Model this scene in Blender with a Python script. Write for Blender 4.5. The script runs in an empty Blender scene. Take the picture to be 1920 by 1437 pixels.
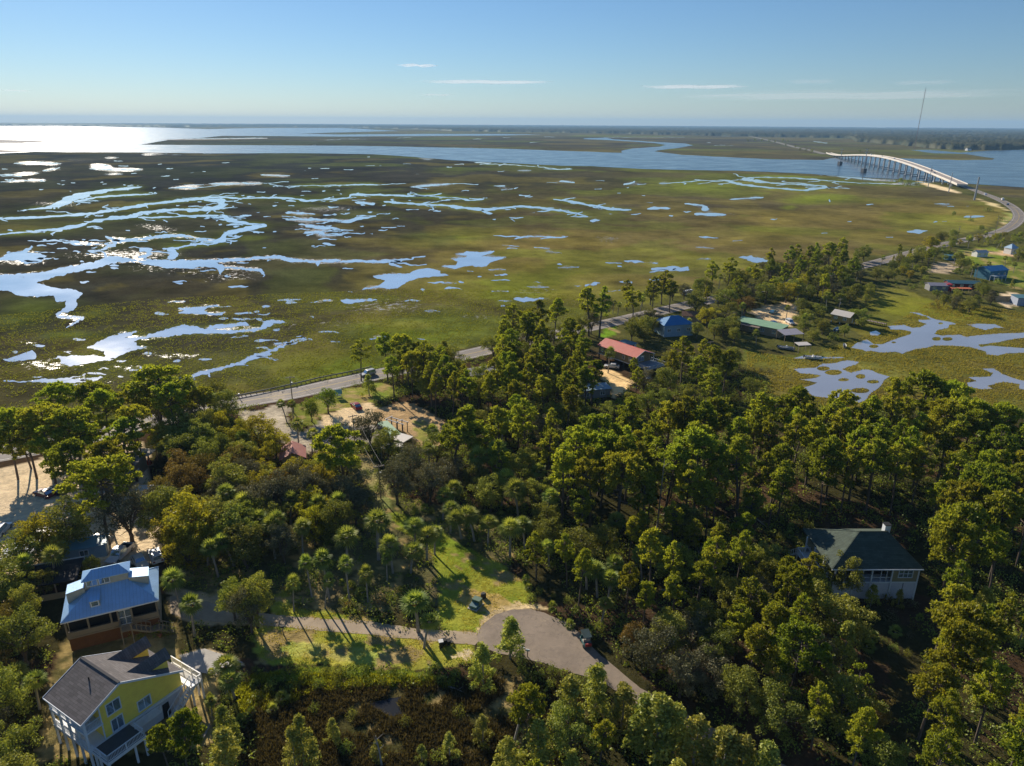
import bpy, math, random
import numpy as np
from mathutils import Vector, Matrix
from mathutils.geometry import tessellate_polygon

# ------------------------------------------------------------------ camera, light, exposure
C = bpy.context.scene.collection
SC = bpy.context.scene
CAM_H, FPX, CX, CY = 70.0, 1333.0, 960.0, 718.5
PITCH, ROLL = math.radians(20.1), math.radians(0.32)
FW = np.array([0, math.cos(PITCH), -math.sin(PITCH)])
UP0 = np.array([0, math.sin(PITCH), math.cos(PITCH)])
RT0 = np.array([1.0, 0, 0])
RT = RT0 * math.cos(ROLL) + UP0 * math.sin(ROLL)
UP = UP0 * math.cos(ROLL) - RT0 * math.sin(ROLL)
cd = bpy.data.cameras.new('camera')
cam = bpy.data.objects.new('camera', cd); C.objects.link(cam)
cd.sensor_width = 36; cd.lens = 36 * FPX / 1920
cd.clip_start = 1; cd.clip_end = 300000
cam.matrix_world = Matrix(((RT[0], UP[0], -FW[0], 0), (RT[1], UP[1], -FW[1], 0),
                           (RT[2], UP[2], -FW[2], CAM_H), (0, 0, 0, 1)))
SC.camera = cam

SUN_EL, SUN_AZ = math.radians(25), math.radians(-32)      # azimuth from +Y, negative = left
wd = bpy.data.worlds.new('World'); SC.world = wd; wd.use_nodes = True
wn = wd.node_tree
sky = wn.nodes.new('ShaderNodeTexSky'); sky.sky_type = 'NISHITA'; sky.sun_disc = False
sky.sun_elevation = SUN_EL; sky.sun_rotation = SUN_AZ
sky.air_density = 1.0; sky.dust_density = 0.06; sky.ozone_density = 7.0
bg = wn.nodes['Background']; bg.inputs[1].default_value = 0.068
wn.links.new(sky.outputs[0], bg.inputs[0])
sd = bpy.data.lights.new('sun', 'SUN'); sun = bpy.data.objects.new('sun', sd); C.objects.link(sun)
sd.energy = 5.0; sd.angle = math.radians(0.5); sd.color = (1.0, 0.89, 0.74)
sv = Vector((math.sin(SUN_AZ) * math.cos(SUN_EL), math.cos(SUN_AZ) * math.cos(SUN_EL), math.sin(SUN_EL)))
sun.rotation_euler = (-sv).to_track_quat('-Z', 'Y').to_euler()
SC.view_settings.view_transform = 'Standard'; SC.view_settings.look = 'None'
SC.view_settings.exposure = 0.42; SC.view_settings.gamma = 1; SC.view_settings.use_curve_mapping = False
SC.render.engine = 'CYCLES'
SC.cycles.max_bounces = 6; SC.cycles.transparent_max_bounces = 12; SC.cycles.volume_bounces = 0
SC.cycles.sample_clamp_indirect = 6

rnd = random.Random(7)
rng = np.random.default_rng(7)

# ------------------------------------------------------------------ helpers
def at(x, y, z=0.0):
    """point of the place seen at pixel x, y of the photograph (1920 wide) at height z"""
    d = FW + (x - CX) / FPX * RT + (CY - y) / FPX * UP
    t = (z - CAM_H) / d[2]
    return np.array([d[0] * t, d[1] * t, z])
def atd(x, y, dist):
    d = FW + (x - CX) / FPX * RT + (CY - y) / FPX * UP
    return np.array([0, 0, CAM_H]) + d * (dist / math.hypot(d[0], d[1]))
def proj(P):
    P = np.asarray(P, float); q = P - np.array([0, 0, CAM_H]); d = np.maximum(q @ FW, 1e-3)
    return CX + FPX * (q @ RT) / d, CY - FPX * (q @ UP) / d
def height_at(b, ty):
    """height of a vertical thing with foot b whose top is at picture row ty"""
    lo, hi = 0.0, 400.0
    for _ in range(50):
        m = (lo + hi) / 2
        if proj((b[0], b[1], m))[1] > ty: lo = m
        else: hi = m
    return lo
def lin(r, g, b, k=1.0):
    f = lambda c: (c / 255 / 12.92 if c / 255 <= .04045 else ((c / 255 + .055) / 1.055) ** 2.4) * k
    return (f(r), f(g), f(b))

def hash2(ix, iy, s):
    h = (ix.astype(np.int64) * 374761393 + iy.astype(np.int64) * 668265263 + s * 982451653) & 0xffffffff
    h = ((h ^ (h >> 13)) * 1274126177) & 0xffffffff
    return ((h ^ (h >> 16)) & 0xffff) / 65535.0
def vnoise(x, y, s=0):
    ix, iy = np.floor(x), np.floor(y); fx, fy = x - ix, y - iy
    fx = fx * fx * (3 - 2 * fx); fy = fy * fy * (3 - 2 * fy)
    a, b = hash2(ix, iy, s), hash2(ix + 1, iy, s); c, d = hash2(ix, iy + 1, s), hash2(ix + 1, iy + 1, s)
    return (a * (1 - fx) + b * fx) * (1 - fy) + (c * (1 - fx) + d * fx) * fy
def fbm(x, y, s=0, o=4):
    t = 0; a = .5; n = 0
    for i in range(o):
        t = t + a * vnoise(x, y, s + i * 17); n += a; x = x * 2.03 + 11.3; y = y * 2.03 + 5.7; a *= .5
    return t / n
def inpoly(px, py, poly):
    poly = np.asarray(poly)[:, :2]; r = np.zeros(px.shape, bool)
    j = len(poly) - 1
    for i in range(len(poly)):
        xi, yi = poly[i]; xj, yj = poly[j]
        if yi != yj:
            c = ((yi > py) != (yj > py)) & (px < (xj - xi) * (py - yi) / (yj - yi) + xi)
            r ^= c
        j = i
    return r
def wpoly(pts, z=0.0): return np.array([at(x, y, z) for x, y in pts])

def props(o, label=None, cat=None, group=None, kind=None):
    if label: o['label'] = label
    if cat: o['category'] = cat
    if group: o['group'] = group
    if kind: o['kind'] = kind
    return o
def empty(name, loc, rz=0.0, label=None, cat=None, group=None):
    o = bpy.data.objects.new(name, None); C.objects.link(o); o.empty_display_size = .5
    o.location = (float(loc[0]), float(loc[1]), float(loc[2]) if len(loc) > 2 else 0.0); o.rotation_euler = (0, 0, rz)
    return props(o, label, cat, group)
def link(name, me, parent=None):
    o = bpy.data.objects.new(name, me); C.objects.link(o)
    if parent is not None: o.parent = parent
    return o
def mesh_np(name, V, F, m, tone=None, smooth=False):
    """V (n,3); F list of index arrays (k,3) or (k,4)"""
    V = np.asarray(V, np.float32); me = bpy.data.meshes.new(name)
    loops = np.concatenate([np.asarray(f, np.int32).ravel() for f in F])
    tot = np.concatenate([np.full(len(f), np.asarray(f).shape[1], np.int32) for f in F])
    start = np.concatenate([[0], np.cumsum(tot)[:-1]]).astype(np.int32)
    me.vertices.add(len(V)); me.vertices.foreach_set('co', V.ravel())
    me.loops.add(len(loops)); me.loops.foreach_set('vertex_index', loops)
    me.polygons.add(len(tot)); me.polygons.foreach_set('loop_start', start)
    try: me.polygons.foreach_set('loop_total', tot)
    except Exception: pass
    if tone is not None:
        a = me.attributes.new('tone', 'FLOAT', 'POINT'); a.data.foreach_set('value', np.asarray(tone, np.float32))
    me.update(calc_edges=True); me.validate()
    if smooth: me.polygons.foreach_set('use_smooth', np.ones(len(tot), bool))
    me.materials.append(m)
    return me

class MB:
    """collects simple solids into one mesh"""
    def __init__(s): s.v = []; s.f = []
    def add(s, vs, fs):
        n = len(s.v); s.v += [tuple(float(c) for c in v) for v in vs]; s.f += [tuple(i + n for i in f) for f in fs]; return s
    def box(s, x0, x1, y0, y1, z0, z1):
        if x0 > x1: x0, x1 = x1, x0
        if y0 > y1: y0, y1 = y1, y0
        return s.add([(x0, y0, z0), (x1, y0, z0), (x1, y1, z0), (x0, y1, z0), (x0, y0, z1), (x1, y0, z1), (x1, y1, z1), (x0, y1, z1)],
                     [(0, 3, 2, 1), (4, 5, 6, 7), (0, 1, 5, 4), (1, 2, 6, 5), (2, 3, 7, 6), (3, 0, 4, 7)])
    def hexa(s, b, t):
        return s.add(list(b) + list(t), [(3, 2, 1, 0), (4, 5, 6, 7), (0, 1, 5, 4), (1, 2, 6, 5), (2, 3, 7, 6), (3, 0, 4, 7)])
    def beam(s, p, q, w, h=None):
        h = h or w; p = Vector(p); q = Vector(q); d = (q - p).normalized()
        u = d.cross(Vector((0, 0, 1)));
        if u.length < 1e-3: u = Vector((1, 0, 0))
        u.normalize(); v = u.cross(d).normalized(); u = u * w / 2; v = v * h / 2
        return s.hexa([p - u - v, p + u - v, p + u + v, p - u + v], [q - u - v, q + u - v, q + u + v, q - u + v])
    def tube(s, pts, rad, n=6, cap=True):
        pts = [Vector(p) for p in pts]; base = len(s.v)
        for i, p in enumerate(pts):
            d = (pts[min(i + 1, len(pts) - 1)] - pts[max(i - 1, 0)]).normalized()
            u = d.cross(Vector((.31, .17, .94)) if abs(d.z) < .9 else Vector((1, .1, 0))).normalized(); w = d.cross(u)
            for k in range(n):
                a = 2 * math.pi * k / n; s.v.append(tuple(p + (u * math.cos(a) + w * math.sin(a)) * rad[i]))
        for i in range(len(pts) - 1):
            for k in range(n):
                a = base + i * n + k; b = base + i * n + (k + 1) % n; s.f.append((a, b, b + n, a + n))
        if cap:
            s.f.append(tuple(base + k for k in range(n))[::-1]); s.f.append(tuple(base + (len(pts) - 1) * n + k for k in range(n)))
        return s
    def slab(s, quad, t):
        """quad (top face, counter-clockwise) thickened downwards by t"""
        q = [Vector(p) for p in quad]; b = [p - Vector((0, 0, t)) for p in q]; n = len(q); i0 = len(s.v)
        s.v += [tuple(p) for p in q] + [tuple(p) for p in b]
        s.f.append(tuple(range(i0, i0 + n))); s.f.append(tuple(range(i0 + 2 * n - 1, i0 + n - 1, -1)))
        for k in range(n): s.f.append((i0 + (k + 1) % n, i0 + k, i0 + n + k, i0 + n + (k + 1) % n))
        return s
    def prism_x(s, prof, x0, x1):
        n = len(prof); i0 = len(s.v)
        s.v += [(x0, y, z) for y, z in prof] + [(x1, y, z) for y, z in prof]
        s.f.append(tuple(range(i0 + n - 1, i0 - 1, -1))); s.f.append(tuple(range(i0 + n, i0 + 2 * n)))
        for k in range(n): s.f.append((i0 + k, i0 + (k + 1) % n, i0 + n + (k + 1) % n, i0 + n + k))
        return s
    def cyl(s, c, r, h, n=12, r2=None): return s.tube([c, (c[0], c[1], c[2] + h)], [r, r if r2 is None else r2], n)
    def mesh(s, name, m, smooth=False):
        me = bpy.data.meshes.new(name); me.from_pydata(s.v, [], s.f); me.update()
        if smooth: me.polygons.foreach_set('use_smooth', np.ones(len(me.polygons), bool))
        me.materials.append(m); return me
    def build(s, name, m, parent=None, smooth=False): return link(name, s.mesh(name, m, smooth), parent)

# ------------------------------------------------------------------ materials
def newmat(name):
    m = bpy.data.materials.new(name); m.use_nodes = True; nt = m.node_tree
    return m, nt, nt.nodes['Principled BSDF']
def N(nt, t, **kw):
    n = nt.nodes.new(t)
    for k, v in kw.items(): setattr(n, k, v)
    return n
def rampn(nt, fac, stops):
    r = N(nt, 'ShaderNodeValToRGB'); e = r.color_ramp.elements
    while len(e) < len(stops): e.new(.5)
    for i, (p, c) in enumerate(stops): e[i].position = p; e[i].color = (*c, 1) if len(c) == 3 else c
    nt.links.new(fac, r.inputs[0]); return r
def mathn(nt, op, a, b=None, c=None):
    n = N(nt, 'ShaderNodeMath', operation=op)
    for i, v in enumerate((a, b, c)):
        if v is None: continue
        if isinstance(v, (int, float)): n.inputs[i].default_value = v
        else: nt.links.new(v, n.inputs[i])
    return n.outputs[0]
def noisen(nt, scale, detail=4, rough=.6, coord=None, vec_scale=None):
    n = N(nt, 'ShaderNodeTexNoise'); n.inputs['Scale'].default_value = scale
    n.inputs['Detail'].default_value = detail; n.inputs['Roughness'].default_value = rough
    if coord is not None: nt.links.new(coord, n.inputs['Vector'])
    return n.outputs['Fac']
def mixc(nt, fac, a, b, mode='MIX'):
    n = N(nt, 'ShaderNodeMix', data_type='RGBA', blend_type=mode)
    for i, v in ((0, fac), (6, a), (7, b)):
        if isinstance(v, (int, float)): n.inputs[i].default_value = v
        elif isinstance(v, tuple): n.inputs[i].default_value = (*v[:3], 1)
        else: nt.links.new(v, n.inputs[i])
    return n.outputs[2]
MATS = {}
def mat(name, col, rough=.7, var=.25, scale=1.5, bump=0.0, metal=0.0, spec=None, stripes=None, bricks=None):
    """plain surface: base colour worn by two octaves of noise; optional seams (stripes: axis, spacing) or shingles"""
    if name in MATS: return MATS[name]
    m, nt, b = newmat(name); MATS[name] = m
    tc = N(nt, 'ShaderNodeTexCoord').outputs['Object']
    n1 = noisen(nt, scale, 5, .65, tc); n2 = noisen(nt, scale * 9, 3, .6, tc)
    f = mathn(nt, 'ADD', mathn(nt, 'MULTIPLY', n1, .7), mathn(nt, 'MULTIPLY', n2, .3))
    lo = tuple(c * (1 - var) for c in col); hi = tuple(min(1, c * (1 + var)) for c in col)
    col_out = rampn(nt, f, [(.3, lo), (.7, hi)]).outputs[0]
    h = n2
    if stripes:
        ax, sp, wdt, dark = stripes
        sep = N(nt, 'ShaderNodeSeparateXYZ'); nt.links.new(tc, sep.inputs[0])
        fr = mathn(nt, 'FRACT', mathn(nt, 'DIVIDE', sep.outputs[ax], sp))
        line = mathn(nt, 'LESS_THAN', fr, wdt / sp)
        col_out = mixc(nt, mathn(nt, 'MULTIPLY', line, dark), col_out, tuple(c * .35 for c in col))
        h = mathn(nt, 'SUBTRACT', 1.0, line)
    if bricks:
        bt = N(nt, 'ShaderNodeTexBrick'); mp = N(nt, 'ShaderNodeMapping'); nt.links.new(tc, mp.inputs[0]); nt.links.new(mp.outputs[0], bt.inputs[0])
        bt.inputs['Scale'].default_value = 1; bt.inputs['Brick Width'].default_value = bricks[0]; bt.inputs['Row Height'].default_value = bricks[1]
        bt.inputs['Mortar Size'].default_value = .015; bt.inputs['Color1'].default_value = (.75, .75, .75, 1); bt.inputs['Color2'].default_value = (1.15, 1.15, 1.15, 1); bt.inputs['Mortar'].default_value = (.5, .5, .5, 1)
        col_out = mixc(nt, 1.0, col_out, bt.outputs[0], 'MULTIPLY')
    nt.links.new(col_out, b.inputs['Base Color']); b.inputs['Roughness'].default_value = rough; b.inputs['Metallic'].default_value = metal
    if spec is not None: b.inputs['Specular IOR Level'].default_value = spec
    if bump:
        bp = N(nt, 'ShaderNodeBump'); bp.inputs['Strength'].default_value = bump; bp.inputs['Distance'].default_value = .05
        nt.links.new(h, bp.inputs['Height']); nt.links.new(bp.outputs[0], b.inputs['Normal'])
    return m
def leafmat(name, col, tip, trans=.4, hue=.03, val=.25):
    if name in MATS: return MATS[name]
    m = bpy.data.materials.new(name); m.use_nodes = True; nt = m.node_tree; MATS[name] = m
    out = nt.nodes['Material Output']; nt.nodes.remove(nt.nodes['Principled BSDF'])
    at_ = N(nt, 'ShaderNodeAttribute', attribute_name='tone'); oi = N(nt, 'ShaderNodeObjectInfo')
    c = mixc(nt, at_.outputs['Fac'], col, tip)
    hs = N(nt, 'ShaderNodeHueSaturation')
    nt.links.new(mathn(nt, 'MULTIPLY_ADD', oi.outputs['Random'], hue, .5 - hue / 2), hs.inputs['Hue'])
    r2 = mathn(nt, 'FRACT', mathn(nt, 'MULTIPLY', oi.outputs['Random'], 7.13))
    nt.links.new(mathn(nt, 'MULTIPLY_ADD', r2, val * 2, 1 - val), hs.inputs['Value'])
    nt.links.new(c, hs.inputs['Color'])
    df = N(nt, 'ShaderNodeBsdfDiffuse'); tr = N(nt, 'ShaderNodeBsdfTranslucent'); gl = N(nt, 'ShaderNodeBsdfGlossy'); gl.inputs['Roughness'].default_value = .45
    gl.inputs['Color'].default_value = (.9, .95, .85, 1)
    nt.links.new(hs.outputs[0], df.inputs[0])
    tcol = mixc(nt, 1.0, hs.outputs[0], (1.25, 1.2, .55), 'MULTIPLY'); nt.links.new(tcol, tr.inputs[0])
    ms = N(nt, 'ShaderNodeMixShader'); ms.inputs[0].default_value = trans
    nt.links.new(df.outputs[0], ms.inputs[1]); nt.links.new(tr.outputs[0], ms.inputs[2])
    m2 = N(nt, 'ShaderNodeMixShader'); m2.inputs[0].default_value = .014
    nt.links.new(ms.outputs[0], m2.inputs[1]); nt.links.new(gl.outputs[0], m2.inputs[2])
    nt.links.new(m2.outputs[0], out.inputs[0])
    return m
def watermat(name, col, rough, bump, bscale, ior=1.45, mirror=0.0):
    m, nt, b = newmat(name); b.inputs['Metallic'].default_value = mirror
    b.inputs['Base Color'].default_value = (*col, 1); b.inputs['Roughness'].default_value = rough; b.inputs['IOR'].default_value = ior
    g = N(nt, 'ShaderNodeNewGeometry'); n1 = noisen(nt, bscale, 3, .6, g.outputs['Position'])
    n2 = noisen(nt, bscale * .06, 3, .6, g.outputs['Position'])
    bp = N(nt, 'ShaderNodeBump'); bp.inputs['Strength'].default_value = bump; bp.inputs['Distance'].default_value = .3
    nt.links.new(n1, bp.inputs['Height']); nt.links.new(bp.outputs[0], b.inputs['Normal'])
    nt.links.new(mathn(nt, 'MULTIPLY_ADD', n2, rough * 1.2, rough * .4), b.inputs['Roughness'])
    nt.links.new(mixc(nt, n2, tuple(c * .7 for c in col), tuple(c * 1.3 for c in col)), b.inputs['Base Color'])
    return m
WHITE = mat('white_paint', (.72, .72, .70), .5, .1)
GLASS = mat('window_glass', (.42, .55, .66), .08, .1, metal=.75)
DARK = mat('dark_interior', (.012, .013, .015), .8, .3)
TIMBER = mat('weathered_timber', (.28, .22, .16), .8, .3)
STEEL = mat('galvanised_steel', (.42, .44, .46), .45, .15, metal=.6)
BARK = mat('bark', (.11, .085, .065), .9, .35, 2.0, .4)
PALEBARK = mat('pale_bark', (.30, .27, .23), .9, .3, 2.0, .4)
RUBBER = mat('tyre_rubber', (.02, .02, .02), .8, .2)
def catmull(P, n):
    P = np.asarray(P, float); out = []
    Q = np.vstack([2 * P[0] - P[1], P, 2 * P[-1] - P[-2]])
    for i in range(1, len(Q) - 2):
        for t in np.linspace(0, 1, n, endpoint=False):
            a, b, c, d = Q[i - 1:i + 3]
            out.append(.5 * (2 * b + (c - a) * t + (2 * a - 5 * b + 4 * c - d) * t * t + (3 * b - a - 3 * c + d) * t ** 3))
    out.append(P[-1]); return np.array(out)
# ------------------------------------------------------------------ outlines traced on the ground (picture pixels -> metres with at())
LAND = wpoly([(-700, 1700), (-400, 1000), (-200, 868), (0, 832), (105, 813), (250, 783), (430, 748), (545, 727), (660, 700), (735, 685), (870, 655), (1000, 622), (1130, 590),
    (1180, 578), (1290, 552), (1320, 545), (1400, 515), (1450, 502), (1560, 490), (1640, 479), (1700, 466), (1760, 452), (1800, 440), (1850, 425), (1880, 410), (1885, 396),
    (1860, 381), (1820, 367), (1780, 358), (1740, 347), (1715, 340), (1760, 340), (1810, 347), (1900, 372), (2000, 392), (2300, 430), (2500, 640), (1920, 600), (1850, 578), (1790, 580),
    (1740, 560), (1660, 535), (1620, 560), (1640, 600), (1600, 615), (1620, 635), (1560, 648), (1530, 660), (1480, 668), (1400, 655), (1385, 690), (1430, 715), (1460, 742),
    (1560, 765), (1700, 760), (1850, 770), (1920, 780), (2600, 800), (3200, 1500), (2600, 1700)])
ZONES = [   # (colour as it looks on the photograph, outline)
    ((96, 84, 60), [(330, 990), (700, 930), (960, 960), (960, 1130), (560, 1150), (330, 1120)]),
    ((205, 184, 150), [(-400, 990), (-200, 920), (-10, 885), (120, 848), (210, 833), (262, 828), (280, 860), (278, 920), (292, 960), (302, 1030), (290, 1062), (240, 1060), (140, 1062), (60, 1110), (-20, 1140), (-400, 1180)]),
    ((172, 160, 138), [(440, 778), (545, 752), (538, 790), (556, 815), (605, 838), (570, 852), (500, 812)]),
    ((150, 142, 128), [(556, 815), (600, 790), (700, 792), (720, 806), (700, 830), (605, 838)]),
    ((206, 182, 142), [(598, 796), (610, 778), (655, 764), (690, 758), (722, 770), (712, 790), (650, 800), (612, 806)]),
    ((128, 118, 60), [(541, 764), (640, 735), (722, 716), (745, 738), (700, 756), (655, 764), (606, 776), (590, 796), (552, 800)]),
    ((176, 148, 108), [(700, 770), (760, 750), (800, 770), (850, 800), (840, 830), (800, 842), (770, 820), (740, 800), (712, 790)]),
    ((140, 128, 70), [(775, 790), (800, 790), (822, 812), (800, 830), (780, 822)]),
    ((140, 122, 86), [(640, 862), (690, 850), (720, 890), (742, 965), (734, 990), (715, 975), (690, 920), (660, 885)]),
    ((136, 130, 52), [(732, 958), (775, 968), (806, 990), (852, 1018), (905, 1034), (945, 1060), (978, 1084), (996, 1112), (986, 1134), (930, 1148), (906, 1172), (897, 1192), (838, 1184), (816, 1166), (826, 1100), (815, 1050), (782, 1020), (748, 994)]),
    ((176, 152, 92), [(870, 1100), (930, 1115), (960, 1140), (930, 1150), (900, 1150), (860, 1130)]),
    ((150, 136, 60), [(480, 1162), (620, 1180), (760, 1194), (886, 1208), (892, 1238), (800, 1254), (700, 1252), (600, 1247), (540, 1244), (475, 1242)]),
    ((168, 150, 84), [(500, 1195), (700, 1215), (790, 1232), (770, 1246), (640, 1240), (500, 1225)]),
    ((146, 132, 58), [(512, 1112), (532, 1098), (556, 1138), (700, 1160), (700, 1172), (515, 1156)]),
    ((188, 166, 124), [(892, 1200), (896, 1172), (922, 1146), (960, 1132), (1006, 1134), (1040, 1148), (1006, 1144), (960, 1144), (926, 1160), (908, 1186)]),
    ((196, 178, 142), [(840, 1228), (872, 1218), (888, 1222), (870, 1234)]),
    ((170, 150, 116), [(318, 1098), (345, 1105), (425, 1125), (495, 1148), (495, 1174), (420, 1172), (345, 1165), (322, 1150)]),
    ((186, 166, 130), [(332, 1229), (384, 1214), (460, 1242), (402, 1270), (350, 1262)]),
    ((112, 92, 66), [(120, 1200), (330, 1170), (330, 1230), (420, 1280), (400, 1400), (60, 1437)]),
    ((212, 180, 128), [(1108, 688), (1150, 698), (1206, 712), (1174, 728), (1152, 748), (1138, 718)]),
    ((116, 132, 44), [(1128, 617), (1156, 612), (1154, 634), (1130, 636)]),
    ((198, 172, 132), [(1408, 588), (1440, 572), (1480, 565), (1500, 578), (1480, 612), (1440, 612)]),
    ((202, 180, 146), [(1866, 552), (1900, 548), (1925, 570), (1900, 580), (1872, 568)]),
    ((168, 150, 124), [(1742, 498), (1785, 488), (1800, 500), (1780, 514), (1750, 512)]),
    ((120, 120, 52), [(1790, 470), (1850, 462), (1900, 480), (1880, 500), (1800, 490)]),
    ((190, 160, 124), [(1852, 472), (1925, 470), (1925, 480), (1870, 480)]),
    ((116, 112, 56), [(1860, 500), (1930, 490), (1930, 540), (1880, 540)]),
    ((214, 192, 150), [(1716, 338), (1740, 344), (1790, 357), (1800, 362), (1780, 361), (1722, 344)]),
    ((190, 172, 124), [(1834, 373), (1862, 381), (1886, 392), (1900, 408), (1880, 420), (1889, 402), (1868, 388)]),
    ((150, 140, 84), [(1886, 398), (1905, 402), (1890, 428), (1860, 436), (1884, 418)]),
    ((80, 68, 44), [(500, 1276), (640, 1290), (760, 1284), (900, 1270), (1000, 1266), (1090, 1290), (1120, 1340), (1060, 1420), (960, 1500), (560, 1500), (440, 1460), (470, 1330)]),
    ((112, 110, 36), [(520, 1252), (600, 1250), (760, 1256), (840, 1262), (800, 1290), (700, 1288), (600, 1296), (540, 1320), (470, 1330), (480, 1270)]),
]
MARSH = dict(olive=(97, 92, 53), dark=(46, 47, 45), dark2=(57, 55, 52), tan=(124, 110, 60), green=(112, 126, 38), bgreen=(124, 138, 40), brown=(88, 80, 52), purple=(76, 70, 56), gold=(134, 124, 54), ygreen=(128, 132, 42))  # dark: murky marsh tone, deepened for grass seen against the sun
BLOBS = [(150, 560, 300, 110, 'dark', 2.4), (60, 330, 620, 50, 'dark', 4.5), (650, 320, 330, 30, 'dark', 2.6), (620, 405, 320, 35, 'dark', 2.4), (480, 500, 230, 45, 'dark', 2.2), (200, 420, 320, 60, 'dark', 2.2),
    (1250, 480, 420, 60, 'tan', 1.4), (1560, 420, 260, 40, 'tan', 1.2), (960, 470, 120, 40, 'tan', .7), (640, 690, 190, 24, 'green', 2.2), (790, 625, 110, 22, 'green', 2.4), (50, 590, 60, 22, 'green', 2.0),
    (195, 590, 26, 9, 'green', 2.2), (150, 632, 45, 10, 'green', 2), (860, 440, 80, 13, 'green', 2), (1520, 373, 42, 7, 'bgreen', 2.5), (1466, 387, 11, 3, 'bgreen', 5), (420, 690, 120, 20, 'brown', 2), (40, 640, 36, 12, 'brown', 2.2),
    (330, 690, 150, 14, 'green', .8), (1080, 412, 190, 11, 'brown', 1.3), (1360, 385, 220, 12, 'purple', 1.6), (1480, 303, 130, 9, 'purple', 2), (1230, 300, 200, 6, 'brown', .8), (850, 268, 400, 7, 'dark2', 2.5), (1300, 268, 400, 10, 'purple', 1.6), (1750, 262, 200, 9, 'brown', 1),
    (1900, 360, 130, 10, 'purple', 2), (1760, 690, 260, 70, 'gold', 2), (1620, 700, 60, 30, 'gold', 1), (1700, 585, 130, 30, 'ygreen', 2.5), (1430, 670, 60, 26, 'green', 2.2), (1400, 705, 40, 12, 'dark2', 1.6), (1250, 555, 90, 16, 'green', 1.2), (1760, 420, 100, 25, 'gold', 1.4), (1850, 400, 40, 18, 'gold', 1.4),
    (700, 570, 200, 30, 'olive', 1.2), (1000, 545, 160, 25, 'ygreen', 1), (1480, 440, 200, 12, 'ygreen', .8), (460, 375, 160, 5, 'green', .7), (330, 400, 70, 5, 'green', 1), (60, 425, 120, 7, 'green', .9), (450, 445, 30, 6, 'green', 1.4), (350, 455, 60, 4, 'green', 1), (120, 800, 200, 20, 'green', 1), (1060, 505, 140, 16, 'ygreen', .8), (1330, 350, 60, 6, 'green', .8), (1610, 375, 60, 6, 'green', .7)]
WET = [(1150, 455, 36, 11, .55), (720, 578, 110, 26, .5), (640, 602, 80, 16, .42), (1000, 545, 70, 16, .45), (1025, 560, 30, 8, .6), (860, 604, 60, 12, .5), (240, 470, 150, 18, .55), (330, 500, 150, 16, .5), (60, 485, 80, 22, .6), (560, 602, 60, 16, .45), (330, 664, 110, 11, .55),
    (90, 690, 70, 12, .6), (250, 690, 90, 9, .5), (70, 645, 40, 16, .5), (620, 398, 70, 12, .5), (1340, 404, 40, 6, .55), (1420, 488, 30, 7, .55), (800, 388, 120, 8, .4), (100, 385, 110, 12, .45), (420, 520, 120, 22, .45), (600, 492, 120, 8, .45), (150, 300, 200, 10, .35),
    (1780, 690, 40, 14, .5), (1715, 695, 30, 8, .45), (1680, 590, 40, 6, .35), (290, 430, 50, 12, .5), (560, 430, 60, 14, .45), (640, 350, 100, 4, .4), (200, 712, 60, 6, .5), (480, 655, 60, 8, .45), (880, 350, 100, 8, .3), (1130, 385, 90, 6, .3)]

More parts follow.
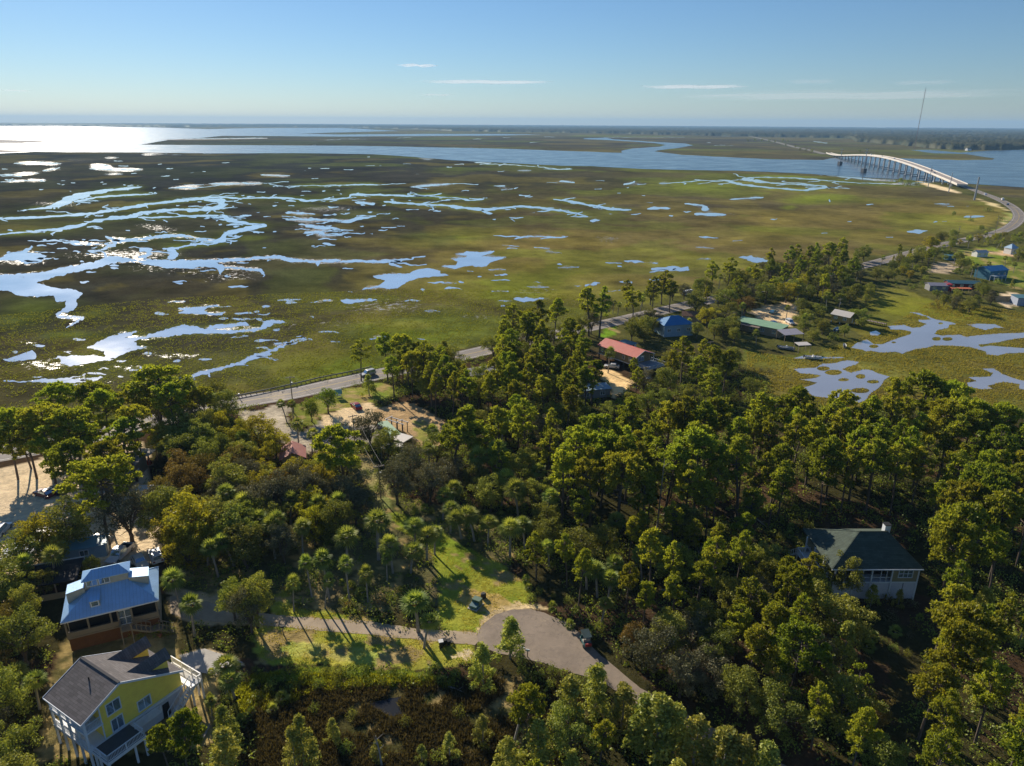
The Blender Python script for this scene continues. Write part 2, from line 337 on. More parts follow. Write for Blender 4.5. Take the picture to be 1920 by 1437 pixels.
# ------------------------------------------------------------------ the ground: one sheet out to the horizon
def make_ground():
    angs = np.concatenate([np.radians(np.arange(-51, 51.01, .33)), np.radians(np.arange(58, 308, 7.0))])
    rad = [0.0, 25, 45]; r = 55.0
    while r < 20000: rad.append(r); r *= 1.0068 if r < 320 else 1.0135
    rad = np.array(rad); na, nr = len(angs), len(rad)
    R, A = np.meshgrid(rad, angs, indexing='ij'); X, Y = R * np.sin(A), R * np.cos(A)
    x, y = X.ravel(), Y.ravel()
    V = np.stack([x, y, np.zeros_like(x)], 1)
    i = np.arange(nr - 1)[:, None] * na; j = np.arange(na)[None, :]; jn = (j + 1) % na
    F = np.stack([(i + j), (i + jn), (i + na + jn), (i + na + j)], -1).reshape(-1, 4)[:, ::-1]
    dist = np.hypot(x, y)
    # picture coordinates, only to look up the traced patches of colour
    px, py = proj(V); ok = (y > 20)
    px = np.where(ok, px, -5000); py = np.where(ok, np.clip(py, 200, 5000), 3000)
    amp = np.clip(dist / 60, 1, 60)
    U, W_ = np.log(np.maximum(dist, 1)) * 60, np.arctan2(x, y) * 60      # scale-free coordinates: patches grow with distance as they do on the photograph
    fb = lambda c, s, o=4, a=0: fbm(U / c + a, W_ / c, s, o)
    wx = px + (fb(9, 3) - .5) * 110; wy = py + (fb(9, 9, 4, 50) - .5) * np.clip((py - 225) * .16, 1, 40)
    acc = np.tile(np.array(lin(*MARSH['olive'])), (len(x), 1)) * .35; ws = np.full(len(x), .35)
    for bx, by, rx, ry, c, w in BLOBS:
        g = w * np.exp(-(((wx - bx) / rx) ** 2 + ((wy - by) / ry) ** 2) * 1.1)
        acc += g[:, None] * np.array(lin(*MARSH[c])); ws += g
    col = acc / ws[:, None]
    lv, fr_ = shore_masks(px, py)
    q = fb(6, 52, 6); q2 = fb(12, 72, 5)
    for c, t in (('green', np.clip((q - .54) * 6, 0, .4) * np.clip((px - 200) / 700, .2, 1)), ('purple', np.clip((q2 - .54) * 5, 0, .3)), ('gold', np.clip((.42 - q) * 6, 0, .3)), ('green', np.clip(lv * 1.5, 0, .75))):
        col = col * (1 - t[:, None]) + np.array(lin(*MARSH[c])) * t[:, None]
    f = fb(3, 31, 6); col *= np.clip(.45 + 1.1 * f, .5, 1.5)[:, None]
    g2 = np.clip((fb(9, 77, 4) - .56) * 7, 0, 1) * .3
    col = col * (1 - g2[:, None]) + np.array(lin(*MARSH['brown'])) * g2[:, None]
    wet = np.zeros(len(x))
    for bx, by, rx, ry, w in WET: wet = np.maximum(wet, w * np.exp(-(((wx - bx) / rx) ** 2 + ((wy - by) / ry) ** 2)))
    wet = np.maximum(wet, np.clip(fr_ * 2.2, 0, .62))
    wxm = x + (fbm(x / 5, y / 5, 5) - .5) * np.clip(dist / 40, 1.6, 12); wym = y + (fbm(x / 5 + 40, y / 5, 6) - .5) * np.clip(dist / 40, 1.6, 12)
    land = inpoly(wxm, wym, LAND)
    floor = np.array(lin(62, 54, 40)) ; floor2 = np.array(lin(88, 68, 50)); floor3 = np.array(lin(58, 62, 32))
    n1 = fbm(x / 6, y / 6, 13)[:, None]; n2 = fbm(x / 11, y / 11, 23)[:, None]
    lc = floor * (1 - n1) + floor2 * n1; lc = np.where(n2 > .46, lc * .35 + floor3 * .65, lc)
    fg = np.clip((dist - 215) / 40, 0, .75)[:, None]; lc = lc * (1 - fg) + np.array(lin(92, 94, 48)) * (.6 + .8 * n1) * fg
    col = np.where(land[:, None], lc, col); wet = np.where(land, 0, wet)
    for c, pts in ZONES:
        P = wpoly(pts); b0, b1 = P.min(0) - 8, P.max(0) + 8
        near = (x > b0[0]) & (x < b1[0]) & (y > b0[1]) & (y < b1[1]); k = np.where(near)[0]
        if len(k) == 0: continue
        k = k[inpoly(wxm[k], wym[k], P)]
        cc = np.array(lin(*c)) * (1.38 if sum(c) > 440 else 1.2); v = .78 + .44 * fbm(x[k] / 2.2, y[k] / 2.2, 41)
        if c[1] >= c[0] - 22 and c[2] < 95:      # grass: yellow and green patches
            q = fbm(x[k] / 4, y[k] / 4, 57, 3)[:, None]
            cc = cc * (1 - q) + (np.array(lin(c[0] * .72, c[1] * .96, c[2] * .7)) if True else cc) * q
            cc = cc * 1.35; cc = np.where(fbm(x[k] / 3 + 9, y[k] / 3, 91, 3)[:, None] > .60, np.array(lin(166, 146, 96)), cc)
        col[k] = cc * v[:, None]; wet[k] = 0
    m, nt, b = newmat('ground')
    ca = N(nt, 'ShaderNodeAttribute', attribute_name='Col'); wa = N(nt, 'ShaderNodeAttribute', attribute_name='wet')
    g = N(nt, 'ShaderNodeNewGeometry'); pos = g.outputs['Position']
    na_ = noisen(nt, .9, 6, .75, pos); nb = noisen(nt, .11, 5, .65, pos); nc = noisen(nt, .03, 4, .65, pos)
    f = mathn(nt, 'ADD', mathn(nt, 'ADD', mathn(nt, 'MULTIPLY', na_, .38), mathn(nt, 'MULTIPLY', nb, .36)), mathn(nt, 'MULTIPLY', nc, .26))
    fac = mathn(nt, 'MULTIPLY_ADD', mathn(nt, 'SUBTRACT', f, .5), 3.6, 1.0)
    comb = N(nt, 'ShaderNodeCombineColor')
    for k in range(3): nt.links.new(mathn(nt, 'MAXIMUM', fac, .2), comb.inputs[k])
    base = mixc(nt, 1.0, ca.outputs['Color'], comb.outputs[0], 'MULTIPLY')
    ne = noisen(nt, .35, 7, .8, pos)
    wf = mathn(nt, 'MULTIPLY', mathn(nt, 'SUBTRACT', mathn(nt, 'MULTIPLY_ADD', wa.outputs['Fac'], .55, ne), .78), 9.0); wf = mathn(nt, 'MINIMUM', mathn(nt, 'MAXIMUM', wf, 0.0), 1.0)
    nt.links.new(mixc(nt, wf, base, (.16, .165, .165)), b.inputs['Base Color'])
    nt.links.new(mathn(nt, 'MULTIPLY_ADD', wf, -.83, .95), b.inputs['Roughness'])
    nt.links.new(mathn(nt, 'MULTIPLY_ADD', wf, .8, .0), b.inputs['Specular IOR Level'])
    bp = N(nt, 'ShaderNodeBump'); bp.inputs['Distance'].default_value = .5
    nt.links.new(mathn(nt, 'MULTIPLY_ADD', wf, -.75, .8), bp.inputs['Strength']); nt.links.new(na_, bp.inputs['Height']); nt.links.new(bp.outputs[0], b.inputs['Normal'])
    me = mesh_np('ground', V, [F], m)
    ac = me.attributes.new('Col', 'FLOAT_COLOR', 'POINT'); ac.data.foreach_set('color', np.concatenate([col * GROUND_K, np.ones((len(x), 1))], 1).astype(np.float32).ravel())
    aw = me.attributes.new('wet', 'FLOAT', 'POINT'); aw.data.foreach_set('value', wet.astype(np.float32))
    props(link('ground', me), kind='structure')
GROUND_K = 1.1

# ------------------------------------------------------------------ water
RIVER = watermat('river_water', (.035, .06, .085), .20, .30, .35, 1.36)
CALM = watermat('still_water', (.94, .89, .82), .065, .05, .5, 1.5, .8)
LAGOON = watermat('lagoon_water', (.70, .655, .61), .11, .06, .5, 1.5, .65)
MUD = mat('marsh_mud', lin(74, 62, 52, 1.1), .9, .35, .02, 0)
def crinkle(pts, step, ax, ay, seed):
    """a traced outline with fine irregular shores"""
    out = []; n = len(pts)
    for i in range(n):
        a, b = np.array(pts[i], float), np.array(pts[(i + 1) % n], float)
        k = max(1, int(np.hypot(*(b - a)) / step)); out += [a + (b - a) * t / k for t in range(k)]
    P = np.array(out)
    P[:, 0] += ax * 2 * (fbm(P[:, 0] / 9, P[:, 1] / 3, seed, 5) - .5); P[:, 1] += ay * 2 * (fbm(P[:, 0] / 7 + 30, P[:, 1] / 2, seed + 5, 5) - .5)
    return P
NW = [0]; OUTER = {}; SHORE = []
def sheet(name, pts, m, z, cr=None, holes=(), kind='structure', cracks=True):
    NW[0] += 1
    P = crinkle(pts, *cr, len(pts) * 13) if cr else np.array(pts, float)
    if kind == 'structure' and m in (CALM, LAGOON): SHORE.append((P, name, m is LAGOON))
    loops = [[Vector(at(x, y, z)) for x, y in P]]; OUTER[name + ('' if name not in bpy.data.objects else '.%03d' % sum(o.name.split('.')[0] == name for o in bpy.data.objects))] = len(P)
    for h in holes:
        loops.append([Vector(at(x, y, z)) for x, y in crinkle(h, 4, 1.2, .4, 7 + 5 * len(loops))])
    V = [tuple(v) for l in loops for v in l]
    T = tessellate_polygon(loops); T2 = []
    for a, b, c in T:
        n = (V[b][0] - V[a][0]) * (V[c][1] - V[a][1]) - (V[b][1] - V[a][1]) * (V[c][0] - V[a][0])
        T2.append((a, b, c) if n > 0 else (a, c, b))
    me = bpy.data.meshes.new(name); me.from_pydata(V, [], T2); me.update(); me.materials.append(m)
    return props(link(name, me), kind=kind)
def ell(cx, cy, rx, ry, n=14): return [(cx + rx * math.cos(t * 2 * math.pi / n), cy + ry * math.sin(t * 2 * math.pi / n)) for t in range(n)]
def stroke(pts):
    """outline of a creek from centre points with widths (x, y, thickness)"""
    P = np.array(pts, float); S = 3.0; NW[0] += 1
    if len(P) > 2: P = catmull(P, 5)
    s = np.concatenate([[0], np.cumsum(np.hypot(np.diff(P[:, 0]), np.diff(P[:, 1]) * 3))]); k = NW[0] * 3.7; e = np.minimum(1, np.minimum(s, s[-1] - s) / 12)
    P[:, 1] += (fbm(s / 16 + k, s * 0 + k, 3, 4) - .5) * e * np.clip((P[:, 1] - 228) / 55, .6, 5); P[:, 0] += (fbm(s / 20 + k, s * 0 + 9 + k, 4, 3) - .5) * e * 10
    P[:, 2] *= (.35 + .95 * vnoise(s / 11 + k, s * 0 + k, 8)) * np.clip((P[:, 1] - 228) / 150, .4, 1); Q = P[:, :2] * [1, S]
    d = np.gradient(Q, axis=0); d /= np.maximum(np.hypot(d[:, 0], d[:, 1]), 1e-6)[:, None]
    nrm = np.stack([-d[:, 1], d[:, 0]], 1); w = np.maximum(P[:, 2:3], 1.0) * S / 2 * (.75 + .25 * np.abs(nrm[:, 1:2])); w[0] *= .35; w[-1] *= .35
    a = (Q + nrm * w) / [1, S]; b = (Q - nrm * w) / [1, S]
    return [tuple(p) for p in a] + [tuple(p) for p in b[::-1]]
bay = [(-900, 236), (0, 236.5), (120, 236.5), (300, 239.5), (390, 242.5), (470, 240.5), (640, 240), (747, 246), (640, 248.5), (560, 251), (640, 252.5), (807, 251.3), (940, 251.5), (1017, 253), (940, 254.5), (640, 256.5), (500, 255.5), (417, 255), (373, 259.5), (320, 262), (263, 271.7),
    (500, 272.8), (640, 273.4), (740, 275), (940, 279), (1100, 284.5), (1166, 287), (1163, 283), (1187, 278.6), (1238, 275.2), (1250, 272), (1226, 268.4), (1140, 263), (1095, 261), (1095, 259.5), (1140, 258.6), (1150, 261.5), (1230, 266.5), (1285, 269.5), (1300, 273), (1270, 278), (1236, 282), (1227, 284), (1280, 290.7), (1447, 299), (1546, 300.4), (1556, 297.5), (1578, 294.8), (1625, 293.5),
    (1683, 297), (1797, 300.4), (1860, 300), (1864, 297.5), (1810, 289), (1750, 287.6), (1708, 282), (1740, 281), (1800, 286.3), (1860, 282.5), (1920, 281), (2600, 280), (2600, 395), (2200, 376), (1920, 352), (1813, 344.5), (1722, 339.5), (1680, 336), (1600, 332), (1530, 327), (1450, 323), (1380, 320.5), (1280, 319), (1200, 317), (1110, 312), (1050, 311),
    (960, 306.5), (900, 303.5), (850, 301), (780, 295), (700, 289.5), (640, 288.5), (550, 287.5), (400, 288), (250, 286), (130, 285.5), (65, 284.7), (0, 288), (-900, 290)]
sheet('river', bay, RIVER, .35, (14, 4, .35))
for p in ([(-400, 261), (0, 262.3), (60, 264), (112, 264.6), (40, 268.5), (-400, 269)], [(-400, 280), (0, 281.5), (62, 284), (0, 286), (-400, 286)], [(300, 262), (500, 259.5), (505, 260.5), (330, 263)]):
    sheet('mud_bank', p, MUD, .5, (10, 3, .3))
TRACED = []
def S(pts, m=CALM, name='creek'):
    TRACED.append(pts)
    sheet(name, stroke(pts), m, .12 if pts[0][1] < 420 else .05, (2.2, 5, 1.1) if pts[0][1] < 470 else (2.2, 6, 2.4))
for p in [
    [(-60, 413, 5), (0, 411, 5), (100, 406, 5), (170, 401, 6), (220, 393, 6), (280, 383, 6), (340, 376, 5), (385, 372, 5), (420, 370, 4), (450, 372, 3), (520, 371.5, 3), (555, 374, 3), (583, 377, 4), (600, 375, 2), (650, 371, 3), (663, 366, 4), (707, 366, 4), (773, 367.5, 4), (807, 366.7, 3), (827, 363, 3)],
    [(383, 375, 5), (412, 376, 9), (418, 383, 9), (405, 391, 7), (370, 394, 6), (333, 393, 6), (262, 400, 7), (247, 406, 10), (190, 412, 7), (165, 419, 7), (110, 430, 5), (50, 435, 4), (-60, 444, 5)],
    [(773, 367.5, 3), (820, 369, 2), (867, 372.7, 2), (887, 376, 4), (907, 373.5, 2)], [(665, 379, 4), (690, 382, 5), (703, 383.5, 3)],
    [(720, 378, 2), (733, 379, 3), (780, 383, 5), (820, 385, 4), (860, 389, 5), (905, 393, 6), (940, 391.5, 3), (973, 387.5, 3), (1005, 389, 3), (1040, 394, 3), (1080, 401, 2), (1103, 407.5, 3)], [(905, 393, 4), (914, 398, 4), (918, 402, 3)],
    [(1040, 374, 2), (1053, 376, 3), (1090, 382, 4), (1120, 387, 4), (1150, 392, 5), (1183, 394, 5)], [(770, 351, 2), (800, 348.5, 4), (848, 345, 2)], [(940, 357, 3), (963, 354, 3)], [(925, 349, 3), (945, 349, 4)], [(985, 369.5, 4), (1000, 369, 4)],
    [(1050, 339.5, 3), (1062, 341, 3), (1078, 343, 3)], [(1028, 342.5, 2), (1045, 343, 2)], [(1118, 339, 3), (1132, 339.3, 3)], [(1168, 346.5, 3), (1184, 343, 4), (1192, 340, 2)], [(1197, 346.5, 3), (1213, 345.5, 3)], [(1236, 344, 4), (1256, 344.5, 5)], [(1116, 355, 4), (1127, 354.5, 4)], [(1155, 362.5, 3), (1165, 362.5, 3)], [(1212, 380, 3), (1224, 380.5, 3)],
    [(1214, 392, 3), (1240, 391, 6), (1258, 391, 3)], [(1108, 417, 4), (1115, 414, 6), (1120, 412, 4)], [(958, 411, 3), (965, 415, 4)], [(888, 305, 3), (905, 304.5, 4), (920, 304, 2)], [(900, 308, 2), (950, 309, 2), (1007, 312.5, 2), (1043, 317.5, 3), (1072, 317.5, 2)], [(970, 320.5, 2), (995, 320, 3)], [(780, 294, 2), (795, 293.6, 3), (825, 296, 2)],
    [(685, 311.5, 4), (702, 310.5, 5)], [(757, 307.5, 2), (770, 307.5, 2)], [(795, 300, 2), (806, 300, 2)], [(640, 417, 8), (673, 410.5, 6), (705, 405.5, 2)], [(560, 421, 3), (575, 423, 5), (600, 427, 6), (636, 430, 3)], [(570, 436, 4), (590, 435, 5), (604, 438, 8), (596, 443, 6), (612, 442, 5), (642, 443, 5)], [(537, 413, 2), (580, 412, 4), (640, 414, 6)], [(533, 399, 3), (560, 400, 4), (590, 402, 3)], [(715, 427, 3), (745, 427, 4)],
    [(965, 448.5, 2), (975, 445, 3), (990, 443.3, 2), (1020, 443.5, 2), (1043, 446, 4)], [(50, 394, 2), (90, 389, 6), (115, 382, 12), (135, 372, 14), (165, 364, 10), (200, 358, 6), (235, 354, 5), (268, 351, 3)], [(140, 379, 4), (180, 371, 4), (230, 367, 4), (288, 364.5, 3)], [(318, 353, 3), (345, 352, 4), (372, 353, 3)], [(345, 346.8, 2), (382, 347, 3)], [(393, 345, 2), (440, 345, 3), (493, 344, 1.5)],
    [(547, 349, 2), (640, 347.5, 3), (715, 346.5, 3)], [(195, 296.5, 3), (223, 295.5, 4)], [(25, 307, 2), (67, 306, 3), (115, 307.5, 3)], [(81, 321, 3), (97, 318, 4), (113, 314, 3)], [(172, 310, 2), (202, 310.5, 4), (185, 314, 3), (168, 317, 2)], [(185, 318, 2), (230, 319, 4), (267, 317.5, 3)], [(197, 327.3, 2), (230, 326.5, 3)], [(302, 331, 3), (314, 331, 3)], [(358, 324, 2), (366, 324, 2)], [(488, 328, 3), (515, 329, 1.5), (545, 329.5, 2)],
    [(265, 290.3, 2), (312, 288.5, 3)], [(323, 290.5, 2), (340, 290.5, 3)], [(0, 341.5, 2), (40, 339.5, 2), (85, 337.5, 2)], [(0, 329.5, 2), (35, 327, 2), (74, 325, 2)], [(380, 288.7, 2), (395, 288.4, 2)],
    [(410, 405, 4), (425, 408, 9), (432, 413, 8), (445, 416, 5), (470, 420, 5), (492, 422, 6), (470, 428, 8), (440, 435, 8), (425, 441, 8), (414, 450, 9), (400, 457, 4), (350, 461, 3), (322, 468, 6), (327, 476, 6), (320, 487, 6)], [(260, 408, 4), (300, 408, 3), (350, 405, 3), (417, 405, 4)],
    [(190, 470, 6), (210, 460, 9), (222, 452, 8), (237, 451, 6), (270, 447, 5), (310, 443, 7), (340, 441, 6), (372, 448, 4), (400, 452, 5), (410, 449, 6)], [(195, 443, 3), (215, 449, 4), (224, 453, 4)], [(118, 452, 5), (135, 456, 3), (192, 458, 2)], [(262, 466, 4), (275, 470, 9), (280, 477, 6), (262, 484, 5)], [(316, 567, 3), (347, 565.5, 3)],
    [(50, 716, 3), (100, 714, 9), (150, 714, 8), (192, 707, 5)], [(325, 716, 6), (365, 704, 8), (400, 695, 7), (440, 683, 7), (480, 668, 7), (510, 657, 5), (537, 646, 4)], [(516, 645, 5), (537, 643, 6)], [(825, 530, 3), (855, 531, 4)], [(918, 506, 3), (947, 506, 3)], [(940, 460, 2), (972, 462, 3)], [(1000, 464, 4), (1029, 466, 3)], [(1023, 472, 2), (1052, 475, 2)], [(1048, 502, 3), (1088, 501, 2)],
    [(1170, 490, 3), (1190, 491, 5), (1205, 492, 3)], [(1213, 493, 4), (1235, 493.5, 3)], [(1220, 506, 3), (1245, 503, 7), (1268, 504, 9), (1292, 505, 6)], [(1096, 536, 3), (1112, 533, 7), (1124, 530, 3)], [(1078, 537, 3), (1088, 537, 3)], [(1163, 529, 5), (1185, 530, 7)], [(922, 547, 4), (952, 547, 4)], [(988, 538, 4), (1030, 538, 4)], [(998, 529, 3), (1018, 531, 3)], [(965, 560, 5), (1000, 562, 8), (1019, 559, 5)], [(795, 583, 4), (824, 584, 3)],
    [(692, 637, 4), (724, 630, 8)], [(783, 636, 4), (799, 637, 5)], [(640, 565, 10), (680, 564, 6), (709, 562, 4)], [(583, 567, 3), (622, 563, 8)], [(1140, 547, 3), (1162, 545, 3)], [(618, 641, 3), (638, 640, 3)], [(636, 490, 5), (690, 491, 6), (740, 489, 4), (752, 490, 2)],
    [(1276, 342.5, 3), (1310, 339, 3), (1360, 339, 3), (1380, 343, 6), (1407, 349, 4), (1453, 353, 4), (1500, 357, 5), (1527, 355, 6), (1551, 352, 5), (1540, 349, 5), (1513, 347, 3), (1467, 345, 4), (1430, 341, 6), (1402, 337, 7), (1399, 334, 4), (1427, 332.5, 3), (1493, 334.5, 3), (1530, 337.5, 3), (1563, 340, 2), (1613, 343.5, 2), (1680, 345, 3), (1700, 344, 3)],
    [(1570, 330.5, 3), (1600, 333, 5), (1630, 337, 4), (1682, 338.5, 2)], [(1283, 382, 4), (1305, 384, 4), (1320, 386, 2)], [(1320, 386, 4), (1323, 391, 6), (1320, 396, 4)], [(1302, 402, 6), (1325, 402, 7), (1362, 403, 5)], [(1368, 374, 3), (1400, 372, 2), (1432, 370.5, 3)], [(1556, 374, 3), (1557, 379, 5)], [(1754, 382.5, 3), (1779, 383, 3)], [(1777, 388, 3), (1789, 387.5, 3)], [(1810, 387.5, 2), (1816, 387.5, 2)], [(1808, 407, 2), (1830, 406, 6), (1845, 406, 3)],
    [(1752, 417, 3), (1758, 415, 4)], [(1768, 415, 2), (1776, 415, 2)], [(1700, 435, 3), (1715, 434.5, 7), (1737, 433, 4)], [(1662, 445, 3), (1674, 445, 4)], [(1310, 444, 2), (1330, 446, 4), (1347, 447, 2)], [(1373, 452, 3), (1395, 451, 2)], [(1305, 463.5, 4), (1340, 465.5, 2)], [(1388, 482, 4), (1412, 486, 8), (1442, 491, 4)], [(1305, 487, 4), (1332, 486, 3)],
    [(1523, 265.7, 2), (1538, 267, 3), (1552, 269, 2)], [(1340, 273, 2), (1377, 272.5, 3)], [(1335, 256, 2), (1358, 255.8, 3), (1384, 257, 2)], [(1326, 268, 2), (1333, 268, 2)], [(745, 260, 3), (772, 257.5, 3)], [(890, 261, 3), (901, 261, 3)], [(1020, 257, 2), (1040, 257, 2)], [(640, 261, 2), (688, 261, 2)], [(993, 267.5, 2), (1012, 267, 2)], [(945, 258.3, 2), (956, 258, 2)], [(335, 260.5, 1.6), (420, 260, 2), (503, 258.7, 2)], [(610, 263, 2), (640, 262, 2)], [(1130, 257.7, 1.6), (1282, 257.7, 1.6)]]:
    S(p)
def many(name, outlines, m, z):
    V = []; T = []
    for P in outlines:
        P = crinkle(P, 2.0, 2.5, .9, len(V)); n = len(V); V += [tuple(at(x, y, z)) for x, y in P]; T += [(a + n, b + n, c + n) for a, b, c in tessellate_polygon([[Vector((x, y, 0)) for x, y in P]])]
    me = bpy.data.meshes.new(name); me.from_pydata(V, [], T); me.update(); me.materials.append(m); props(link(name, me), kind='stuff')
br_ = []; pl_ = []; g3 = np.random.default_rng(21)
for t in TRACED:      # side channels too fine to trace one by one
    t = np.array(t, float); L = np.hypot(np.diff(t[:, 0]), np.diff(t[:, 1]) * 3).sum()
    if L < 70 or t[0, 1] < 290: continue
    for _ in range(int(L / 26)):
        i = g3.integers(len(t)); x, y, w = t[i]; sc = np.clip((y - 228) / 170, .25, 1.6); dx = g3.choice([-1, 1]) * g3.uniform(4, 10) * (.6 + sc); dy = g3.choice([-1, 1]) * g3.uniform(.8, 2.2) * sc; q = [(x, y, 2.4 * sc)]
        for s in range(g3.integers(3, 8)): x += dx * g3.uniform(.3, 1.3); y += dy * g3.uniform(-.3, 1.5); dx *= g3.choice([1, 1, 1, -.6]); q.append((x, y, max(.7, 2.2 * sc * (1 - s / 8))))
        br_.append(stroke(q))
for cx, cy, rx, ry, n in [(220, 480, 260, 60, 110), (650, 385, 350, 45, 120), (200, 330, 300, 36, 60), (900, 530, 190, 55, 30), (480, 600, 180, 40, 40), (1200, 385, 240, 40, 20), (160, 670, 140, 40, 40), (1500, 420, 200, 40, 6), (700, 310, 300, 14, 26), (1150, 500, 150, 30, 8), (600, 440, 160, 30, 50)]:
    for _ in range(int(n * .55)):
        x, y = cx + rx * g3.normal() * .55, cy + ry * g3.normal() * .55; sc = np.clip((y - 228) / 190, .25, 1.7); l = (1.5 + 9 * g3.uniform() ** 2.2) * (.6 + sc); w = g3.uniform(.6, 2.6) * sc
        if y < 292 or y > 715 - max(0, x - 300) * .12: continue
        pl_.append(stroke([(x - l, y + g3.normal() * .6 * sc, w * .6), (x - l * .3, y + g3.normal() * .5 * sc, w * 1.4), (x + l * .4, y + g3.normal() * .5 * sc, w), (x + l, y + g3.normal() * .8 * sc, w * .5)]))
many('side_channels', br_, CALM, .07); many('marsh_pools', pl_, CALM, .06)
q4 = lambda L: [(x / 3, 420 + y / 3) for x, y in L]
q5 = lambda L: [(640 + x / 3, 420 + y / 3) for x, y in L]
q7 = lambda L: [(1500 + x / 4.49, 400 + y / 4.49) for x, y in L]
q8 = lambda L: [(1440 + x / 3.99, 640 + y / 3.99) for x, y in L]
q2 = lambda L: [(480 + x / 3.0125, 960 + y / 3.0125) for x, y in L]
sheet('pond', q4([(-180, 285), (0, 285), (170, 280), (330, 250), (520, 215), (620, 180), (700, 190), (780, 205), (850, 200), (1050, 205), (1220, 200), (1400, 190), (1560, 175), (1700, 205), (1920, 203), (1920, 212), (1800, 217), (1790, 240), (1778, 217), (1620, 215), (1560, 195), (1400, 205), (1220, 220), (1270, 240), (1480, 255), (1490, 300), (1465, 270), (1270, 250), (1235, 285), (1220, 250), (1130, 240), (1060, 250), (1000, 250), (830, 230), (780, 212), (660, 217), (600, 235), (480, 260), (300, 300), (200, 330), (300, 360), (430, 370), (465, 400), (430, 420), (440, 460), (400, 490), (350, 500), (330, 520), (400, 517), (480, 520), (430, 560), (360, 590), (420, 552), (450, 530), (320, 527), (312, 508), (380, 460), (370, 430), (310, 440), (300, 405), (160, 410), (90, 400), (70, 380), (0, 375), (-180, 380)]), CALM, .05, (2, 6, 3))
sheet('pond', q4([(-120, 195), (0, 193), (60, 160), (130, 150), (180, 122), (190, 130), (150, 160), (230, 165), (260, 180), (230, 215), (150, 225), (100, 205), (0, 207), (-120, 215)]), CALM, .06, (2, 5, 2.5))
sheet('pond', q4([(1000, 475), (1060, 470), (1140, 465), (1220, 455), (1230, 462), (1160, 472), (1145, 490), (1200, 505), (1265, 492), (1240, 515), (1190, 512), (1080, 505), (1000, 503), (1035, 490)]), CALM, .05, (2, 4, 1.6))
sheet('pond', q4([(40, 760), (100, 740), (180, 710), (205, 735), (200, 760), (120, 770)]), CALM, .05, (3, 2, 1))
sheet('creek', q4([(330, 745), (480, 740), (590, 745), (590, 720), (490, 700), (520, 680), (600, 640), (700, 610), (780, 600), (740, 625), (700, 645), (760, 640), (850, 620), (940, 590), (1040, 565), (1090, 575), (1150, 590), (1180, 570), (1380, 555), (1400, 570), (1200, 595), (1300, 600), (1440, 590), (1470, 580), (1480, 550), (1530, 535), (1605, 550), (1560, 560), (1500, 585), (1430, 605), (1340, 610), (1240, 620), (1100, 615), (950, 635), (860, 635), (760, 660), (770, 690), (850, 690), (720, 720), (690, 740), (600, 765), (470, 790), (380, 800), (340, 780)]), CALM, .05, (2, 6, 3))
sheet('pond', q5([(180, 295), (270, 280), (380, 280), (430, 255), (500, 252), (560, 262), (555, 278), (610, 288), (540, 295), (440, 305), (380, 320), (345, 345), (320, 362), (270, 368), (215, 358), (110, 372), (130, 362), (210, 350), (245, 320), (180, 300)]), CALM, .05, (2, 4, 1.8))
sheet('pond', q5([(560, 238), (640, 232), (655, 210), (615, 195), (700, 190), (712, 182), (640, 172), (690, 165), (710, 152), (780, 160), (860, 150), (865, 157), (790, 180), (850, 188), (935, 188), (880, 205), (830, 220), (815, 240), (760, 242), (740, 235), (690, 240), (640, 255)]), CALM, .05, (2, 4, 1.6))
sheet('lagoon', q7([(430, 1135), (480, 1090), (560, 1062), (590, 1082), (620, 1100), (690, 1105), (750, 1080), (800, 1060), (930, 1020), (940, 1000), (850, 980), (760, 980), (740, 950), (870, 940), (950, 965), (1010, 960), (1060, 930), (1000, 915), (995, 897), (1100, 895), (1060, 870), (920, 835), (1000, 840), (1130, 890), (1280, 920), (1320, 935), (1260, 940), (1250, 965), (1160, 985), (1130, 1015), (1190, 1030), (1340, 1020), (1400, 1040), (1480, 1030), (1640, 1015), (1886, 1005), (2300, 990), (2300, 1040), (1886, 1050), (1760, 1065), (1680, 1085), (1560, 1100), (1500, 1110), (1520, 1125), (1600, 1115), (1800, 1130), (1886, 1135), (2300, 1140), (2300, 1190), (1886, 1175), (1740, 1180), (1660, 1200), (1570, 1190), (1560, 1165), (1420, 1125), (1280, 1115), (1130, 1115), (1080, 1130), (960, 1150), (890, 1170), (860, 1185), (800, 1165), (690, 1175), (600, 1160), (560, 1165), (520, 1150)]), LAGOON, .05, (3, 1.8, .7),
    holes=[q7(ell(620, 1122, 40, 14)), q7(ell(790, 1088, 20, 8)), q7(ell(1150, 1058, 36, 16)), q7(ell(1242, 1060, 44, 15)), q7(ell(1185, 928, 20, 8))])
sheet('lagoon', q7([(590, 1000), (640, 990), (680, 1010), (660, 1030), (590, 1030)]), LAGOON, .05, (3, 1, .5))
sheet('lagoon', q7([(1390, 935), (1500, 930), (1640, 935), (1730, 970), (1640, 965), (1560, 985), (1500, 970)]), LAGOON, .05, (3, 1, .5))
sheet('lagoon', q8([(185, 205), (350, 200), (400, 170), (520, 160), (590, 140), (680, 155), (660, 175), (600, 190), (560, 210), (620, 235), (720, 210), (770, 215), (830, 245), (910, 265), (870, 290), (850, 330), (760, 400), (720, 450), (640, 470), (560, 440), (340, 410), (250, 350), (330, 330), (370, 310), (240, 285), (330, 280), (400, 260), (370, 250), (240, 240)]), LAGOON, .05, (3, 1.8, .7),
    holes=[q8(ell(*e)) for e in ((415, 205, 48, 17), (490, 234, 64, 20), (692, 264, 36, 18), (565, 289, 40, 12), (785, 304, 46, 13), (690, 370, 70, 19))])
